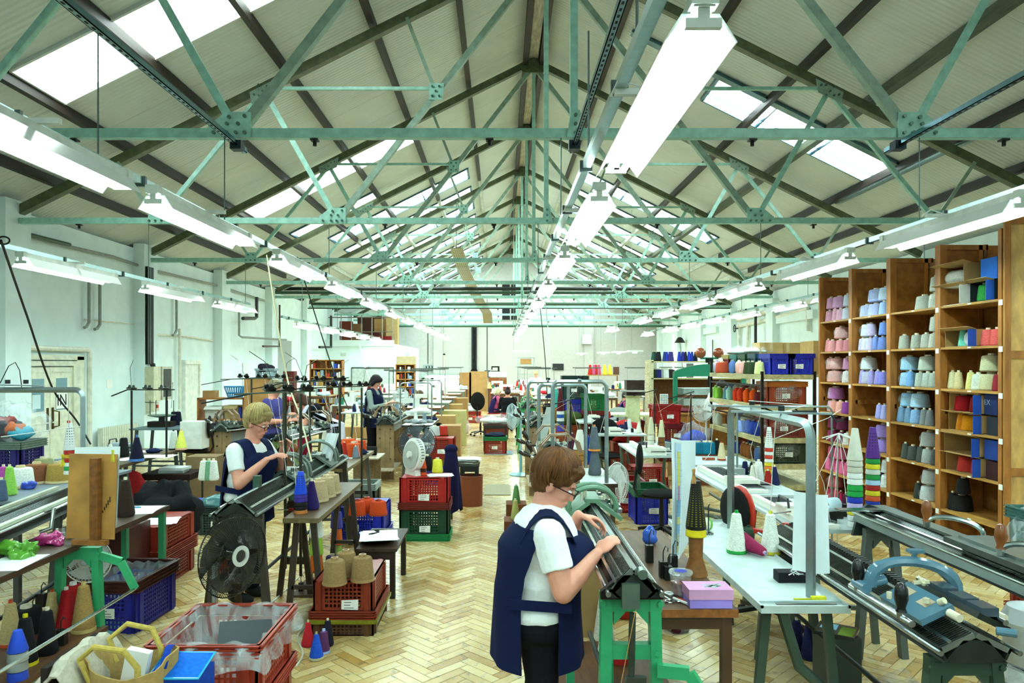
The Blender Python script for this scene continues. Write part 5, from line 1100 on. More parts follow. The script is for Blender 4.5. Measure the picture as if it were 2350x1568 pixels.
# books and bags beneath
t = thing('magazine_box', 'black magazine with blue picture and green leaves lying under the blue machine', 'magazine', Q(1920, 1452, .35)); part('cover', MB().bx(-.11, .11, -.1, .1, 0, .02, rot3((0,0,0), z=-.6)), t, M('24282a', 'gloss')); part('picture', MB().bx(-.09, -.0, -.02, .08, .02, .0215, rot3((0,0,0), z=-.6)), t, M('8fc0dc', 'paper')); part('leaves', MB().bx(.02, .1, -.09, .06, .02, .0215, rot3((0,0,0), z=-.6)), t, M('7d9a2e', 'paper')); part('support', MB().bx(-.1, .1, -.1, .1, -.35, -.001), t, M('2c3830', 'paint'))
for i, px in enumerate((1828, 1857)): yc(px, 1500 if i == 0 else 1512, .001, 'L', '1d2350', 'tall navy yarn cone on the floor under the front right table, %s one' % ['left', 'right'][i], .9)
bag('large white plastic bag of waste on the floor under the right machines', (2.45, 3.35, 0), (.25, .25, .28), 'dfe4de', 12); bag('crumpled white plastic bag behind the blue machine legs', (2.1, 3.75, 0), (.18, .15, .17), 'd8ded8', 13)
# grey machine far right
gm = machine('old grey knitting machine with wooden handles on grey trestles at the right edge', (2.52, 3.1, 0), 0, 1.75, .98, 'none', 'portal', leg='4f5853', mat=M('6c7672', 'metal'), ang=.3, bw=.11)
part('top_plate', MB().bx(-.02, .07, 0, 1.75, .985, 1.0), gm, M('85908b', 'metal')); part('side_trough', MB().grid(1, 12, lambda u, v: (-.12-.02*u, v*1.75, .95-.055*u), .006), gm, M('67716d', 'metal'))
for y in (0, 1.72): part('end_casting', MB().prism([(-.16, -.18), (.14, -.18), (.1, -.02), (-.06, .03), (-.12, -.03)], .025, Matrix(((1,0,0,0),(0,0,1,y),(0,1,0,.98),(0,0,0,1)))), gm, M('3b423f', 'iron'))
c = part('carriage', MB().bx(-.15, .12, .15, .75, 1.0, 1.03).bx(-.1, .06, .2, .7, 1.03, 1.045), gm, M('79837f', 'metal'))
for y in (.95, .35): handle(c, rot3((-.12, y, 1.06)), 'wood', 1.3); part('handle_arm', arch(MB(), (-.12, y, 1.04), (.08, y-.18, 1.02), .07, .014), c, ST_)
part('red_knob', MB().ell((.0, .12, 1.0), (.04, .04, .04)), c, M('b01c1a', 'gloss')); part('end_bracket', MB().bx(-.3, .1, 1.6, 1.68, .985, .995, rot3((0,0,0), z=-.0)), gm, ST_)
part('brace', MB().cyl((0, .15, .5), (0, 1.6, .3), .012, n=8).cyl((-.15, .1, .25), (.15, 1.6, .5), .01, n=8), gm, DKI)
# crate in plastic, bin
crate('brick red crate standing on the floor by the shelving end', (3.75, 4.75, 0), .55, .4, .32, '8a2c1c', inv=False); crate('second brick red crate, stacked on the red crate by the shelving end', (3.75, 4.75, .32), .55, .4, .32, '8f2e1e')
crate('green crate wrapped in torn plastic, topmost by the shelving end', (3.75, 4.75, .642), .55, .4, .34, '3c6f66'); tag(obj('plastic_sleeve', blob_mesh('plastic_sleeve', (.33, .26, .24), .03, 31, FILMW, 34, 10), None, (3.75, 4.75, .8)), 'torn milky plastic sheet over the green crate', 'plastic')
blob('garment', 'dark green folded garment on top of the plastic wrapped crate', 'clothes', (3.9, 4.8, .985), (.16, .12, .06), '1f4a42', .02, 9)
t = thing('waste_bin', 'white plastic bin with domed lid at the right edge', 'bin', (3.1, 4.2, 0)); part('body', MB().lathe([(.12, 0), (.15, .42), (.15, .42)], 24), t, M('c6ced0', 'plastic')); part('lid', MB().lathe([(.155, .42), (.16, .45), (.12, .53), (.02, .56)], 24), t, M('d3dadb', 'gloss'))
# ------------------------------------------------------------------ tables right middle
tA = table('grey table with cone tower and cream knitter, right of the front table', 2.02, 2.62, 4.9, 6.05, .82, 'b4c2c0', '48564a', style='trestle'); home_machine('cream flat knitter with counter on the table beside the striped towers', (2.2, 4.92, 0), 0, 1.05, .82, .35)
ca = Q(1962, 1205, .822); ca.y = 5.0; ca.x = (1962-CX)*5.0/F0
empties_cone('tall tower of nested cones, white with green, blue and yellow bands, cream top', ca, ['eef0ea','e8eae4','d9c62a','b9a6d0','2438a8','1f9a44','1f9a44','e9ebe4','e9ebe4','c9c4b0','d4cfbb','dcd8c6'], .22, .05, .042, holes=False)
cb = Vector(((2003-CX)*5.15/F0, 5.15, .822)); empties_cone('tower of nested cones with purple perforated top and rainbow bands', cb, ['1f9a44','c2441c','e8eae4','22389c','c9502a','d9c62a','a02018','a9c8e0','1f8a3c','c9ccc0','d9c62a','1f8a3c','5c2c86'], .22, .048, .038)
for i, (px, py, s) in enumerate(((1890, 1195, 1), (1910, 1200, .8), (1925, 1190, 1.1), (1935, 1185, .9))):
    t = thing('machine_weight', 'dark hooked weight on the table before the cone towers, %s from the left' % ORD[i], 'weight', Q(px, py, .822), 0, 'weights by the cone towers'); part('block', MB().bx(-.025, .025, -.02, .02, 0, .1*s), t, M('23221e', 'iron')); part('hook', MB().tube([(0, 0, .1*s), (0, 0, .16*s), (.015, 0, .18*s), (.025, 0, .16*s)], .003, 6), t, DKI)
tag(obj('paper_roll', MB().grid(12, 1, lambda u, v: (-.06+.12*v, .05*math.cos(u*5), .05+.05*math.sin(u*5)), .001), None, Q(1905, 1175, .9), .4, M('c6dce4', 'paper')), 'curled pale blue pattern sheet on the cream knitter', 'paper')
tB = table('grey table under the second cream knitter, right middle', 2.0, 2.62, 6.2, 7.9, .82, 'b4c2c0', '4e5c4c', style='cleg'); home_machine('cream flat knitter in the middle right, white carriage towards the camera', (2.22, 6.28, 0), 0, 1.4, .82, .22)
empties_cone('slim white cone tower with yellow and orange bands beside the knitter', Vector(((1765-CX)*7.0/F0, 7.0, .822)), ['2a50a0','e6e8e0','d9c62a','e0762a','d9c62a','e6e8e0','c43a2a','e6e8e0','c43a2a','e6e8e0'], .2, .042, .035)
yc(1741, 1104, .822, 'S', 'dfe2dc', 'white yarn cone standing behind the cream knitter', 1.1); yc(1727, 1092, .822, 'S', '1c2420', 'small black yarn cone with green tip behind the knitter', .8, '2a8a3a')
t = office_chair('office chair with black back and red rear shell between the tables', (1.97, 5.4, 0), .25, '1c1c1b', h=.48, bh=.36, bw=.38); part('back_shell', MB().ell((-.205, -.02, .86), (.04, .19, .19), n=18), t, M('c0321c', 'plastic'))
tC = table('small grey table with turquoise cones beside the metal rack', 2.3, 3.05, 8.5, 9.3, .76, 'b4c4c4', '5a6a5c', style='cleg')
for i, (px, c) in enumerate(((1602, '0f6680'), (1618, '12708c'), (1629, '0f6a86'))): yc(px, 1042, .762, 'B', c, 'turquoise yarn cone on the small grey table, %s from the left' % ORD[i], 1.0, group='turquoise cones')
yc(1645, 1043, .762, 'S', '161616', 'black yarn cone behind the turquoise cones', 1.1); yc(1656, 1056, .762, 'L', 'd8c49a', 'tall beige yarn cone with red tip on the small grey table', .85, 'b83a22')
t = thing('marker_pen', 'orange and blue tool lying at the table front edge', 'tool', Q(1625, 1056, .762)); part('grip', MB().beam((-.07, 0, .015), (.08, 0, .015), .03), t, M('b0502a', 'plastic'))
mast = yarn_mast('thin silver yarn mast with hanging white threads near the pink shelving', (2.5, 7.6, 0), 0, 1.0, .0, 1.5, arms=0); 
t = thing('thread_spider', 'white star of thread guides with hanging threads before the pink cones', 'thread guide', (P(1925, 995, 7.0))); m = MB()
for k in range(7): a = k*.9; m.tube([(0, 0, 0), (.16*math.cos(a), .1*math.sin(a), -.05)], .006, 5)
part('arm', m, t, M('d6dcd6', 'plastic'), stuff=True); m = MB()
for q in ((-110, 190), (-60, 240), (-15, 200), (25, 180), (60, 160)): m.tube([(0, 0, 0), (q[0]*.0035, 0, -q[1]*.0042)], .003, 4)
part('thread', m, t, WH, stuff=True); part('post', MB().cyl((0, .03, 0), (.0, .03, -1.27), .008, n=6), t, CHR)
# right middle: crates, chairs, knitters
crate('blue crate with green rim on the floor under the black chair', (1.84, 9.0, 0), .42, .55, .43, '2530a8', '1c6a3c'); crate('red crate behind and left of the blue and green crate', (1.66, 9.65, 0), .45, .5, .42, 'a81e1c'); crate('upturned red crate under the cream knitter table, centre right', (2.3, 11.3, 0), .6, .4, .36, '9a2018', inv=True)
bucket('brown plastic bin standing before the upturned red crate', (1.95, 9.9+.6, 0), .15, .38, '6f3420'); bucket('brown plastic bin behind the C shaped table leg', (2.0, 12.4, 0), .17, .42, '7a2f1c')
office_chair('black office chair in front of the blue and green crate', (1.8, 8.05, 0), -.25, h=.5, bh=.36, bw=.36); office_chair('black office chair with wide back, centre right', (1.72, 11.4, 0), .2-PI/2, h=.5, bh=.38, bw=.5)
table('grey table under the cream knitter, centre right', 1.65, 2.35, 8.7, 10.1, .84, 'b9c6c2', '4f6650', style='cleg'); home_machine('cream flat knitter on the centre right table, nearer one', (1.9, 8.75, 0), 0, 1.2, .84, .1)
table('grey table under the farther cream knitter, centre right', 1.55, 2.3, 11.3, 12.7, .84, 'b9c6c2', '4f6650', style='cleg'); home_machine('cream flat knitter on the farther centre right table', (1.8, 11.35, 0), 0, 1.2, .84, .15)
table('grey table of knitting tools, third back in the centre right', 1.5, 2.35, 13.7, 15, .84, 'b4c2bc', '4f6650', style='cleg'); home_machine('cream flat knitter on the third centre right table', (1.85, 13.75, 0), 0, 1.2, .84, .5)
for i, (px, py, c) in enumerate(((1494, 1035, 'd6cfae'), (1518, 1040, 'd8d0a8'))):
    empties_cone('cream cone on a %s former beside the cream knitters, %s one' % (['white', 'wooden'][i], ['left', 'right'][i]), P(px, py, 9.2+i*.2)*1.0, ['e2ddc8' if not i else '7a4a1e']*3+[c], .22, .045, .07, holes=False)
CR = [('red crate tilted on top of the stack with a paper label', 1500, 1563, 918, 962, 'a81a1a'), ('dark red crate, middle of the labelled stack', 1518, 1580, 962, 1006, '7a1c18'), ('dark red crate, bottom of the labelled stack', 1516, 1582, 1006, 1062, '6f1a14')]
for i, (l, a, b, y0_, y1_, c) in enumerate(CR):
    Y = 12.6; x = P((a+b)/2, 0, Y).x; crate(l, (x, Y+.2, [.902, .571, .24][i]), (b-a)*Y/F0, .4, .33, c, rz=.08*(1-i))
carton('brown box beneath the dark red labelled crates', (P(1549, 0, 12.6).x, 12.85, 0), .5, .4, .238)
bag('blue and clear plastic bag of yarn beside the labelled crates', (P(1600, 0, 11.6).x, 11.8, .55), (.27, .22, .24), '2a40b0', 21); carton('box under the blue bag beside the metal rack', (P(1600, 0, 11.6).x, 11.8, 0), .55, .5, .55, '6f3a22')
crate('dark red crate of maroon knitwear behind the cream knitters', (2.75, 16.2, .3), .9, .5, .4, '6a1c18'); crate('crate supporting the maroon knitwear crate', (2.75, 16.2, 0), .9, .5, .3, '5a1814', inv=True, tag_=False); blob('knitwear', 'red and white patterned knitwear heap between the knitters', 'clothes', (2.25, 12.95, .55), (.3, .3, .22), 'b02a2a', .04, 7, mat=None); carton('box under the red knitwear heap', (2.25, 12.95, 0), .5, .4, .55, '7a2a1c')
blob('knitwear', 'camouflage green knitwear heap on orange crate', 'clothes', (1.35, 14.7, .72), (.34, .3, .16), '3a4a20', .04, 17); crate('orange brown crate under the camouflage knitwear', (1.4, 14.7, .36), .55, .4, .36, '9a4a24'); crate('red crate under the orange brown crate', (1.4, 14.7, 0), .55, .4, .36, '8a2c1c', inv=True)
blob('knitwear', 'bright red knitwear heap right of the camouflage heap', 'clothes', (1.95, 15.4, .85), (.25, .25, .1), 'b8202a', .04, 18); 
# ------------------------------------------------------------------ centre row machines
machine('hand knitting machine with tan bridge handles on a chipboard stand, centre row, nearest', (.55, 6.3, 0), 0, 1.9, 1.1, 'tan', 'chip', at=(.2, .75))
machine('hand knitting machine with tan bridge on chipboard stand, centre row, second back', (.57, 10.6, 0), 0, 1.9, 1.14, 'tan', 'chip', at=(.25,))
machine('hand knitting machine with bright green carriage, centre row, third back', (.6, 15.6, 0), 0, 1.8, 1.12, 'arch', 'portal', at=(.2,), leg='2f9a55', car=dict(mat=M('2f8a4a', 'paint'), hk='dark', r=.12))
fan('tall pedestal fan with pale blue guard and blue motor in the aisle', (.22, 12.6, 0), -1.25, .23, zc=1.03, guard='b9d0d0', blade='c9d6d6', body='8fc4cc', pole='a9d0d6', hub='a9d6dc', dense=60)
table('white topped table with grey cones and a mast behind the standing woman', .68, 1.12, 6.9, 7.95, .8, 'd6dcd6', '3f2a1a', style='post', edge='3a2418')
yc(1365, 1090, .802, 'L', '565f66', 'tall dark grey yarn cone, lower of two, on the white table', 1.15); o = yc(1364, 1090, .802, 'L', '5c666e', 'dark grey yarn cone with orange tip stacked on the other', 1.0, 'e08a3a'); o.location.z += .25
yc(1348, 1065, .802, 'L', '1c3a8a', 'tall blue yarn cone left of the grey ones', 1.25, '5a2a7a'); t = empties_cone('wooden former with a white cone on top, on the white table', Q(1331, 1068, .802), ['b8803a', 'b8803a', 'b8803a', 'e2e0d4'], .22, .075, .06, holes=False)
yc(1312, 1040, .802, 'L', '5a1f3c', 'plum yarn cone beside the wooden former', 1.0, 'b9b0b4'); 
empties_cone('striped tower of red, white, blue and violet cones in the centre row', P(1286, 998, 9.5), ['c2442a','4a3aa0','5a4ab0','3a4a5a','e6e8e0','2a5ab0','e6e8e0','5a1420'], .3, .05, .045, holes=False); table('green topped table in the centre row behind the standing woman', .72, 1.15, 8.4, 10.6, .8, '5f9484', '3d5a4c', style='trestle')
for i, (px, py, Y, zt) in enumerate(((1392, 1108, 6.95, 1.78), (1344, 1030, 8.0, 1.72), (1304, 1030, 9.3, 1.72))):
    yarn_mast('grey tube yarn mast in the centre row, %s from the camera' % ORD[i], (P(px, 0, Y).x-.5, Y, .8 if i != 1 else .8), -.02, .5, 0, zt-.8, arms=1, r=.02, wires=False)
fan('white pedestal fan behind the white table leg, centre right', (1.17, 7.4, 0), .9, .22, zc=.72, guard='dfe4e0', blade='d6dcda', body='dfe3df', pole='d6dcd8', hub='e6eae6', dense=56)
tag(obj('hanging_chart', MB().grid(3, 8, lambda u, v: Vector((-.03+.12*u+.16*v, .05*u, -.52+.55*v)), .002), None, P(1232, 940, 9.6), 0, M('cfdad6', 'paper')), 'long white paper chart hanging from the centre mast', 'paper')
empties_cone('turquoise perforated cone on a wooden former in the centre row', P(1276, 965, 11), ['8a5a22', '8a5a22', '3fb0a0'], .28, .055, .1)

for i, (x, y, h_) in enumerate(((.2, 9.3, .16), (.17, 8.4, .14))):
    carton('brown wooden block on the floor at the aisle edge, %s one' % ['farther', 'nearer'][i], (x, y, 0), .26, .3, h_, '6a3c1e', tape=False, name='wooden_block'); yarn('L', '5a8a50' if not i else 'a8a860', (x, y-.02, h_+.001), '%s yarn cone on the wooden block at the aisle edge' % ('green' if not i else 'olive yellow'), sc=.9)
carton('brown cardboard box behind the green machine carriage', (.52, 5.3, 0), .4, .35, .95, '9a7a4c')
# ================================================================== left foreground
bt2 = .80
bl_ = table('long narrow dark topped bench in the left foreground on green cast stands', -3.08, -2.70, 3.2, 5.86, bt2, '4a3a2c', '2f8f5c', style='none' if False else 'post', kind='wood', edge='4a3020')
for y in (4.62, 3.3):
    t = thing('cast_stand', 'bright green cast iron stand under the left bench, %s one' % ('farther' if y > 4 else 'nearer'), 'stand', (-2.72, y, 0)); portal(t, -.13, .15, 0, .775, M('2f9a63', 'paint'), splay=.03, bars=(.12,))
    part('arm', MB().beam((.15, 0, .72), (.28, .0, .68), .03, .05).beam((.28, 0, .68), (.36, .02, .5), .03, .045), t, M('2f9a63', 'paint'))
wire_thing('steel_rod', 'long steel rod running beside the left bench between the stand arms', 'rod', (-2.36, 3.1, .5), [[(0, 0, 0), (0, 1.55, 0)]], .009, 'b9c0b8')
o = obj('lower_shelf', MB().bx(-3.05, -2.52, 3.0, 4.62, .24, .27), None, mats=M('5a3a22', 'wood')); tag(o, 'brown wooden shelf under the left bench holding yarn cones', 'shelf')
SH = [(152, 1445, 'L', 'a01418', 1.0, 'e8e6e0'), (192, 1448, 'L', '9a7a44', 1.15, 'b9a060'), (168, 1400, 'N', 'b01c1c', 1.1, 'e6e4de'), (120, 1440, 'L', 'c0a870', .9, 'd0502a'), (108, 1500, 'L', '121214', 1.0, None), (58, 1525, 'L', '121214', 1.05, 'd0c41c'), (24, 1480, 'L', 'c4ac74', 1.0, 'd0502a'), (60, 1452, 'B', '141416', 1.0, None)]
for i, (px, py, ty, c, s, b_) in enumerate(sorted(SH)):
    yc(px, py, .27, ty, c, '%s yarn cone on the shelf under the left bench, %s from the left' % (cname(c), ORD[i]), s, b_, 'cones under the left bench')
empties_cone('blue pointed cone wound with grey yarn on the lower left shelf', Q(26, 1568, .27)+Vector((0, .05, 0)), ['2a4ac0', '9aa09c', '9aa09c', '2a50d0'], .11, .05, .05, holes=False)
for i, (px, py) in enumerate(((95, 1392), (75, 1430), (140, 1480), (45, 1545))):
    t = thing('machine_weight', 'iron weight with hook hanging or standing by the left bench, %s' % ['uppermost', 'second', 'third', 'lowest'][i], 'weight', Q(px, py, .272 if i > 1 else .272)); part('block', MB().bx(-.03, .03, -.02, .02, 0, .09), t, M('2e2c28', 'iron')); part('hook', MB().tube([(0, 0, .09), (0, 0, .14), (.015, 0, .165), (.03, 0, .15)], .004, 6), t, DKI)
mb_ = machine('long dark flat knitting bed behind the left bench, running away from the camera', (-3.0, 3.6, 0), .16, 2.1, .99, 'none', 'portal', leg='3a4038', mat=M('23231f', 'metal'), ang=.25, bw=.13)
part('cream_strip', MB().bx(.1, .135, 0, 2.1, .965, .985), mb_, M('b9c0a4', 'paint')); part('cream_strip', MB().bx(-.17, -.14, 0, 2.1, .97, .99), mb_, M('b9b8a0', 'paint')); part('crank', MB().tube([(.14, 1.2, .96), (.2, 1.2, .98), (.2, 1.16, .86), (.14, 1.14, .84)], .014, 8), mb_, M('9a9c94', 'metal'))
# easel board
t = thing('pattern_board', 'brown hardboard easel panel with a wooden post clipped with yellow pegs', 'board', (-2.62, 4.6, bt2+.002), -.1)
part('board', MB().bx(-.17, .16, -.006, .0, .03, .57, rot3((0,0,0), x=-.06)), t, M('ab7a3a', 'wood', gs=(1, 1, 1))); part('post', MB().bx(.02, .075, -.045, -.008, 0, .55), t, M('7a4a1e', 'wood')); part('foot', MB().bx(-.1, .13, -.05, -.01, 0, .03), t, M('8a5a2a', 'wood'))
part('paper', MB().grid(4, 4, lambda u, v: (-.16+.32*u, (.03+.035*v)+.01*math.sin(u*5), .1+.505*v+.012*u), .001), t, M('dfe8e6', 'paper'))
m = MB(); [m.bx(.08+k*.012, .088+k*.012, -.008, -.0066, .2+k*.017, .215+k*.022) for k in range(5)]; part('handwriting', m, t, M('3a2410', 'rub'), stuff=True)
peg('yellow clothes peg on the upper left corner of the hardboard easel', (-2.79, 4.58, 1.30), .5, 'c9bc1c'); peg('yellow clothes peg on the upper right corner of the hardboard easel', (-2.46, 4.56, 1.33), -.5, 'd2c830')
o = yc(288, 1185, bt2, 'L', '33241c', 'dark brown yarn cone standing behind the hardboard easel', 1.0); o.scale = (1.1, 1.1, 1.1)
sheet('paper_sheets', 'white paper sheets lying on the right end of the left bench', 'paper', Q(330, 1172, bt2)+Vector((0, 0, .001)), .2, .3, n=2, rz=.2); tag(obj('pen', MB().cyl((0,0,0), (.1, .02, 0), .006, n=8), None, Q(292, 1168, bt2)+Vector((0,0,.01)), 0, M('3a9ac0', 'gloss')), 'blue pen lying on the bench papers', 'pen')
sheet('paper_sheets', 'white paper under the crisp bag at the near left bench end', 'paper', Q(35, 1298, bt2)+Vector((-.05, .05, .001)), .24, .35, n=1, rz=.1)
blob('snack_bag', 'crumpled green and yellow snack bag on the left bench', 'bag', Q(45, 1278, bt2), (.1, .06, .05), '5a9a30', .03, 5, 'gloss', fr=22, n=36); blob('snack_bag', 'shiny pink snack bag behind the green one', 'bag', Q(95, 1258, bt2)+Vector((0, .08, 0)), (.09, .05, .04), 'a82a6a', .02, 6, 'gloss', fr=20, n=32)
for i, (px, c, d) in enumerate(((131, 'd8642a', 'c9ccc4'), (145, 'a9acac', '9a9c9c'), (156, '9ac02a', 'd6d8cc'), (165, '2a1c5a', '2a1c5a'))):
    t = thing('small_bottle', 'small %s bottle in the row on the left bench' % ['orange banded silver', 'plain silver', 'lime banded white', 'dark purple'][i], 'bottle', Q(px, 1236, bt2)); part('body', MB().lathe([(.011, 0), (.012, .005), (.012, .04), (.008, .045)], 12), t, M(c, 'gloss')); part('cap', MB().cyl((0, 0, .04), (0, 0, .065), .009, n=12), t, M(d, 'gloss'))
fan('small white desk fan lying behind the green stand on the left', (-2.95, 5.15, 0), .2, .16, zc=.55, guard='e4e4dc', blade='cfd8d8', body='7fb8c0', pole='7fb8c0', dense=40)
# things at left behind the bed
tl = table('grey side table under the big yarn cones at the far left', -5.6, -3.85, 5.75, 7.5, .85, '6d7880', '3a3a38', style='post')
for i, (px, c) in enumerate(((8, 'b04a9a'), (22, '8ac050'))): yc(px, 1136, .852, 'L', c, '%s tall yarn cone at the left photo edge' % cname(c), .95)
for i, (px, py, c) in enumerate(((47, 1118, 'd9dccf'), (84, 1108, '7a4a2c'), (135, 1107, '9a7c3a'))): yc(px, py, .852, 'B', c, 'large %s yarn cone on the left side table' % cname(c), 1.12, 'cdb88a', 'large cones on the left side table')
yc(100, 1088, .852, 'B', '8a8a60', 'olive yarn cone behind the brown and ochre ones', 1.0); blob('sweet_bag', 'crumpled blue and white sweet bag on the left side table', 'bag', Q(68, 1122, .852), (.07, .05, .04), '3a50c0', .015, 4, 'gloss', fr=16)
crate('purple blue crate at the left holding a big plastic bag of knitwear', (-4.95, 7.2, .852), .56, .4, .34, '2a2060', '6a7a6a', tag_=False)
t = thing('plastic_bag', 'big clear bag of multicoloured knitwear on the purple crate at left', 'bag', (-4.93, 7.2, 1.2)); rr = random.Random(3)
for i, c in enumerate(['2a7aa8', '7a2a2c', 'c05a24', '1c3a6a', '9a3020', '3a9ab0', 'c9a02a', '241c2a']): part('garment', blob_mesh('garment', (.11, .1, .06), .025, i, M(c, 'cloth'), 14, 12), t, None, (-.2+.4*((i*.37) % 1), -.06+.1*((i*.61) % 1), .05+.13*((i*.23) % 1)))
part('film', blob_mesh('film', (.36, .27, .2), .04, 9, FILM, 34, 9), t, None, (0, 0, .16))
empties_cone('white perforated cone tower with red and yellow bands near the left doors', P(160, 1088, 5.9), ['e8eae6', '2a9a4a', 'e8eae6', 'b8281c', 'd0a030', 'b8281c', 'e8eae6'], .22, .045, .033); t = thing('clothes_peg', 'red peg holding thread above the white cone tower', 'peg', P(157, 985, 5.9)); part('peg', MB().bx(-.008, .012, -.006, .006, 0, .07), t, M('b81c1c', 'plastic'))
o = yc(3, 1150, .85, 'S', '4a5a70', 'slate cone at far left', 1); bpy.data.objects.remove(o.children[0]) if False else None
t = thing('yarn_mast', 'grey yarn mast with tension arms standing at the left foreground', 'mast', (0, 0, 0)); Y = 5.6; x1, zt = P(190, 895, Y).x, P(190, 895, Y).z
part('frame', MB().tube([(x1, Y, .1), (x1, Y, zt-.06)]+[(x1-.06+.06*math.cos(q*PI/12), Y, zt-.06+.06*math.sin(q*PI/12)) for q in range(1, 7)]+[(x1-1.9, Y-.1, zt)], .022, 4), t, M('9ba8a8', 'metal')); p = part('tension_arm', MB().beam((x1-1.0, Y-.1, zt+.05), (x1-.3, Y, zt+.03), .025, .01), t, M('9ba8a8', 'metal'))
for i in range(5): part('tension_disc', MB().cyl((x1-.95+i*.14, Y-.08, zt+.05), (x1-.95+i*.14, Y-.08, zt+.08), .018, n=10), p, DKI)
part('spring_wire', MB().tube([P(0, 880, Y), P(20, 840, Y), P(35, 832, Y), P(45, 850, Y), P(50, 890, Y)], .0035, 5), p, DKI); part('thread', MB().tube([P(157, 900, 5.6), P(158, 985, 5.85)], .0028, 4).tube([P(190, 978, 5.6), P(100, 990, 5.4), P(2, 1003, 5.2)], .003, 4), t, WH, stuff=True)
# crates between
crate('blue crate with red rim and lined with clear plastic, left of the black fan', (-2.84, 5.5, 0), .46, .62, .38, '23248a', '4a2018', rz=-.05); tag(obj('bin_liner', MB().grid(14, 14, lambda u, v: ((-2.84+(u-.5)*.44), 5.5+(v-.5)*.58, .36-.22*(1-max(abs(u-.5), abs(v-.5))*2)**.6+.012*math.sin(u*31+v*17)), .002), None, None, 0, FILM), 'clear plastic liner inside the blue crate with red rim', 'liner')
for i, (x, y, z, c) in enumerate(((-3.2, 6.55, 0, '8a2418'), (-3.2, 6.55, .27, '8f2a1a'))): crate('%s red brown crate of the stack behind the blue crate' % ['lower', 'upper'][i], (x, y, z), .56, .72, .27, c, inv=bool(i))
sheet('paper_sheets', 'white paper on top of the red brown crate stack, left', 'paper', (-3.05, 6.45, .542), .3, .3, n=2, rz=.3)
t = thing('folded_cloth', 'folded tan cloth in clear plastic on a black tray', 'cloth', (-3.3, 6.0, .6)); part('fold', blob_mesh('fold', (.28, .2, .035), .012, 3, M('8a7050', 'cloth'), 22, 5), t, None, (0, 0, .04)); part('fold', blob_mesh('fold', (.2, .15, .03), .012, 4, M('80684a', 'cloth'), 22, 5), t, None, (.03, 0, .1)); part('film', blob_mesh('film', (.25, .18, .03), .02, 5, FILM, 22, 9), t, None, (-.06, 0, .14)); part('tray', MB().bx(-.3, .28, -.2, .2, -.6, .01), t, M('4a1f1a', 'plastic'))
crate('blue crate stacked behind the tan cloth, left', (-3.82, 8.6, 0), .56, .6, .3, '2428a0', inv=True); crate('grey green crate lined with a teal bag behind the black fan', (-3.25, 8.4, 0), .52, .42, .32, '3a4a48'); blob('bag_liner', 'teal crumpled bag in the grey green crate', 'bag', (-3.25, 8.4, .28), (.27, .22, .08), '4a7a7c', .03, 6, 'gloss')
sheet('paper_sheets', 'white paper on the blue crate at left', 'paper', (-3.8, 8.5, .302), .36, .25)
blob('backpack', 'black coat with blue trim slumped over crates on the left', 'coat', (-3.4, 7.25, .2), (.34, .3, .33), '17171a', .05, 14); blob('backpack', 'blue and black rucksack on the floor by the blue crate', 'rucksack', (-3.75, 6.75, 0), (.22, .2, .17), '1c3a90', .03, 15)
fan('large black pedestal fan with chrome pole in the left foreground', (-1.66, 4.42, 0), 1.08, .255, zc=.78, dense=96, nb=5, blade='343430'); 
for i, (col_, rim) in enumerate((('8a2c1a', '9a3020'), ('8f2a18', '9a3420'))):
    crate('red crate lined with clear plastic in the left foreground, %s one' % ['lower', 'upper'][i], (-1.47, 3.86, i*.275), .56, .62, .285, col_, rim, tag_=not i)
def liner(u, v):
    a = (u-.5)*2; b = (v-.5)*2; mx_ = max(abs(a), abs(b)); k = 1+.16*max(0, (mx_-.82)/.18); zz = .58-.32*(1-mx_)**.5 if mx_ < .82 else .58-.32*(.18)**.5+(mx_-.82)/.08*.14 if mx_ < .9 else .58-(mx_-.9)/.1*.13
    return (-1.47+a*.28*k+.01*math.sin(v*23), 3.86+b*.31*k+.012*math.sin(u*29), zz+.012*math.sin(u*17+v*23))
tag(obj('bin_liner', MB().grid(36, 36, liner, .0015), None, None, 0, FILM), 'clear plastic liner spilling over the upper red crate', 'liner'); tag(obj('grey_folder', MB().bx(-.14, .14, -.01, .01, 0, .22, rot3((0,0,0), x=-.5)), None, (-1.42, 3.95, .31), .15, M('3f4648', 'plastic')), 'dark grey folder standing in the lined red crate', 'folder')
# chair with coat and bags
t = thing('side_chair', 'chair in the bottom left corner hidden under a pale grey coat', 'chair', (-1.7, 3.2, 0)); part('seat', MB().bx(-.22, .22, -.22, .22, .42, .46), t, M('2a2420', 'cloth'))
for x in (-.2, .2):
    for y in (-.2, .2): part('leg', MB().cyl((x, y, 0), (x, y, .42), .013, n=8), t, DKI)
part('backrest', MB().bx(-.22, -.19, -.2, .2, .5, .68), t, M('2a2420', 'cloth'))
tag(obj('coat', MB().grid(22, 18, lambda u, v: (-1.92+.11*math.sin(PI*v)*1.0+(.16*(v-.5)*2)*(1 if v > .5 else 1)+.012*math.sin(u*19), 2.96+.44*u, .72-.30*abs(v-.42)**1.1*2.1-.05*(abs(u-.5)*2)**3+.006*math.sin(u*27+v*9)), .012), None, None, 0, M('b4ac98', 'cloth')), 'pale beige grey coat draped over the chair back', 'coat')
t = thing('tote_bag', 'open tan cloth tote bag with rope handles on the chair', 'bag', (-1.62, 3.15, .40)); part('body', MB().grid(26, 10, lambda u, v: ((.16+.03*v)*math.cos(2*PI*u)+.012*math.sin(u*44), (.12+.03*v)*math.sin(2*PI*u), .26*v+.035*v*math.sin(u*4*PI+1)), .006), t, M('a88a54', 'cloth')); part('base', MB().ell((0, 0, .01), (.16, .12, .02), n=24), t, M('a88a54', 'cloth'))
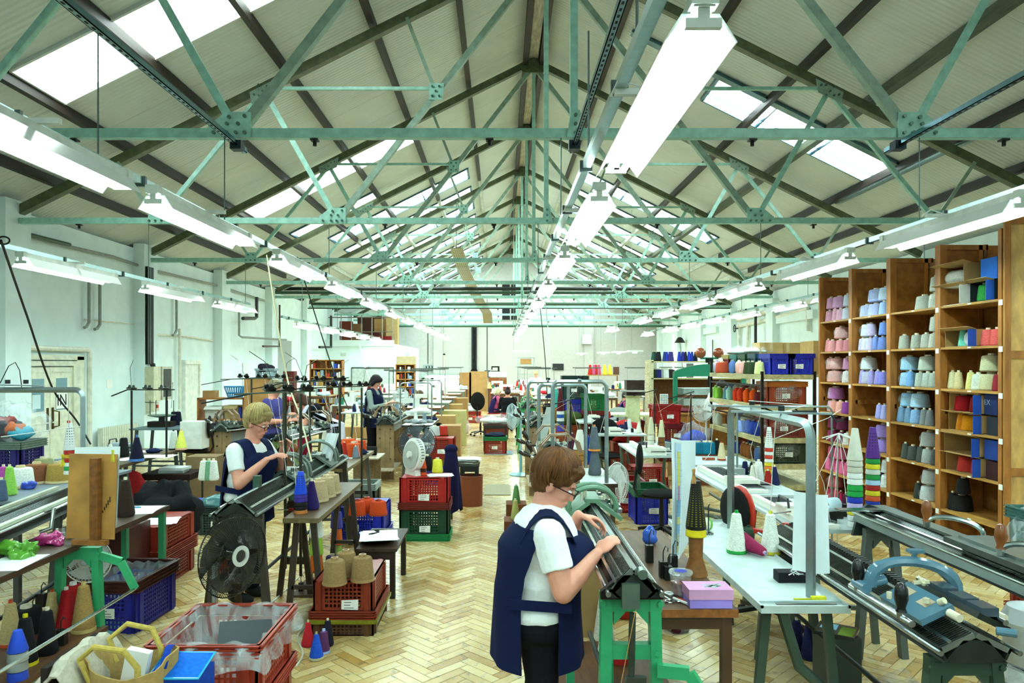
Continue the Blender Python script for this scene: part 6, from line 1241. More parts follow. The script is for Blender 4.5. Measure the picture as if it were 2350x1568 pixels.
for y in (-.1, .11): part('handle', MB().tube([(-.12, y, .2), (-.16, y*1.1, .3), (-.09, y*1.3, .36), (.03, y*1.2, .34), (.08, y, .26), (.08, y, .2)], .013, 8), t, M('b8a050', 'cloth'))
part('papers', MB().bx(-.07, .03, -.02, .02, .1, .3, rot3((0,0,0), y=.2)), t, M('e6e6de', 'paper'))
t = thing('cool_bag', 'bright blue insulated lunch bag with turquoise piping on the chair', 'bag', (-1.42, 3.2, .39)); part('body', MB().bx(-.11, .11, -.09, .09, 0, .2), t, M('173a96', 'cloth')); part('lid', MB().grid(8, 8, lambda u, v: (-.108+.216*u, -.09+.18*v, .2+.03*math.sin(PI*u)*math.sin(PI*v)+.04*v), .01), t, M('1f6ad0', 'cloth'))
part('piping', MB().tube([(-.112, -.092, .2), (.112, -.092, .2), (.112, .092, .24), (-.112, .092, .24)], .006, 6, True), t, M('2fb0e0', 'gloss')); part('strap', MB().grid(8, 1, lambda u, v: (-.05+.03*v-.03*u, -.1+.19*u, .245+.06*math.sin(PI*u)), .004).bx(-.075, -.045, -.1, -.094, .05, .24), t, M('173a96', 'cloth')); part('tab', MB().bx(.03, .06, -.1, -.092, .06, .13), t, M('1d4aa8', 'cloth'))
# crate with tan cones
crate('brown red crate turned upside down carrying three tan yarn cones', (-1.135, 5.46, .12), .46, .62, .27, '84301c', inv=True); crate('crate base with green and yellow chipped paint under the brown red crate', (-1.135, 5.46, 0), .48, .64, .12, '5a3a22', '7a7a1c', tag_=False)
for i, (px, py, n) in enumerate(((768, 1340, 'front left'), (794, 1320, 'rear'), (832, 1332, 'front right'))): yc(px, py, .392, 'W', '8a6e46', 'fat tan yarn cone on the brown red crate, %s' % n, 1.0, '9a7c50', 'tan cones on the upturned crate')
for i, (px, py, ty, c, s, b_, l) in enumerate(((707, 1482, 'T', 'b8202a', .85, None, 'small empty red cone on the floor before the brown red crate'), (726, 1512, 'T', '1f50c4', .85, 'b9b48a', 'small bright blue cone on the floor, frontmost'), (743, 1498, 'S', '5a2f5a', .85, '9ab4e0', 'small mottled purple cone with pale blue base on the floor'), (752, 1482, 'L', '1c1a2a', .7, None, 'small black cone behind the purple one'))): yc(px, py, .001, ty, c, l, s, b_)
base_ = Q(726, 1312, .001)
for k, (c, n) in enumerate((('d0641c', 'bottom'), ('8fb43a', 'middle'), ('e6e8de', 'top'))): o = yarn('W', c, base_+Vector((0, 0, .16*k)), '%s yarn cone, %s of the floor stack of three' % (cname(c), n), 'stack of three cones', sc=1.0); o.scale = (.78, .78, .98)
base_ = Q(748, 1310, .001)+Vector((.02, .35, 0))
for k, (c, n) in enumerate((('8aa04a', 'bottom'), ('c0561c', 'middle'), ('46408a', 'top'))): o = yarn('W', c, base_+Vector((0, 0, .16*k)), '%s yarn cone, %s of the rear floor stack' % (cname(c), n), 'rear stack of three cones'); o.scale = (.72, .72, .98)
yc(762, 1308, .001, 'W', '3a2a5a', 'dark violet yarn cone beside the floor stacks', .8)
t = table('low dark wooden stool carrying papers beside the brown red crate', -1.2, -.86, 5.95, 6.7, .42, '3a2a1e', '2a1e16', style='post', kind='wood'); sheet('paper_sheets', 'fan of white papers lying on the low dark stool', 'paper', (-1.05, 6.2, .47), .3, .36, n=5, rz=.3); blob('black_bag', 'black bag under the papers on the low stool', 'bag', (-1.08, 6.3, .421), (.16, .22, .03), '17171a', .01, 4)
crate('bright blue crate turned upside down under the orange cones', (-1.58, 8.25, 0), .58, .62, .36, '2434c0', inv=True)
for i, (px, py) in enumerate(((842, 1172), (820, 1180), (868, 1170), (835, 1190))): yc(px, 1182 if i else 1176, .362, 'B', 'c4431a', 'rust orange fat yarn cone on the blue crate, %s' % ['rear left', 'front left', 'right', 'front middle'][i], .95, 'a03a1c', 'rust orange cones on the blue crate') if i < 3 else None
bucket('brown bin stuffed with fringed waste yarn under the left machine', (-2.35, 6.4, 0), .16, .42, '7a3a22', fill='7a4a50')
o = obj('floor_weights_board', MB().bx(-1.75, -1.3, 6.0, 6.5, 0, .02), None, mats=M('4a3826', 'wood')); tag(o, 'wooden board on the floor carrying hooked iron weights', 'board')
for i in range(6):
    t = thing('machine_weight', 'hooked iron weight on the floor board under the left machine, %s' % ORD[i], 'weight', (-1.7+i*.07, 6.12+.1*(i % 3), .021), 0, 'floor weights'); part('block', MB().bx(-.018, .018, -.018, .018, 0, .07), t, M('22211d', 'iron')); part('hook', MB().tube([(0, 0, .07), (0, 0, .115), (.012, 0, .135), (.024, 0, .12)], .003, 6), t, DKI)
cable('floor_cable', 'white mains cable snaking over the floor past the red crates', [Q(600, 1370, .006), Q(620, 1385, .006), Q(700, 1310, .006)], .006, 'd8d8ca'); cable('floor_cable', 'white cable looping on the floor beside the lined red crate', [Q(700, 1440, .006), Q(683, 1462, .006), Q(695, 1500, .006), Q(680, 1530, .006)], .006, 'cfcdb8')
# ================================================================== blonde woman and her machine
person('woman with short blonde hair and glasses in a navy tabard at the dark machine', (-2.1, 5.95, 0), -.35, J=dict(pel=(0,0,.84), che=(.03,0,1.14), nek=(.05,0,1.32), hed=(.11,0,1.47), shR=(.03,-.18,1.25), elR=(.12,-.24,1.0), wrR=(.3,-.13,1.19), shL=(.03,.18,1.25), elL=(.15,.24,1.04), wrL=(.32,.05,1.27)), fat=1.25, glasses=True, vox=.008, head=(.1, .4), hair='a08a58', hands_dir=dict(R=((.8, .3, .35), (.3, .5, -.8)), L=((.7, -.3, .6), (.2, -.6, -.7))))
ml = machine('long dark iron knitting machine with arched carriages worked by the blonde woman', (-1.83, 4.95, 0), 0, 2.9, 1.02, 'arch', 'portal', at=(.42, .78), leg='3a3428', mat=M('949c98', 'metal', rough=.45), car=dict(mat=M('6a756c', 'iron'), hk='wood', r=.16, arcs=(-.05, .05), mini=False))
part('lamp_bracket', MB().bx(-.05, .0, .5, .56, 1.0, 1.1), ml, M('5d7a6a', 'metal'))
table('brown wooden tray table along the blonde woman\'s machine holding cones', -1.62, -1.36, 5.36, 7.0, .8, '5a4630', '3a3026', style='trestle', kind='wood', edge='6a5a3a')
empties_cone('blue perforated cone over purple and black cones on the tray table', Q(690, 1178, .802), ['c0763a', '1c1a1a', '1c1a1a', '3a2a8a', '3a2a8a', '1f4ad0'], .17, .05, .03)
yc(715, 1168, .802, 'T', '2a1c5a', 'deep purple cone with red tip on the tray table', 1.15, None); 
for i, (px, py) in enumerate(((730, 1150), (748, 1140), (760, 1132))): yc(px, py, .802, 'W', 'b39a76', 'beige yarn cone on the tray table, %s' % ['nearest', 'middle', 'farthest'][i], 1.0, 'cbb48c', 'beige cones on the tray')
t = thing('hand_tool', 'red handled knife lying on the tray table front', 'tool', Q(672, 1172, .804)); part('grip', MB().beam((-.03, 0, .01), (.09, -.03, .01), .02), t, M('8a1c1c', 'gloss')); part('blade', MB().bx(-.12, -.03, -.008, .008, .004, .008), t, CHR)
yarn_mast('dark yarn mast with feeder wheels above the blonde woman\'s machine', (-1.6, 6.0, .8), -.02, .02, 0, .01, arms=0) if False else None
for i, (px, py, Y, zt, x0, x1) in enumerate(((690, 1180, 5.6, 1.72, 637, 690), (737, 1060, 7.9, 1.75, 700, 780), (830, 1000, 8.2, 1.68, 770, 830), (560, 905, 9.5, 1.75, 565, 650))):
    a = P(x0, 0, Y).x; b = P(x1, 0, Y).x
    t = thing('yarn_mast', 'iron yarn mast with dark feeder wheels on the left, %s from the camera' % ORD[i], 'mast', (0, Y, 0)); part('frame', MB().tube([(b, 0, .3), (b, 0, zt)], .012, 6), t, M('4a4a3c', 'metal')); part('frame', MB().tube([(a, 0.2, .3), (a, .2, zt)], .012, 6), t, M('4a4a3c', 'metal'))
    part('bar', MB().beam((a-.3, -.1, zt), (b+.1, .05, zt+.02), .03, .012), t, M('5a6050', 'metal')); p = part('feeder_arm', MB().beam((a-.55, -.1, zt-.07), (a-.2, 0, zt), .03, .01).beam((a-.2, 0, zt), (b+.1, 0, zt+.05), .03, .01), t, M('23261f', 'iron'))
    for k in range(6): x = a-.1+k*(b-a+.25)/6; part('feeder_wheel', MB().lathe([(.03, 0), (.038, .012), (.02, .018), (.02, .04), (.008, .05)], 12, rot3((x, (-.06 if k % 2 else .06), zt+.03), x=.5*(-1)**k)), p, M('1d1c19', 'iron'))
    part('spring_wire', MB().tube([(a, 0, zt), (a-.1, 0, zt+.25), (a-.22, 0, zt+.33)], .003, 4).tube([(b, 0, zt), (b+.05, 0, zt+.22), (b+.15, 0, zt+.28)], .003, 4), p, ST_, stuff=True)
    part('thread', MB().tube([(a, 0, zt), (a+.1, -.1, 1.1)], .0018, 4).tube([((a+b)/2, 0, zt), (b, -.1, .9)], .0018, 4), t, WH, stuff=True)
cable('hanging_cable', 'cream cord hanging from the left lamp rail down past the blonde woman', [P(612, 585, 7.0), P(655, 850, 6.9), P(690, 960, 6.6), P(715, 1060, 6.3)], .008, 'c9bf98')
tag(obj('rolled_paper', MB().grid(6, 6, lambda u, v: (-.05+.12*u+.12*v, .02*math.sin(u*6), -.2+.42*v), .002), None, P(735, 1045, 7.2), 0, M('e4ecec', 'paper')), 'curling white paper pinned by the second tray table', 'paper')
table('second brown tray table further back with orange cones', -2.08, -1.66, 7.75, 9.4, .82, '6a5840', '5a5a50', style='trestle', kind='wood', edge='8a7a50')
empties_cone('tall cream cone on striped orange and yellow cones, second tray', Q(745, 1062, .822), ['3a1c18', 'c08a20', '3a3a38', 'b86a20', 'e0ddc8'], .22, .05, .035, holes=False); empties_cone('tall black cone stack on the second tray table', Q(769, 1064, .822), ['2438a0', '1c1a20', '8a8a80', '1c1a20', '1a1a2a'], .26, .055, .035, holes=False)
for i, (px, py) in enumerate(((790, 1052), (812, 1048), (823, 1040), (800, 1036))): yc(px, py, .822, 'B' if i != 0 else 'L', ['b82a1c', 'c84a18', 'c24416', 'c84a18'][i], '%s yarn cone on the second tray table, %s' % (['red', 'orange', 'orange', 'orange'][i], ['front left', 'centre', 'right', 'rear'][i]), 1.05 if i else .75)
yc(780, 1058, .822, 'L', '1a1a18', 'black slim cone beside the red one on the second tray', .8)
# trestle frames in iron colour near
for i, (a, b, Y) in enumerate(((640, 715, 6.05), (480, 545, 5.4))): t = thing('iron_trestle', 'rusty iron A frame trestle under the left machine, %s one' % ['right', 'left'][i], 'trestle', (P((a+b)/2, 0, Y).x, Y, 0)); portal(t, -.06, .06, 0, .8, M('3a3020', 'iron'), splay=.09, bars=(.3,), leg=.035)
# ================================================================== left middle: other machines and tables
machine('knitting machine with tan handles on a chipboard stand, left of the blonde woman', (-4.25, 10.9, 0), -.35, 1.9, 1.05, 'tan', 'chip', at=(.08,)); machine('knitting machine with tan handles on a chipboard stand, left of the aisle', (-1.95, 12.1, 0), .0, 1.8, 1.05, 'tan', 'chip', at=(.1, .6))
table('white topped table beside the left aisle machine', -1.65, -1.15, 12.0, 13.4, .93, 'd6dcd4', '4a5040', style='trestle', edge='2a241c')
for i, (px, py, Y) in enumerate(((932, 880, 12.6), (962, 880, 14.5))): yarn_mast('thin silver yarn mast beside the left aisle, %s' % ['nearer', 'farther'][i], (P(px, 0, Y).x-.1, Y, .9), 0, .55, 0, .72, arms=2)
carton('small white board shelf on the chipboard stand with cones', (-4.3, 10.5, 0), .45, .35, .62, '8a7250', tape=False, name='shelf_box')
for i, (px, c) in enumerate(((468, 'e4e4d6'), (480, '6fa07c'), (490, 'e2e4dc'))): yc(px, 1102, .63, 'S', c, '%s yarn cone on the small board shelf at left' % cname(c) + ('' if i < 2 else ', rear'), 1.3)
t = thing('chair', 'dark brown padded stool carrying ring binders at the left', 'stool', (P(390, 0, 9.6).x, 9.7, 0)); part('seat', MB().bx(-.33, .33, -.25, .25, .42, .5), t, M('2a1c18', 'cloth')); [part('leg', MB().cyl((x, y, 0), (x, y, .42), .014, n=8), t, DKI) for x in (-.3, .3) for y in (-.22, .22)]
for i in range(2): tag(obj('ring_binder', MB().bx(-.16, .16, -.12, .12, 0, .035), None, (P(395, 0, 9.6).x+.02*i, 9.65, .502+.036*i), .1-.2*i, M('9aa8a4' if not i else 'd0d6d2', 'plastic')), '%s binder on the brown padded stool' % ['lower grey', 'upper white'][i], 'binder')
bucket('dark brown bin behind the padded stool', (P(440, 0, 10.6).x, 10.9, 0), .2, .52, '3a2018'); bag('clear plastic bag of yarn waste on the floor by the brown stool', (P(380, 0, 8.8).x, 9.0, 0), (.2, .18, .16), '9a9888', 22)
table('dark edged work table with papers and cones at the left middle', -5.2, -4.4, 8.3, 10.0, .78, '5c5240', '3a4440', style='trestle', kind='wood', edge='4a3a28'); sheet('paper_sheets', 'white papers on the left middle work table', 'paper', Q(360, 1048, .782), .4, .3, n=3); 
yc(314, 1058, .782, 'T', '15162c', 'black pointed cone with blue base on the left middle table', 1.5, '4a7ac0'); yc(398, 1032, .782, 'L', 'c6ccc4', 'pale grey cone with black tip on the left middle table', 1.0, '1a1a1a'); yc(416, 1032, .782, 'T', 'e0e064', 'bright yellow cone on the left middle table', 1.35, 'e0b090'); yc(284, 1048, .782, 'S', '1a1c1a', 'black bobbin at the left end of the middle table', 1.4)
crate('red crate on the floor beneath the left middle table', (-4.6, 9.3, 0), .6, .45, .4, '8f2a20'); tag(obj('red_jacket', blob_mesh('red_jacket', (.16, .06, .26), .03, 5, M('8a1c1c', 'cloth'), 20, 5), None, (-4.5, 8.75, .42)), 'red jacket hanging under the left middle table', 'jacket')
home_machine('blue grey flat knitter on the left middle table', (-5.1, 8.4, 0), .0, 1.6, .79, .8, col='9aa8ac')
t = thing('yarn_mast', 'black yarn mast with feeder wheels standing on the left middle table', 'mast', (0, 9.0, 0)); a, b = P(302, 0, 9).x, P(382, 0, 9).x; part('frame', MB().tube([(a, 0, .78), (a, 0, 1.62)], .014, 6), t, DKI); part('frame', MB().tube([(b, 0, .78), (b, 0, 1.62)], .014, 6), t, DKI); p = part('bar', MB().beam((a-.25, 0, 1.55), (a-.05, 0, 1.63), .03, .012).beam((a-.05, 0, 1.63), (b+.1, 0, 1.63), .03, .014), t, M('23261f', 'iron'))
for k in range(6): part('feeder_wheel', MB().lathe([(.035, 0), (.04, .015), (.02, .02), (.01, .05)], 12, rot3((a-.05+k*.1, .05*(-1)**k, 1.64))), p, DKI)
part('spring_wire', MB().tube([(a, 0, 1.63), (a-.02, 0, 1.9), (a+.02, 0, 2.0)], .004, 4).tube([(b, 0, 1.63), (b+.08, 0, 1.72), (b+.06, 0, 1.4)], .003, 4), p, ST_, stuff=True)
tw = table('blue grey sewing table with black machine by the radiator', P(303, 0, 12).x, P(418, 0, 12).x, 11.9, 12.7, .88, '5f7478', '2f3a3c', style='trestle'); 
for i, px in enumerate((399, 409)): yc(px, 976, .882, 'S', '15162a', 'small navy cone on the blue grey sewing table, %s' % ['left', 'right'][i], 1.4)
t = thing('linking_machine', 'dark linking machine with round green dish on the blue grey table', 'machine', (P(365, 0, 12.2).x, 12.3, .882)); part('base', MB().bx(-.2, .2, -.1, .1, 0, .09), t, M('2a221c', 'iron')); part('dish', MB().lathe([(.1, .16), (.22, .19), (.22, .2), (.1, .2)], 24), t, M('5f8078', 'metal')); part('column', MB().cyl((0, 0, .09), (0, 0, .17), .05), t, DKI); [part('pin', MB().cyl((x, 0, .2), (x, 0, .45), .006, n=5), t, DKI) for x in (-.2, -.1, .1, .2)]
office_chair('black office chair by the blue grey sewing table', (P(440, 0, 12.0).x, 12.1, 0), .3+PI, h=.5, bh=.38, bw=.42); carton('white cardboard box on the black office chair seat', (P(447, 0, 12).x, 12.0, .55), .36, .3, .45, 'e0e4de', tape=False)
# low bookcase with boxes
X0, X1, Y = P(452, 0, 13.2).x, P(560, 0, 13.2).x, 13.2; t = thing('low_bookcase', 'low brown wooden bookcase holding boxes at the left', 'bookcase', ((X0+X1)/2, Y, 0)); w_ = X1-X0
for x in (-w_/2, w_/2-.03): part('side_panel', MB().bx(x, x+.03, 0, .35, 0, 1.33), t, SWD)
for z in (.1, .55, .92, 1.3): part('shelf', MB().bx(-w_/2, w_/2, 0, .35, z, z+.03), t, SWD)
part('back_panel', MB().bx(-w_/2, w_/2, .33, .35, .1, .95), t, SWB); carton('white archive box with open lid in the low bookcase', (X0+.3, Y+.17, .951), .32, .3, .22, 'cfd0c6', open_=True, tape=False); carton('brown box leaning open in the low bookcase', (X0+.62, Y+.15, .951), .25, .25, .24, 'a08a5c', open_=True); carton('brown cardboard box on top of the low bookcase', (P(475, 0, Y).x, Y+.17, 1.331), .22, .2, .13, 'a07a4a'); carton('blue patterned box at the right of the low bookcase', (X1-.15, Y+.17, .951), .18, .25, .2, '2a3a90', tape=False)
t = thing('laundry_basket', 'bright blue slatted plastic basket on the low bookcase', 'basket', (P(532, 0, Y).x, Y+.17, 1.331)); BB = M('1f78a8', 'plastic'); m = MB()
for k in range(28): a = 2*PI*k/28; m.beam((.13*math.cos(a), .11*math.sin(a), 0), (.2*math.cos(a), .17*math.sin(a), .19), .015, .006)
part('slat', m, t, BB, stuff=True); part('rim', MB().grid(28, 1, lambda u, v: ((.2+.012*v)*math.cos(2*PI*u), (.17+.012*v)*math.sin(2*PI*u), .19+.015*v), .012), t, BB); part('band', MB().grid(28, 1, lambda u, v: (.155*math.cos(2*PI*u), .132*math.sin(2*PI*u), .07+.02*v), .004), t, BB); part('base', MB().ell((0, 0, .01), (.14, .12, .012), n=24), t, BB)
tag(obj('sports_bag', blob_mesh('sports_bag', (.3, .16, .13), .03, 8, M('2a2a30', 'cloth'), 26, 6), None, (P(460, 0, 12.4).x, 12.6, .82)), 'black and white printed bag before the low bookcase', 'bag'); carton('brown box under the black and white bag', (P(460, 0, 12.4).x, 12.6, 0), .5, .4, .69, '9a7a44')
carton('tall narrow wooden cabinet left of the purple shirted person', (P(583, 0, 11.6).x, 11.8, 0), .36, .3, 1.72, 'a87a44', tape=False, name='cabinet'); crate('clear box of dark cloth on the wooden cabinet', (P(600, 0, 11.6).x, 11.85, 1.721), .3, .25, .16, '9ab0b4', tag_=False); blob('dark_cloth', 'black patterned cloth heap in the clear box', 'cloth', (P(600, 0, 11.6).x, 11.85, 1.82), (.14, .12, .08), '241c2a', .02, 7)
# ================================================================== other people
person('grey haired person with glasses in a purple shirt working at the left', (-3.42, 10.7, 0), -.15, head=(0, .4), hair='7a6c50', top='4a4684', vest_on=False, glasses=True, vox=.014, fat=1.15, h=1.06, legs='1c2438')
person('bending woman in a white tabard and black top, left middle', (-2.68, 11.6, 0), PI+.4, J=dict(pel=(0,0,.88), che=(.3,0,1.14), nek=(.45,0,1.28), hed=(.53,0,1.36), shR=(.38,-.16,1.24), shL=(.38,.16,1.24), elR=(.5,-.2,.98), elL=(.5,.2,1.0), wrR=(.62,-.15,.82), wrL=(.6,.1,1.15)), head=(0, .8), hair='4a2a1a', hairlen='long', top='17161a', vest='dcdcf0', vox=.014, legs='141418', vestlen=-.05)
tag(obj('pink_cloth', blob_mesh('pink_cloth', (.22, .16, .2), .03, 3, M('a01c3c', 'cloth'), 20, 6), None, (-3.25, 11.55, .62)), 'crimson and pink knitwear the bending woman reaches for', 'clothes'); carton('brown box under the crimson knitwear', (-3.25, 11.55, 0), .4, .4, .46, '6a4a30')
person('dark haired woman in a navy tabard with grey sleeves, left of the aisle', (-2.42, 13.6, 0), -.3, head=(.0, .6), hair='1c1214', hairlen='bob', top='8f9c96', sleeve='long', vest='141a38', vox=.014, h=1.08, J=dict(elR=(.1,-.24,1.05), wrR=(.32,-.1,1.12), elL=(.12,.24,1.05), wrL=(.32,.05,1.14)))
person('seated person with cropped red hair before the grey panel', (-3.75, 20.2, 0), -.6, head=(0, .8), hair='6a1c1c', top='c4dce6', vest_on=False, sit=True, vox=.016, h=1.1)
person('seated person with long brown hair seen from behind, left of aisle', (-1.95, 17.2, 0), PI/2, hair='5a4026', hairlen='bob', top='2a2c5a', vest_on=False, sit=True, vox=.016, h=1.05)
person('seated person with pale blonde hair in pink sleeves at the aisle', (-.2, 21.5, 0), .3, hair='d8cca8', hairlen='bob', top='c45a80', vest='241c48', sit=True, vox=.016, vestlen=-.1)
person('seated dark haired person in a black coat seen from behind', (.2, 20.5, 0), PI/2, hair='2a1814', ponytail=True, top='161618', sleeve='long', vest_on=False, sit=True, vox=.016, fat=1.3)
person('standing person with blonde hair in a white coat, far right of aisle', (1.35, 27.5, 0), PI/2, hair='b8a070', top='cfdada', sleeve='long', vest='cfdcdc', vox=.018, h=1.05)
person('seated person in a bright blue top in the centre row', (.75, 18.5, 0), PI/2+.5, hair='a8845a', hairlen='bob', top='2a4690', vest_on=False, sit=True, vox=.016)
person('seated person with a patterned headscarf and pink sleeves, right', (2.95, 17.6, 0), 0, hair='2a2a2c', top='b05080', vest='1f2a50', sit=True, vox=.016, h=1.04, vestlen=-.1)
person('person in a white shirt leaning over the wooden counter by the press', (4.35, 15.2, 0), -.6, head=(0, .7), hair='1c1612', top='e6e8e2', sleeve='long', vest_on=False, vox=.016, h=1.05, J=dict(che=(.14,0,1.15), nek=(.24,0,1.3), hed=(.3,0,1.4), shL=(.18,.17,1.25), shR=(.18,-.17,1.25)))
for i, (x, y, c) in enumerate(((1.0, 24.5, '8a5a40'), (2.3, 20.5, '5a1c1c'), (1.9, 25.5, '6a4030'))): person('seated distant person with %s hair among the sewing tables' % ['auburn', 'dark red', 'brown'][i], (x, y, 0), PI/2+.3*i, hair=c, top=['c8d4d4', '9aa4a8', 'b8c6c8'][i], vest_on=False, sit=True, vox=.02)
# ================================================================== aisle left
crate('dark green crate, bottom of the stack beside the aisle', (-.85, 8.12, 0), .56, .4, .34, '15402c', '1f8a4a', inv=True); crate('bright red crate, top of the stack beside the aisle', (-.85, 8.12, .345), .56, .4, .35, 'a8201c', '7a2a20', inv=True)
t = thing('desk_fan', 'white box fan tilted on the red crate stack', 'fan', (-1.0, 8.15, .696), -.9); wm = M('dfe0d6', 'plastic'); part('shell', MB().lathe([(.165, 0), (.19, .01), (.19, .07), (.15, .1), (.02, .11)], 30, rot3((0, -.02, .23), x=PI/2-.15+PI)), t, wm); m = MB()
for k in range(36): a = 2*PI*k/36; m.add([(.19*math.cos(a+d)*1.004, .03*0+y_, .23+.19*math.sin(a+d)*1.004) for d, y_ in ((0, .0), (.06, .0), (.06, .04), (0, .04))], [(0,1,2,3)])
part('vent', m, t, M('6a6a62', 'plastic'), stuff=True); part('grille', MB().lathe([(.155, 0), (.03, .004)], 30, rot3((0, -.028, .23), x=PI/2-.15), cap=False), t, M('a9aca0', 'plastic', rough=.6)); part('badge', MB().cyl((0, -.03, .23), (0, -.055, .235), .04, n=18), t, wm); part('foot', MB().prism([(-.12, 0), (.12, 0), (.08, .1), (-.08, .1)], .1, Matrix(((1,0,0,0),(0,0,1,-.03),(0,1,0,0),(0,0,0,1)))), t, wm)
empties_cone('orange and black netted cone on the red crate', (-.87, 8.1, .697), ['c0441c', '3a1c12', 'c0441c'], .12, .035, .04, holes=False); yc(1004, 1085, .697, 'N', 'd8d040', 'yellow and white cone on the red crate stack', 1.0); sheet('paper_sheets', 'white papers lying on the red crate stack', 'paper', (-.68, 8.1, .697), .26, .2, n=4, rz=.1); yc(980, 1080, .697, 'N', '17171a', 'black yarn cone at the back of the red crate', 1.1)
fan('large black guarded fan behind the white box fan', (-1.08, 9.3, 0), .15, .25, zc=.93, guard='22241f', blade='5f686c', dense=50)
t = thing('coat_stand', 'navy coat hanging on a low rack beside the red crates', 'coat', (P(1035, 0, 8.9).x, 8.9, 0)); part('coat', MB().grid(48, 14, lambda u, v: ((.045+.085*v**.6+.014*math.sin(u*2*PI*7+v*2)*v)*math.cos(2*PI*u), (.05+.08*v**.6+.014*math.sin(u*2*PI*7+v*2)*v)*math.sin(2*PI*u), .93-.78*v-.03*math.sin(u*2*PI*3)*v), .006), t, M('1a1838', 'cloth')); part('hood', MB().ell((0, 0, .9), (.085, .08, .06), n=18), t, M('1a1838', 'cloth')); part('post', MB().cyl((.0, .13, 0), (0, .13, .85), .012), t, DKI)
t = table('small stack of magazines and papers on a black stand beside the aisle', P(1055, 0, 10.2).x, P(1085, 0, 10.2).x+.1, 9.95, 10.4, .55, '2a2a28', '1c1c1a', style='post'); 
for i in range(6): sheet('magazine', 'magazine of the pile on the black aisle stand, %s from the bottom' % ORD[i], 'magazine', (P(1068, 0, 10.2).x+R.uniform(-.04, .06), 10.2, .551+i*.012), .36, .28, ['b9b48c', 'd8dcd6', '8a8a78', 'c9ccc0', 'e4e8e4', 'dfe6e4'][i], rz=R.uniform(-.3, .3), n=4)
bucket('rust brown plastic bin standing in the aisle', (-.405, 9.95, 0), .16, .41, '7f4026')
for i, (py_, c, x, Y, w_, d_) in enumerate(((0, '8fa4a4', -.1, 16.5, .5, .45), (0, 'a39a80', -.0, 9.95+.9, .38, .9))): pass
tag(obj('floor_mat', MB().bx(-.3, .3, -.28, .28, 0, .012), None, Q(1145, 1040, .001), 0, M('8fa6ac', 'cloth')), 'pale blue grey mat lying in the aisle', 'mat'); tag(obj('floor_mat', MB().bx(-.2, .2, -.45, .45, 0, .012), None, Q(1142, 1125, .001), 0, M('a0987c', 'cloth')), 'sandy mat lying in the aisle, nearer the camera', 'mat')
crate('upturned red crate carrying a grey and a red cone, left of the aisle', (-.98, 11.7, .42), .5, .4, .34, 'a02a1c', inv=True); crate('blue crate under the upturned red crate, left of the aisle', (-.98, 11.7, 0), .5, .4, .42, '2a3490', '8a7a30')
yc(997, 1000, .762, 'B', 'b4bab4', 'pale grey cone on the upturned red crate', 1.0); yc(1015, 999, .762, 'B', 'a82c18', 'red cone on the upturned red crate', 1.0); bag('white crumpled plastic on the crates left of the aisle', (-1.3, 11.6, .6), (.25, .2, .12), 'cdd6d8', 25); carton('box under the crumpled plastic left of the aisle', (-1.3, 11.7, 0), .3, .35, .6, '5a5a30')
crate('black crate with pale green holes under the chipboard shelf', (-1.95, 9.6, 0), .62, .42, .38, '1f2a24', 'b0bcb0'); crate('dark green crate behind the blue crate of orange cones', (-2.6, 9.8, 0), .5, .4, .4, '2a4a3c'); o = obj('board_shelf', MB().bx(-.25, .25, -.3, .3, 0, .018), None, (-1.95, 10.3, .62), 0, M('b3a88c', 'wood')); tag(o, 'pale board projecting from the chipboard stand with a black case', 'shelf'); t = tag(obj('board_prop', MB().bx(-.2, .2, -.02, .02, 0, .62), None, (-1.95, 10.5, 0), 0, M('8a7250', 'wood')), 'chipboard prop under the pale board', 'prop')
tag(obj('black_case', MB().cyl((-.17, 0, .07), (.17, 0, .07), .065, n=14), None, (-1.95, 10.3, .638), 0, M('1c1c18', 'cloth')), 'rolled black case on the pale board', 'case')
# ================================================================== wall fittings on the left
PIPE = M('dfe0cf', 'paint'); PIPG = M('8a9288', 'paint'); PIPD = M('2a2a24', 'paint'); GRN = M('33503a', 'paint')
def wp(name, par, pts, r, mat, n=8): return obj(name, MB().tube([Vector(p) for p in pts], r, n), par, mats=mat)
def onwall(px, py, X=XL, d=.08):
    Y = F0*abs(X)/abs(px-CX); return Vector((X+(d if X < 0 else -d), Y, H+(CY-py)*Y/F0))
V = lambda px, py, d=.08: onwall(px, py, XL, d); VR = lambda px, py, d=.08: onwall(px, py, XR, d)
a = V(45, 600); wp('pipe', wl, [(a.x, a.y, 0), (a.x, a.y, 3.9)], .05, PIPE); b = V(195, 797)
wp('pipe', wl, [(a.x, a.y, 2.2), (a.x, b.y-.05, 2.2), (a.x, b.y, 2.15), (a.x, b.y, 0)], .045, PIPE); obj('pipe_collar', MB().cyl((a.x, a.y, 2.42), (a.x, a.y, 2.55), .07, n=14), wl, mats=PIPE)
wp('pipe', wl, [V(0, 525), V(100, 555), V(250, 590), V(340, 620), V(490, 655), V(600, 690)], .03, PIPG); wp('pipe', wl, [V(0, 528, .14), V(140, 562, .14)], .035, GRN)
for p in ([V(194, 640), V(194, 740), V(188, 750), V(183, 752)], [V(219, 645), V(219, 745), V(213, 754), V(207, 756)], [V(397, 680), V(397, 757), V(393, 767), V(388, 770)]): wp('pipe', wl, p, .028, PIPG)
wp('conduit', wl, [V(190, 733, .03), V(320, 745, .03)], .012, PIPE); wp('conduit', wl, [V(335, 768, .03), V(410, 770, .03), V(485, 782, .03)], .022, PIPE); wp('pipe', wl, [V(404, 755), V(404, 940)], .035, PIPE)
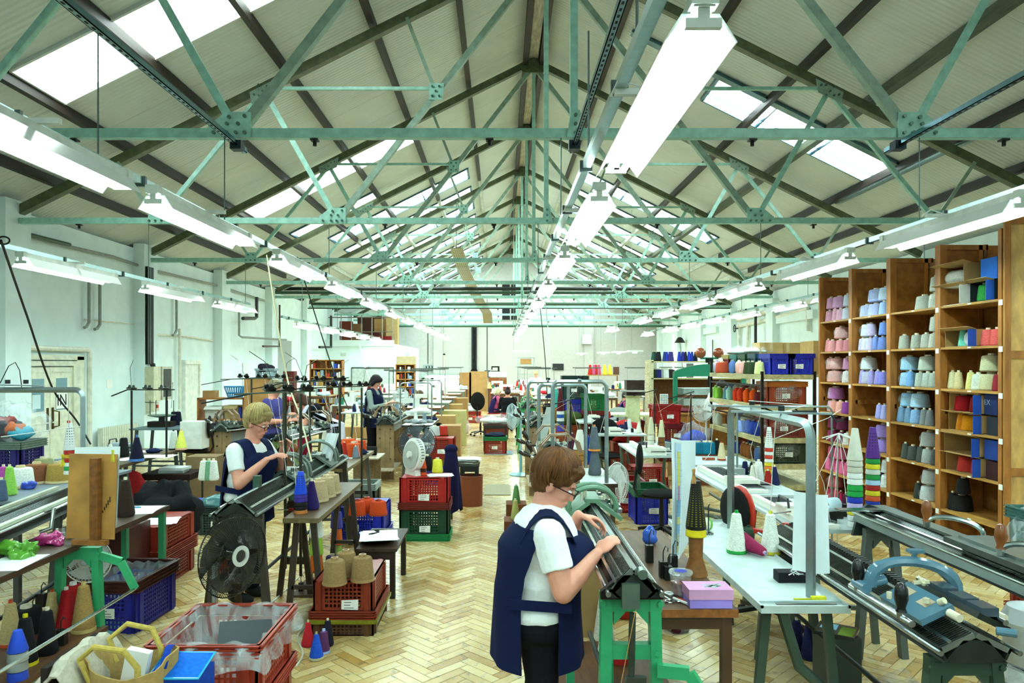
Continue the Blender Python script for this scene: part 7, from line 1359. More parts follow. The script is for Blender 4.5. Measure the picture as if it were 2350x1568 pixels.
wp('pipe', wl, [V(523, 690, .3), V(523, 770, .3), V(530, 774, .3), V(636, 780, .3)], .03, PIPG); wp('pipe', wl, [V(565, 682, .3), V(565, 728, .3), V(560, 731, .3), V(532, 731, .3)], .05, PIPD); wp('pipe', wl, [V(620, 700, .3), V(620, 795, .3), V(580, 795, .3)], .03, M('4a3626', 'paint')); wp('pipe', wl, [V(740, 725, .35), V(740, 797, .35), V(712, 797, .35)], .05, PIPD)
y = 14.56; 
for k in range(3): obj('cable_duct', MB().bx(XL+.22, XL+.27, y-.24+k*.09, y-.17+k*.09, 1.95, 3.9), wl, mats=M('1d211f' if k != 1 else '3a413e', 'metal'))
wp('cable_duct', wl, [(XL+.3, y-.1, 1.95), (XL+.3, y-.02, 1.75)], .05, PIPD)
t = thing('meter_box', 'cream metal electrical cabinet with glass door on the left wall pillar', 'cabinet', (XL+.22, 14.45, 0)); part('body', MB().bx(0, .18, -.15, .15, 1.2, 1.9), t, M('c6c4a6', 'paint')); part('body', MB().bx(0, .2, .17, .62, 1.22, 1.9), t, M('b5b8a6', 'paint')); part('window', MB().bx(.2, .205, .22, .56, 1.28, 1.85), t, M('2a3436', 'gloss')); part('lower_box', MB().bx(0, .16, -.12, .12, 1.0, 1.18), t, M('c9c8ae', 'paint')); part('switch', MB().cyl((.16, 0, 1.1), (.19, 0, 1.1), .035, n=10), t, M('b02a1a', 'plastic'))
t = sempty('door_1'); dm = M('dcdcc4', 'paint'); ya, yb = 10.95, 12.15
for i, (p, q) in enumerate(((ya, (ya+yb)/2-.005), ((ya+yb)/2+.005, yb))):
    l = obj('door_leaf', MB().bx(XL+.02, XL+.06, p, q, 0, 1.9), t, mats=dm); obj('glass_pane', MB().bx(XL+.06, XL+.065, p+.15, q-.15, 1.2, 1.72), l, mats=M('6f97a0', 'gloss')); 
    for zz in (1.0, 1.82): obj('moulding', MB().bx(XL+.06, XL+.072, p+.05, q-.05, zz, zz+.02), l, mats=dm)
    hp = obj('push_plate', MB().bx(XL+.06, XL+.066, (q-.09 if i == 0 else p+.03), (q-.03 if i == 0 else p+.09), .9, 1.25), l, mats=M('4f3a18', 'metal'))
wp('door_handle', bpy.data.objects['door_1'], [(XL+.07, 11.62, 1.2), (XL+.14, 11.66, 1.18), (XL+.14, 11.66, .95), (XL+.07, 11.62, .93)], .012, M('4f3a18', 'metal'))
for p, q, z0, z1 in ((ya-.1, ya, 0, 2.0), (yb, yb+.1, 0, 2.0), (ya, yb, 1.92, 2.0), (yb+.1, yb+.3, 0, 2.08), (ya, yb+.3, 2.02, 2.1)): obj('architrave', MB().bx(XL, XL+.09, p, q, z0, z1), t, mats=M('d3d3ba', 'paint'))
t = thing('door_sign', 'white paper sign reading IN on the right door leaf', 'sign', (XL+.067, 11.85, 1.22)); part('paper', MB().bx(0, .002, -.15, .15, 0, .3), t, LABT)
fc = bpy.data.curves.new('letter_curve', 'FONT'); fc.body = 'IN'; fc.size = .27; fc.extrude = .001; fc.align_x = 'CENTER'; fo = bpy.data.objects.new('letter_curve', fc); lm_ = bpy.data.meshes.new_from_object(fo); bpy.data.objects.remove(fo); lm_.materials.clear(); lm_.materials.append(M('1a1c1e', 'rub')); fo = obj('letters', lm_, t, (.004, 0, .05)); fo.rotation_euler = (PI/2, 0, PI/2); fo['kind'] = 'stuff'
t = thing('door_sign', 'pale blue notice on the left door leaf', 'sign', (XL+.067, 11.2, 1.25)); part('paper', MB().bx(0, .002, -.1, .1, 0, .22), t, M('c9dfe2', 'paper'))
t = sempty('door_2'); obj('door_leaf', MB().bx(XL+.01, XL+.05, 16.55, 17.25, 0, 1.95), t, mats=M('dfe6da', 'paint')); [obj('architrave', MB().bx(XL, XL+.09, *q), t, mats=M('e6ebe0', 'paint')) for q in ((16.45, 16.55, 0, 2.05), (17.25, 17.35, 0, 2.05), (16.55, 17.25, 1.95, 2.05))]
t = sempty('door_3'); obj('doorway', MB().bx(XL+.01, XL+.03, 22.95, 25.0, 0, 2.75), t, mats=M('9aa39c', 'wall')); obj('architrave', MB().bx(XL+.01, XL+.06, 22.8, 22.95, 0, 2.85), t, mats=WALL)
t = thing('radiator', 'cream column radiator on the left wall behind the black mast', 'radiator', (XL+.08, 12.9, 0)); 
rm = MB().bx(0, .1, -.02, .02, .15, .8).mesh('column', M('d9dac6', 'paint'))
for k in range(20): obj('column', rm, t, (0, k*.062, 0))
tag(obj('wall_notice', MB().bx(0, .004, -.1, .1, 0, .14), None, V(251, 890, .002), 0, LABT), 'small white notice on the left wall beside the doors', 'notice'); tag(obj('wall_notice', MB().bx(0, .004, -.2, .2, 0, .5), None, V(628, 852, .002), 0, M('e0b8b0', 'paper')), 'small red edged safety notice on the left wall', 'notice'); tag(obj('wall_chart', MB().bx(0, .01, -.35, .35, 0, .9), None, V(566, 905, .01), 0, M('dfe6e4', 'paper')), 'tall white measuring chart on the left wall', 'chart')
cable('hanging_cable', 'long black cable hanging diagonally across the left wall and doors', [P(2, 552, 6.5), P(60, 720, 7.5), P(120, 890, 8.5), P(175, 965, 8.8), P(208, 1020, 8.8)], .012, '141614'); 
o = obj('cable_coil', MB().tube([P(8+14*math.cos(k), 552+9*math.sin(k), 6.5) for k in [q*.5 for q in range(26)]], .008, 5), None, mats=M('141614', 'plastic')); tag(o, 'coil of black cable tied to the outer left lamp rail', 'cable')
cable('hanging_cable', 'black cable hanging beside the low left lamps towards the machines', [P(682, 590, 12), P(735, 760, 12), P(775, 880, 12), P(800, 940, 11.6)], .01, '1c1e1c')
cable('hanging_cable', 'white cable sagging from the low lamps to the grey panel', [P(825, 790, 25), P(840, 850, 25), P(875, 925, 25), P(890, 940, 25)], .02, 'e6eae4')
for i, (px, py0, py1, Y) in enumerate(((1243, 690, 960, 14), (1256, 690, 960, 17))): cable('hanging_cable', '%s cable hanging from the centre lamps to the machines' % ['dark', 'thin white'][i], [P(px-5, py0, Y), P(px+8, (py0+py1)/2, Y), P(px+15, py1, Y)], .008, ['1c1e1c', 'dfe4de'][i])
# ------------------------------------------------------------------ cross pipes under the trusses
for i, (y, z, c, r) in enumerate(((22.9, 4.35, '16201c', .06), (22.6, 4.2, '2c4a34', .05), (26.9, 4.2, '2a4a36', .06), (34.0, 3.75, '35604a', .06), (26.4, 4.0, '1c201e', .02))):
    o = obj('cross_pipe', MB().cyl((XL+.1, y, z), (XR-.1, y, z), r, n=10), None, mats=M(c, 'paint')); tag(o, '%s pipe spanning the hall under the trusses, %s from the camera' % (['black', 'thin green', 'thick green', 'pale green', 'thin dark'][i], ORD[i]), 'pipe')
t = thing('cable_tray', 'perforated steel cable tray hanging down in a curve below the roof', 'cable tray', (0, 0, 0))
pts = [P(1047, 570, 21), P(1062, 615, 22), P(1085, 665, 24.5), P(1105, 700, 27), P(1118, 720, 29), P(1120, 742, 30)]
m = MB()
for a, b in zip(pts, pts[1:]): a = Vector(a); b = Vector(b); w2 = Vector((.19, 0, 0)); m.add([a-w2, a+w2, b+w2, b-w2, a-w2+Vector((0,0,.02)), a+w2+Vector((0,0,.02)), b+w2+Vector((0,0,.02)), b-w2+Vector((0,0,.02))], [(0,1,2,3), (7,6,5,4), (0,4,5,1), (1,5,6,2), (2,6,7,3), (3,7,4,0)])
part('tray', m, t, M('8a8c78', 'metal')); m = MB()
for q in range(2):
    a, b = Vector(pts[q]), Vector(pts[q+1])
    for i in range(12):
        for j in range(6): c = a.lerp(b, (i+.5)/12)+Vector(((j-2.5)*.06, 0, 0)); d = (b-a)/40; m.add([c+Vector((-.012, -.012, 0)), c+Vector((.012, -.012, 0)), c+d+Vector((.012, -.012, 0)), c+d+Vector((-.012, -.012, 0))], [(0,1,2,3)])
part('hole', m, t, M('dfe6e0', 'paper'), stuff=True); part('hanger', MB().cyl(pts[0], pts[0]+Vector((0, 0, 1.4)), .01).cyl(pts[4], pts[4]+Vector((0, 0, .6)), .01), t, DKI, stuff=True)
for i, (z, y) in enumerate(((ZR-3.0, 35.5), (ZE+.2, 35.5))): 
    t = thing('roof_speaker', 'black box unit hung on a ladder frame in the gable, %s' % ['upper', 'lower'][i], 'equipment', (XK-.35, 34.0, [5.2, 4.05][i])); part('box', MB().bx(-.25, .12, 0, .4, 0, .62), t, M('17191a', 'plastic')); part('box', MB().bx(.17, .45, 0, .4, 0, .62), t, M('1f2122', 'plastic')); part('bracket', MB().bx(-.3, .5, 0, .4, -.06, 0), t, M('b0b4a8', 'metal'))
for x in (XK-.05, XK+.25): o = obj('gable_ladder_rail', MB().cyl((x, 34.3, ZE), (x, 34.3, ZR-.5), .02), None, mats=M('a9b2a8', 'metal')); tag(o, 'thin vertical rail of the gable frame, %s one' % ('left' if x < XK else 'right'), 'rail')
# ------------------------------------------------------------------ mezzanine room at the back left
mz = struct('wall_mezzanine', MB().bx(XL, -4.44, 30, YB, 0, 2.79), WALL); obj('parapet', MB().bx(XL, -4.44, 29.9, 30, 2.7, 2.95), mz, mats=WALL)
MZ = 2.791
for i, (px, w_, h_, d_, c) in enumerate(((795, .5, 1.0, .4, '6a2c1c'), (815, .5, .9, .4, '7a5a38'), (845, .9, .55, .5, '4a1c14'), (880, .7, .35, .5, '204a3c'), (905, .5, 1.2, .5, 'b39a68'), (922, .45, 1.4, .4, 'c0a878'), (862, .5, .4, .4, '9a7a50'))):
    x = min(P(px, 0, 31).x, -4.75); carton('%s stored %s on the mezzanine, %s from the left' % (cname(c), ['panel', 'chair back', 'chest', 'crate', 'carton', 'carton', 'carton'][i], ORD[[0,1,2,4,5,6,3][i]]), (x, 31+.15*i, MZ), w_, d_, h_, c, tape=False, name=['stored_board', 'stored_chair', 'chest', 'storage_crate', 'cardboard_box', 'cardboard_box', 'cardboard_box'][i])
carton('big brown cardboard box topmost on the mezzanine', (P(880, 0, 31.5).x, 32.0, MZ+.36), .9, .5, .8, 'b08850'); crate('red crate on the green one on the mezzanine', (P(880, 0, 30.6).x, 30.6, MZ+0.0), .7, .4, .34, '9a1f1f') ; carton('brown flat case on a beam over the mezzanine', (P(838, 0, 32).x, 33.5, MZ), 1.2, .4, 1.35, '4a2a1c', tape=False, name='case')
t = thing('railing', 'thin metal railing along the mezzanine edge', 'railing', (0, 0, 0))
for k in range(7): x = -7.1+k*.43; part('post', MB().cyl((x, 30.05, 2.8), (x, 30.05, 4.0), .02), t, PIPG)
for z in (3.3, 3.9): part('rail', MB().cyl((-7.2, 30.05, z), (-4.5, 30.05, z), .02), t, M('7a7060', 'metal'))
t = thing('grey_board', 'large pale grey notice board with dark frame on the mezzanine wall', 'board', (0, 29.95, 0)); x0, x1 = P(807, 0, 29.9).x, P(902, 0, 29.9).x; part('board', MB().bx(x0, x1, 0, .03, .2, 1.78), t, M('b9c4bf', 'paint')); part('frame', MB().bx(x0-.02, x0, -.02, .03, .1, 1.8).bx(x1, x1+.02, -.02, .03, .1, 1.8), t, M('1d2422', 'metal'), stuff=True); part('frame_top', MB().bx(x0-.02, x1+.02, -.02, .03, 1.78, 1.82), t, M('1d2422', 'metal'))
for x in (P(787, 815, 29.9).x, P(880, 0, 29.9).x): tag(obj('air_vent', MB().bx(-.1, .1, 0, .02, 0, .12), None, (x, 29.97, 2.3), 0, M('c9d0c8', 'paint')), 'small air vent in the mezzanine wall, %s one' % ('left' if x < -5.9 else 'right'), 'vent')
t = sempty('window_90'); obj('frame', MB().bx(-4.43, -4.40, 33, 34.6, 1.9, 2.55), t, mats=M('e6ece8', 'paint')); obj('pane', MB().bx(-4.40, -4.39, 33.2, 34.4, 2.0, 2.5), t, mats=M('b9c9c6', 'gloss'))
# bookcases of thread
def bookcase(label, x, y, w, h, n, open_=True, d=.3):
    t = thing('bookcase', label, 'bookcase', (x, y, 0)); 
    for k in range(3): part('side_panel', MB().bx(-w/2+k*(w-.03)/2, -w/2+.03+k*(w-.03)/2, 0, d, 0, h), t, SWD)
    for k in range(n+1): part('shelf', MB().bx(-w/2, w/2, 0, d, .05+k*(h-.08)/n, .075+k*(h-.08)/n), t, SHF)
    part('back_panel', MB().bx(-w/2, w/2, d-.01, d, 0, h), t, SWB); rr = random.Random(int(x*10)); 
    for k in range(n):
        z = .075+k*(h-.08)/n; xx = -w/2+.08
        while xx < w/2-.1:
            q = rr.choice((.05, .07, .1)); c = rr.choice(('c9ccc0', 'a8321c', '2a4ab0', 'd9d8cc', '3a2a20', 'b9904c', '8aa0b0', 'e6e6e0')); 
            if abs(xx) > .06 and rr.random() < .85 and open_: part('stored_item', MB().bx(xx-q/2, xx+q/2, .02, .2, z, z+rr.uniform(.12, .24)), t, M(c, 'plastic'))
            xx += q+.02
    return t
bookcase('tall pale wooden bookcase of thread and boxes by the mezzanine wall', P(748, 0, 24).x, 24.0, 1.1, 2.1, 7); bookcase('brown wooden cupboard with open side shelves beside the grey board', P(930, 0, 26).x, 26.0, .7, 1.95, 7); carton('brown paper roll box on top of the brown cupboard', (P(932, 0, 26).x, 26.15, 1.951), .7, .28, .28, 'b8aa84', tape=False); carton('red brown narrow cabinet behind the purple shirted person', (P(661, 0, 20).x, 20.2, 0), .3, .3, 1.75, '5a1f16', tape=False, name='cabinet')
# ------------------------------------------------------------------ back wall fittings
def BW(px, py): return P(px, py, YB-.02)
a = BW(1088, 745); b = BW(1088, 860)
for k in range(3): obj('cable_duct', MB().bx(a.x-.14+k*.1, a.x-.06+k*.1, YB-.12, YB, b.z, a.z), wb, mats=M(['39403c', '17191a', '23272a'][k], 'metal'))
obj('cable_duct', MB().prism([(a.x-.28, 0), (a.x+.28, 0), (a.x+.15, .3), (a.x-.14, .3)], .14, Matrix(((1,0,0,0),(0,0,-1,YB),(0,1,0,b.z),(0,0,0,1)))), wb, mats=M('17191a', 'metal'))
c = BW(1000, 858); d = BW(1115, 868); obj('trunking', MB().bx(c.x-1.0, d.x, YB-.25, YB, d.z, c.z), wb, mats=M('a9b9b4', 'metal')); 
t = thing('wall_lamp', 'long lit strip light on the far wall above the sewing tables', 'lamp', (BW(980, 865).x, YB-.5, BW(980, 865).z)); part('tube', MB().cyl((0, 0, 0), (2.1, 0, 0), .05, n=8), t, TUBE); part('housing', MB().bx(0, 2.1, -.04, .48, .05, .1), t, HOU)
for x in (982, 1118): wp('conduit', wb, [BW(x, 745), BW(x, 835 if x < 1000 else 855)], .02, PIPD)
t = sempty('door_4'); p, q = BW(1000, 815), BW(1017, 856); obj('panel', MB().bx(p.x, q.x, YB-.06, YB-.02, q.z-.5, p.z), t, mats=M('6f8088', 'gloss')); [obj('architrave', MB().bx(x-.05, x+.05, YB-.08, YB, q.z-.5, p.z+.08), t, mats=M('cfd3c2', 'paint')) for x in (p.x-.05, q.x+.05)]; obj('architrave', MB().bx(p.x-.1, q.x+.1, YB-.08, YB, p.z, p.z+.1), t, mats=M('cfd3c2', 'paint'))
t = thing('fuse_board', 'grey fuse panel with three dark slots on the far wall', 'panel', BW(984, 852)); part('panel', MB().bx(-.3, .35, -.05, 0, 0, .35), t, M('8fa0a0', 'paint')); [part('slot', MB().bx(x, x+.06, -.055, -.05, .08, .28), t, M('1c2224', 'rub')) for x in (-.16, .0, .16)]
t = thing('switch_box', 'blue grey switch box on the far wall by the aisle', 'box', BW(1118, 867)); part('body', MB().bx(-.15, .17, -.12, 0, 0, .4), t, M('3a5058', 'paint'))
t = thing('extract_box', 'pale square duct box high on the far wall at right', 'equipment', BW(1346, 790)-Vector((0,.0,0))); part('body', MB().bx(-.25, .25, -.3, 0, 0, .5), t, M('cfe0de', 'paint'))
tag(obj('blackboard', MB().bx(-.3, .3, -.03, 0, 0, .36), None, BW(1281, 850), 0, M('1c2628', 'paint')), 'small black notice board with chalk lines on the far wall', 'board'); tag(obj('wall_poster', MB().bx(-.16, .16, -.01, 0, 0, .42), None, BW(1414, 860), 0, M('6a4a3a', 'paper')), 'small dark and orange poster on the far wall', 'poster')
t = sempty('window_91'); X_, Y0, Y1 = XR-.03, F0*XR/(1562-CX), F0*XR/(1537-CX); obj('pane', MB().bx(X_, X_+.01, Y0, Y0+1.5, 1.6, 3.4), t, mats=emis('bright_window', (.85, .97, 1), 3.2)); [obj('glazing_bar', MB().bx(X_-.03, X_, Y0, Y0+1.5, z, z+.05), t, mats=WALL) for z in (1.6, 2.05, 2.5, 2.95, 3.4)]; [obj('glazing_bar', MB().bx(X_-.03, X_, y, y+.05, 1.6, 3.4), t, mats=WALL) for y in (Y0, Y0+.72, Y0+1.46)]
# right wall pipes
wp('pipe', wr, [VR(1697, 735), VR(1780, 712), VR(1875, 690)], .07, PIPE); wp('pipe', wr, [VR(1697, 750), VR(1790, 728), VR(1860, 708), VR(1862, 760)], .06, PIPE); wp('pipe', wr, [VR(1702, 745), VR(1702, 800), VR(1720, 805), VR(1722, 745)], .05, PIPE); wp('pipe', wr, [VR(1755, 700, .3), VR(1755, 790, .3)], .05, PIPD); wp('pipe', wr, [VR(1640, 780), VR(1640, 850)], .02, PIPD)
t = thing('valve_wheel', 'black valve hand wheel on white pipes on the right wall', 'valve', VR(1702, 754, .25)); part('wheel', MB().tube([(0, .13*math.cos(2*PI*k/16), .13*math.sin(2*PI*k/16)) for k in range(16)], .016, 6, True).cyl((0, -.13, 0), (0, .13, 0), .01, n=6).cyl((0, 0, -.13), (0, 0, .13), .01, n=6), t, DKI, stuff=True); part('stem', MB().cyl((0, 0, 0), (.2, 0, 0), .02), t, DKI)
for px, w_ in ((1775, 100), (1610, 40)):
    y1, y0_ = F0*XR/(px-CX), F0*XR/(px+w_-CX); obj('recess_frame', MB().bx(XR-.12, XR, y0_, y1, 3.2, 3.45).bx(XR-.12, XR, y1-.12, y1, 0, 3.2), wr, mats=WALL)['kind'] = 'stuff'
t = thing('wall_speaker', 'small black speaker bracketed to the right wall', 'speaker', VR(1575, 787, .3)); part('cone', MB().lathe([(.26, 0), (.12, .22), (.06, .26)], 16), t, M('1c1c1c', 'plastic')); part('cable', MB().tube([(0, 0, 0), (.1, .2, -.4), (.2, .3, -1.2)], .012, 5), t, DKI)
t = thing('door_sign_box', 'dark doorway with a small exit sign on the right wall', 'doorway', VR(1585, 832, .02)); part('opening', MB().bx(-.02, .0, -.5, .6, -1.8, -.05), t, M('3a4a48', 'paint')); part('sign', MB().bx(-.03, 0, -.1, .3, .15, .4), t, M('3a8a5a', 'paper'))
# ------------------------------------------------------------------ green press and shelves of navy cones (right, beyond)
t = thing('steam_press', 'large green cast iron press with a curved top beam and two brown ball weights', 'press', (P(1628, 0, 16.0).x, 16.0, 0)); GP = M('1f7a5a', 'gloss'); w_ = .8
m = MB(); n = 14; top = [(-w_+2*w_*k/n, 1.78+.17*math.sin(PI*k/n)**.8) for k in range(n+1)]; bot = [(w_, 1.66), (w_*.5, 1.68), (-w_*.5, 1.68), (-w_, 1.66)]
part('top_beam', m.prism(top[::-1]+bot[::-1] if False else top+bot, .16, Matrix(((1,0,0,0),(0,0,-1,.08),(0,1,0,0),(0,0,0,1)))), t, GP)
for x in (-w_+.04, w_-.04): part('column', MB().cyl((x, 0, .75), (x, 0, 1.72), .055, n=14), t, GP)
part('screw', MB().cyl((0, 0, 1.45), (0, 0, 2.02), .035).cyl((0, 0, 1.98), (0, 0, 2.08), .09), t, M('2a2c28', 'metal')); part('cross_arm', MB().beam((-.2, 0, 2.08), (.2, 0, 2.08), .04), t, GP)
for x in (-.2, .2): part('ball_weight', MB().ell((x, 0, 2.2), (.12, .12, .12), n=18), t, M('8a4424', 'gloss'))
part('platen', MB().bx(-.66, .7, -.35, .35, 1.28, 1.42), t, M('a9bcb8', 'metal')); part('platen', MB().bx(-.66, .7, -.35, .35, 1.05, 1.2), t, M('b6c6c2', 'metal')); part('table', MB().bx(-.8, .8, -.4, .4, .7, .78).bx(-.7, .7, -.3, .3, 0, .7), t, M('2a3430', 'iron'))
table('wooden counter with knitwear before the green press', P(1555, 0, 14).x, P(1715, 0, 14).x+.3, 13.9, 14.9, 1.0, 'a86f2c', '8a5a22', style='post', kind='wood'); obj('counter_front', MB().bx(-.85, .85, 0, .03, -.9, -.03), bpy.data.objects['work_table'] if False else None, (P(1640, 0, 14).x, 13.88, .95), mats=M('a06a2a', 'wood')); tag(bpy.data.objects['counter_front'], 'brown wooden front board of the press counter', 'board'); blob('knitwear', 'maroon patterned knitwear spread on the wooden counter', 'clothes', (P(1575, 0, 14.2).x, 14.3, 1.0), (.4, .3, .04), '5a1c28', .02, 4)
t = thing('colour_chart', 'white board of colour swatches leaning on the navy cone shelves', 'board', (P(1524, 0, 14.2).x, 14.2, 1.02)); part('board', MB().bx(-.08, .08, 0, .02, 0, .34), t, LABT); m = MB()
for i in range(3):
    for j in range(9): m.ci = (i+j) % 3; m.bx(-.07+i*.05, -.03+i*.05, -.003, 0, .02+j*.035, .045+j*.035)
obj('swatch', m, t, mats=[M('7fa8c0', 'paper'), M('c0a890', 'paper'), M('9ab0a0', 'paper')])['kind'] = 'stuff'
t = thing('cone_rack', 'brown wooden rack with pale posts holding navy cones near the press', 'rack', (P(1495, 0, 17).x, 17, 0)); w_ = 2.3
for x in (0, w_): part('post', MB().bx(x-.05, x+.05, 0, .5, 0, 2.05), t, M('c9bf96', 'wood'))
for z in (1.62, 2.02): part('shelf', MB().bx(0, w_, 0, .5, z-.03, z), t, M('b9a878', 'wood'))
part('back_panel', MB().bx(.05, w_, .47, .5, .5, 1.6), t, M('7a4a22', 'wood'))
cols = ['1f4a3c', '1c2a24', '17181c', '151618', '22306a', '2434a0', '3a2c6a', '34306c', '2434a4', '22247a', '1a1c2a', '2438ac', '1c2c8a', '17181c']
for i, px in enumerate((1499, 1503, 1509, 1513, 1525, 1530, 1537, 1542, 1559, 1567, 1573, 1581, 1588, 1596)): yarn('L', cols[i], (P(px, 0, 17.15).x, 17.15, 2.021), '%s cone on top of the pale posted rack, %s from the left' % (cname(cols[i]), ORD[i]), 'navy cones on the rack top', sc=.9)
for i, px in enumerate((1504, 1509, 1513, 1519, 1524, 1530, 1537, 1542)): c = ['1c2a24', '1c2060', '20226a', '8a8a84', 'c9ccc8', 'd6d8d2', '2a1c1c', '241c2a'][i]; yarn('N', c, (P(px, 0, 17.15).x, 17.15, 1.621), '%s cone on the second board of the pale posted rack, %s from the left' % (cname(c), ORD[i]), 'cones on the rack second board', sc=1.3)
fan('white pedestal fan before the press counter', (P(1600, 0, 13.2).x+.1, 13.2, 0), -.75, .21, zc=1.1, guard='dfe3df', blade='d9dedb', body='e0e4e0', pole='dfe3df', dense=44, base='disc')
for i, (x, y) in enumerate(((P(1495, 0, 12).x, 12.0), (P(1578, 0, 11).x, 11.0), (P(1300, 0, 8.8).x, 8.8))):
    t = thing('thread_spider', 'thin black thread guide arm with falling pink and white threads, %s' % ['left of the labelled crates', 'right of the labelled crates', 'centre row'][i], 'thread guide', (x, y, 1.5)); part('arm', MB().cyl((-.3, 0, -.08), (.1, 0, .03), .008).cyl((.05, 0, 0), (.05, 0, -1.3 if i != 2 else -.7), .012), t, DKI, stuff=True); part('thread', MB().tube([(.05, 0, 0), (-.05, -.1, -.6)], .0025, 4).tube([(.05, 0, 0), (.2, -.1, -.6)], .0025, 4).tube([(.05, 0, 0), (-.45, 0, -.28)], .0025, 4), t, M('d8a890', 'wool'), stuff=True)
t = thing('linking_machine', 'cream pedestal linking machine with dark round head, right middle', 'machine', (P(1452, 0, 15).x, 15, 0)); part('pedestal', MB().lathe([(.2, 0), (.17, .6), (.14, 1.25), (.2, 1.3)], 20), t, M('c9cf9c', 'paint')); part('head', MB().bx(-.15, .22, -.15, .15, 1.3, 1.62), t, M('3a2c24', 'iron')); part('dish', MB().lathe([(.1, 1.36), (.27, 1.38), (.27, 1.41), (.1, 1.42)], 20), t, M('d9dcd4', 'metal'))
tag(obj('cream_tray', MB().bx(-.7, .7, -.4, .4, .86, .9), None, (P(1450, 0, 14.6).x, 15.3, 0), 0, M('cdd3a0', 'paint')), 'pale cream work tray round the linking machine', 'tray')
t = thing('plastic_chair', 'white translucent plastic chair behind the pale cream tray', 'chair', (P(1420, 0, 15.8).x, 15.8, 0)); part('back', MB().grid(10, 8, lambda u, v: (-.24+.48*u, .08*math.sin(PI*u), .45+.55*v-.1*(abs(u-.5)*2)**3*v), .01), t, M('c6d2ce', 'plastic')); part('seat', MB().bx(-.24, .24, .0, .45, .43, .46), t, M('c6d2ce', 'plastic')); [part('leg', MB().cyl((x, y, 0), (x, y, .43), .02), t, M('c6d2ce', 'plastic')) for x in (-.22, .22) for y in (.02, .42)]
crate('dark green crate standing on blue crates in the centre', (P(1318, 0, 15.5).x, 15.5, 1.2), .56, .4, .5, '16352c'); crate('blue crate, second of the centre stack', (P(1318, 0, 15.5).x, 15.5, .78), .5, .4, .42, '2a2aa0', tag_=False); crate('red crate at the foot of the centre stack', (P(1318, 0, 15.5).x, 15.5, .4), .5, .4, .38, '8a2a20', tag_=False); crate('lowest crate of the centre stack', (P(1318, 0, 15.5).x, 15.5, 0), .5, .4, .4, '5a2018', tag_=False)
crate('green crate tilted on red crates right of the centre masts', (P(1366, 0, 14.5).x, 14.8, 1.0), .42, .4, .34, '1c6a34', tag_=False, rz=.2); crate('red crate under the tilted green crate', (P(1366, 0, 14.5).x, 14.8, .66), .44, .4, .34, '7a2018', tag_=False); crate('lowest crate under the tilted green crate', (P(1366, 0, 14.5).x, 14.8, 0), .44, .4, .65, '5a1c14', tag_=False)
# ------------------------------------------------------------------ right of the aisle: boxes
carton('brown cardboard box beside the aisle at the black chair', (P(1129, 0, 17.5).x, 17.7, .38), .42, .4, .32, 'b08a58'); carton('flat box under the brown cardboard box beside the aisle', (P(1129, 0, 17.5).x, 17.75, 0), .42, .4, .37, '7a3a24', tape=False)
crate('red crate with green rim and paper label beside the aisle', (P(1142, 0, 15.8).x-.05, 15.7, 0), .5, .4, .38, '8f2a1c', '1f7a44'); blob('cloth_heap', 'dark blue and black clothes heap in the red and green aisle crate', 'clothes', (P(1142, 0, 15.8).x-.05, 15.7, .37), (.22, .16, .05), '1c2438', .03, 2); bag('white plastic bag heap on the board above the red and green crate', (P(1135, 0, 16.2).x, 16.3, .62), (.42, .25, .1), 'eef0ee', 26); table('small dark table behind the red and green crate', P(1108, 0, 16.2).x, P(1165, 0, 16.2).x, 16.05, 16.6, .6, '4a2a20', '2a2018', style='post')
office_chair('big black office chair at the aisle beside the blonde worker', (-.55, 19.6, 0), PI/2-.3, h=.5, bh=.5, bw=.42, seat='b02a1c'); crate('bright red crate on the floor before the seated aisle workers', (-.05, 18.9, .35), .6, .4, .3, 'b8201f', tag_=False); carton('box under the bright red crate at the aisle', (-.05, 18.9, 0), .5, .4, .35, '6a2a1c')
for i, (px, Y, c, h_) in enumerate(((1020, 13.6, 'b0824e', .8), (1012, 15.5, 'b8925c', .85), (1040, 17.2, 'c0b878', .85), (1034, 19, 'b8925c', .9), (1050, 21.5, 'a8804c', .95))): carton('brown carton under the tables left of the aisle, %s from the camera' % ORD[i], (P(px, 0, Y).x, Y+.25, 0), .6, .45, h_-.02, c, tape=i % 2 == 0)
tag(obj('dark_cloth', blob_mesh('dark_cloth', (.2, .06, .3), .02, 6, M('1c1816', 'cloth'), 18, 6), None, (P(1007, 0, 13.4).x, 13.3, .55)), 'dark cloth hanging over a carton left of the aisle', 'cloth')
crate('red crate row by the aisle with white plastic, far left side', (P(1083, 0, 24).x, 24, 0), .6, .5, .38, 'a0281c'); bag('white plastic bag heap on the far red aisle crate', (P(1080, 0, 24).x, 24, .36), (.35, .25, .15), 'dfe8ea', 28); carton('tall brown carton by the far radiator, left one', (P(1068, 0, 30).x, 30, 0), .5, .4, 1.6, 'a87c48'); carton('tall brown carton by the far radiator, right one', (P(1098, 0, 30).x, 30, 0), .75, .4, 1.65, 'b08a56')
bag('red and white carrier bag hanging at the end of the sewing tables', (P(1062, 0, 20).x, 20.2, 0), (.22, .2, .24), 'd8b8b8', 29); tag(bpy.data.objects['plastic_bag'], bpy.data.objects['plastic_bag']['label'], 'bag')
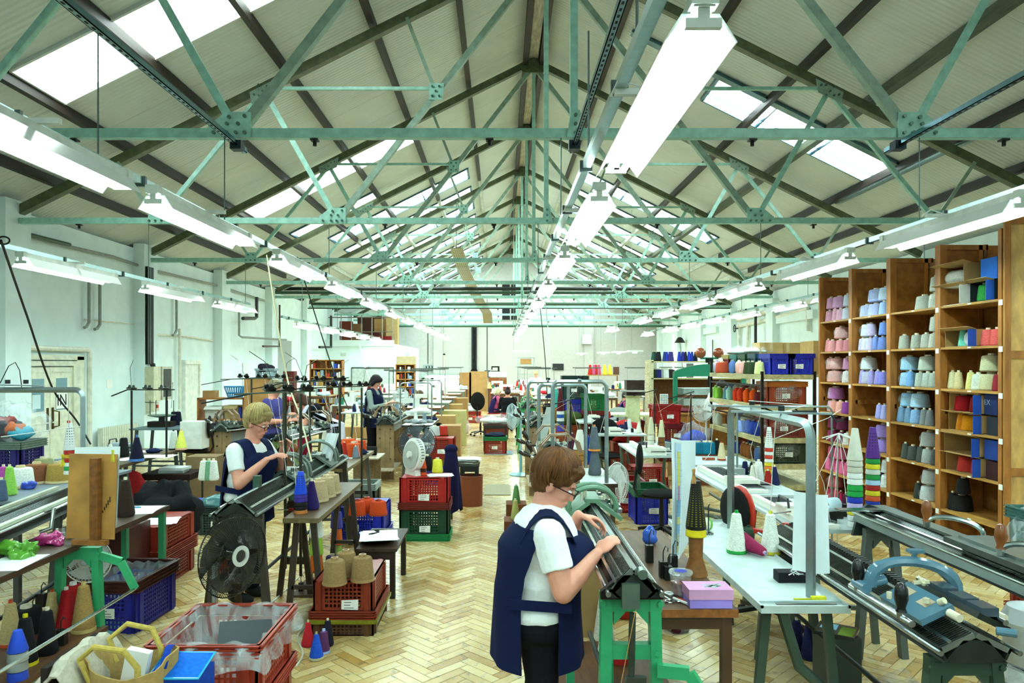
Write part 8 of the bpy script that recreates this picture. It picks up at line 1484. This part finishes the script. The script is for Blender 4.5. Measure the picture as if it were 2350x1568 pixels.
# ------------------------------------------------------------------ far sewing tables with machines
rr = random.Random(11); k = 0
LP_ = M('e9ece6', 'gloss'); sm0 = None
rowsT = []
for Y in (14.2, 16.4, 18.8, 21.2, 23.8, 26.6, 29.4): rowsT.append((-1.9, Y))
for Y in (22.0, 25.0, 28.0): rowsT.append((-3.9, Y)); 
for Y in (19.0, 22.5, 26): rowsT.append((-5.9, Y))
for Y in (21.0, 23.6, 26.4, 29.5, 32.5): rowsT.append((1.2, Y)); rowsT.append((3.0, Y+.8))
for Y in (19.5, 22.5, 25.5, 29): rowsT.append((5.0, Y)); 
for Y in (24, 28): rowsT.append((6.8, Y))
rowsT.append((.2, 24.5)); rowsT.append((.0, 29.5)); rowsT.append((-3.6, 17.6))
rowsT.sort(key=lambda q: q[1])
def zone(x): return 'left wall' if x < -5 else 'left' if x < -3 else 'aisle left' if x < -1 else 'aisle right' if x < 1 else 'centre right' if x < 2.5 else 'right' if x < 4.5 else 'far right'
cnt = {}; NM = {}
for x, Y in rowsT:
    z_ = zone(x); cnt[z_] = cnt.get(z_, 0)+1; nm = '%s in the %s row' % (ORD[cnt[z_]-1], z_); zt = .95
    table('pale sewing table, %s of the far sewing area' % nm, x-.55, x+.55, Y, Y+1.0, zt, ['cfd4c8', 'c9b48c', 'd6dcd6'][k % 3], ['5a4030', '6a7a70'][k % 2], style='post', edge='7a4a28' if k % 3 == 1 else None)
    if sm0 is None: sm0 = sewing_machine('white industrial sewing machine on the sewing table, %s' % nm, (x, Y+.45, zt+.001), .3, group='far sewing machines'); o = sm0
    else: o = dup(sm0, 'white industrial sewing machine on the sewing table, %s' % nm, (x+rr.uniform(-.15, .15), Y+.45, zt+.001), rr.uniform(-.6, .6)+(PI if rr.random() < .5 else 0))
    for j in range(rr.choice((2, 3, 4))):
        c = rr.choice(('e2e4de', '1c2050', 'b8281c', '2a7a5a', 'd9762a', 'e6d87a', 'dfe2dc', '8a2a3c', '7a8a9a', '1c1c1c')); yarn(rr.choice('SLN'), c, (x-.45+j*.14, Y+.08+.1*rr.random(), zt+.001), '%s cone at place %s on the %s sewing table' % (cname(c), ORD[j], nm.replace(' in the', ' (')+')' if False else nm), 'cones on far sewing tables')
    if k % 2 == 0: blob('cloth_heap', '%s cloth heap on the sewing table, %s' % (['white', 'pale blue', 'red', 'navy'][(k//2) % 4], nm), 'clothes', (x+.3, Y+.2, zt), (.22, .16, .07), ['dfe4e2', 'b9ccd8', 'a8202a', '20284a'][(k//2) % 4], .03, k, fr=8)
    if k % 3 == 0:
        t = thing('yarn_mast', 'thin thread mast above the sewing table, %s' % nm, 'mast', (x-.4, Y+.6, zt)); part('frame', MB().tube([(0, 0, 0), (0, 0, .85), (.8, 0, .85), (.8, 0, 0)], .012, 5), t, M('9aa39c', 'metal')); part('tension_disc', MB().bx(-.1, .9, -.02, .02, .86, .89), t, M('6a6f66', 'metal'))
    if k % 3 == 1: crate('%s crate under the sewing table, %s' % (['red', 'dark red', 'green', 'blue'][(k//3) % 4], nm), (x-.1, Y-.3, 0), .55, .4, .36, ['a0241c', '7a1c18', '1f6a3c', '2a34a4'][(k//3) % 4])
    if k % 3 == 2: carton('brown carton by the sewing table, %s' % nm, (x+.1, Y-.3, 0), .5, .4, .45, 'b38c56')
    k += 1
fan('pale grey fan on a far sewing table left of the aisle', (P(920, 0, 16.2).x, 16.2, .45), -.3, .22, zc=.75, guard='c9d0cc', blade='cfd6d4', body='cfd6d4', pole='cfd6d4', dense=40)
t = thing('wire_shelving', 'pale metal shelving with cartons near the far wall', 'shelving', (P(1187, 0, 33).x, 33, 0)); w_ = .8
for x in (0, w_):
    for y in (0, .4): part('post', MB().cyl((x, y, 0), (x, y, 2.25), .02), t, M('c9d6d2', 'metal'))
for z in (1.0, 1.5, 1.95, 2.25): part('shelf', MB().bx(0, w_, 0, .4, z-.02, z), t, M('8fb0a8', 'metal'))
carton('brown carton on the pale metal shelving, far', (P(1187, 0, 33).x+.4, 33.2, 1.951), .5, .3, .24, 'a87c48')
t = thing('treadle_machine', 'small black old sewing machine on a wooden cabinet at the far wall', 'machine', (P(1137, 0, 32).x, 32, 0)); part('cabinet', MB().bx(-.3, .5, 0, .5, 0, 1.35), t, M('8a4f26', 'wood')); part('white_top', MB().bx(-.3, .5, 0, .5, 1.4, 1.6), t, M('e2e4e0', 'cloth')); part('machine', MB().bx(-.2, .2, .1, .2, 1.62, 1.65).bx(-.18, .18, .1, .2, 1.8, 1.86).bx(.1, .18, .1, .2, 1.65, 1.8).bx(-.18, -.13, .1, .2, 1.7, 1.8), t, M('151515', 'gloss'), stuff=True)
for i, (px, c) in enumerate(((1357, 'b8281c'), (1366, 'c05a8a'), (1370, 'a8281c'), (1377, 'c84a78'), (1391, 'dcd43c'), (1403, 'd8d040'))): yarn('L', c, (P(px, 0, 30).x, 30.4, 1.5), '%s cone on the high far shelf, %s from the left' % (cname(c), ORD[i]), 'far cones in a row', sc=1.7)
o = obj('high_shelf', MB().bx(P(1350, 0, 30).x, P(1420, 0, 30).x, 30.2, 30.6, 1.46, 1.5), None, mats=M('a8844c', 'wood')); tag(o, 'far wooden shelf carrying the row of bright cones', 'shelf'); 
for x in (1352, 1418): tag(obj('shelf_post', MB().bx(0, .05, 30.3, 30.35, 0, 1.46), None, (P(x, 0, 30).x, 0, 0), 0, M('8a6a3c', 'wood')), '%s post of the far shelf of bright cones' % ('left' if x < 1400 else 'right'), 'post')
for i, (px, py, Y) in enumerate(((1185, 808, 26), (1205, 808, 25), (1335, 813, 28), (1385, 811, 27), (1420, 810, 24), (1457, 808, 22))):
    t = thing('hanging_lamp', 'low hanging lamp over the far tables, %s from the left' % ORD[i], 'lamp', P(px, py, Y)); part('shade', MB().bx(-.2, .2, -.3, .3, 0, .05), t, REF); part('tube', MB().cyl((0, -.28, -.02), (0, .28, -.02), .02, n=8), t, TUBE); part('cord', MB().cyl((-.1, 0, .05), (-.1, 0, zroof(P(px, py, Y).x-.1)-P(px, py, Y).z+.01), .006, n=5), t, PIPG)
# ================================================================== small clutter on the work tables
def clutter(area, x0, x1, y0, y1, z, n, seed, tools=True):
    rr = random.Random(seed); cnt = {}
    W = ['near left', 'near middle', 'near right', 'middle left', 'centre', 'middle right', 'far left', 'far middle', 'far right']
    cells = [(i, j) for j in range((n+2)//3) for i in range(3)]
    for (i, j) in cells[:n]:
        x = x0+(x1-x0)*(i+.5+rr.uniform(-.25, .25))/3; y = y0+(y1-y0)*(j+.5+rr.uniform(-.25, .25))/((n+2)//3); kd = rr.choice(('cone', 'paper', 'box', 'weight', 'spool', 'cloth', 'cone')); w_ = '%s, %s row' % (['left', 'middle', 'right'][i], ORD[j])
        if kd in ('cone', 'spool'): c = rr.choice(('dcd8c6', '1c2048', '9a2018', '3a3a38', 'b9762a', '7a8a94', 'e2e4de', '20603c')); yarn('S' if kd == 'cone' else 'T', c, (x, y, z+.001), '%s cone on the %s (%s)' % (cname(c), area, w_), sc=rr.uniform(.75, 1))
        elif kd == 'paper': sheet('paper_sheets', 'loose white paper on the %s (%s)' % (area, w_), 'paper', (x, y, z+.001), .2, .28, n=2, rz=rr.uniform(0, 3))
        elif kd == 'box': carton('small %s box on the %s (%s)' % (['blue', 'grey', 'brown'][j % 3], area, w_), (x, y, z+.001), .14, .1, .07, ['24408a', '8a9490', '8a6238'][j % 3], rr.uniform(0, 1), tape=False, name='small_box')
        elif kd == 'cloth': blob('knitted_piece', '%s knitted piece on the %s (%s)' % (['grey', 'navy', 'cream'][j % 3], area, w_), 'cloth', (x, y, z), (.11, .09, .03), ['8a9090', '1c2244', 'cfc9b0'][j % 3], .02, j+seed, fr=12)
        else: t = thing('machine_weight', 'dark iron weight on the %s (%s)' % (area, w_), 'weight', (x, y, z+.001)); part('block', MB().bx(-.02, .02, -.02, .02, 0, .07), t, M('262520', 'iron')); part('hook', MB().tube([(0, 0, .07), (0, 0, .11), (.012, 0, .13), (.024, 0, .115)], .003, 5), t, DKI)
clutter('left middle table', -5.1, -4.5, 8.5, 9.8, .78, 6, 3); clutter('second cream knitter table', 2.38, 2.6, 6.5, 7.7, .82, 6, 5); clutter('centre right table', 2.08, 2.3, 8.9, 10, .84, 6, 8)
clutter('farther centre right table', 2.0, 2.25, 11.4, 12.6, .84, 6, 9); clutter('third centre right table', 2.02, 2.3, 13.8, 14.9, .84, 6, 10); clutter('green centre table', .75, 1.1, 8.6, 10.4, .8, 6, 12)
clutter('white aisle table', -1.6, -1.2, 12.2, 13.3, .93, 6, 14); clutter('second tray table', -2.0, -1.72, 8.4, 9.3, .82, 6, 15); clutter('left side table', -5.3, -4.6, 5.9, 6.5, .85, 3, 16)
table('dark work table behind the bending woman', -4.9, -3.7, 13.9, 15.0, .9, '6a6458', '3a4440', style='trestle'); clutter('dark table behind the bending woman', -4.8, -3.8, 14.0, 14.9, .9, 9, 18)
table('grey work table behind the dark haired woman', -3.4, -2.5, 15.2, 16.4, .92, 'aab4ac', '4a5a50', style='trestle'); clutter('grey table behind the dark haired woman', -3.3, -2.6, 15.3, 16.3, .92, 9, 19)
machine('dark knitting machine with tan bridges worked by the purple shirted person', (-3.0, 9.9, 0), -.1, 2.0, 1.02, 'tan', 'portal', at=(.3, .7), leg='7a8a4a')
# threads running from the masts
for i, (a, b, l) in enumerate(((P(1392, 888, 6.95), P(1375, 1000, 7.2), 'nearest centre mast'), (P(1344, 890, 8), P(1360, 1010, 8), 'second centre mast'), (P(690, 915, 5.6), P(660, 1040, 5.9), 'nearest left mast'), (P(737, 900, 7.9), P(770, 1000, 8), 'second left mast'), (P(1850, 1010, 4.2), P(1905, 1195, 4.9), 'big grey mast'), (P(1330, 880, 9.3), P(1286, 930, 9.5), 'third centre mast'))):
    tag(obj('yarn_thread', MB().tube([a, a.lerp(b, .5)+Vector((.03, 0, .0)), b], .0022, 4), None, mats=WH), 'white yarn thread running down from the %s' % l, 'thread')
# lettering on cartons and boxes: handwriting on the crate labels is built with the crates; printed letters on the navy shelf box
fc = bpy.data.curves.new('letter_curve', 'FONT'); fc.body = 'EX'; fc.size = .07; fc.extrude = .0008; fo = bpy.data.objects.new('letter_curve', fc); lm_ = bpy.data.meshes.new_from_object(fo); bpy.data.objects.remove(fo); lm_.materials.clear(); lm_.materials.append(M('7f8ca0', 'paper'))
bx_ = [o for o in bpy.data.objects if o.get('label', '').startswith('navy printed box')][0]; fo = obj('letters', lm_, bx_); fo['kind'] = 'stuff'; fo.location = (-.181, .09, .09); fo.rotation_euler = (PI/2, 0, -PI/2)
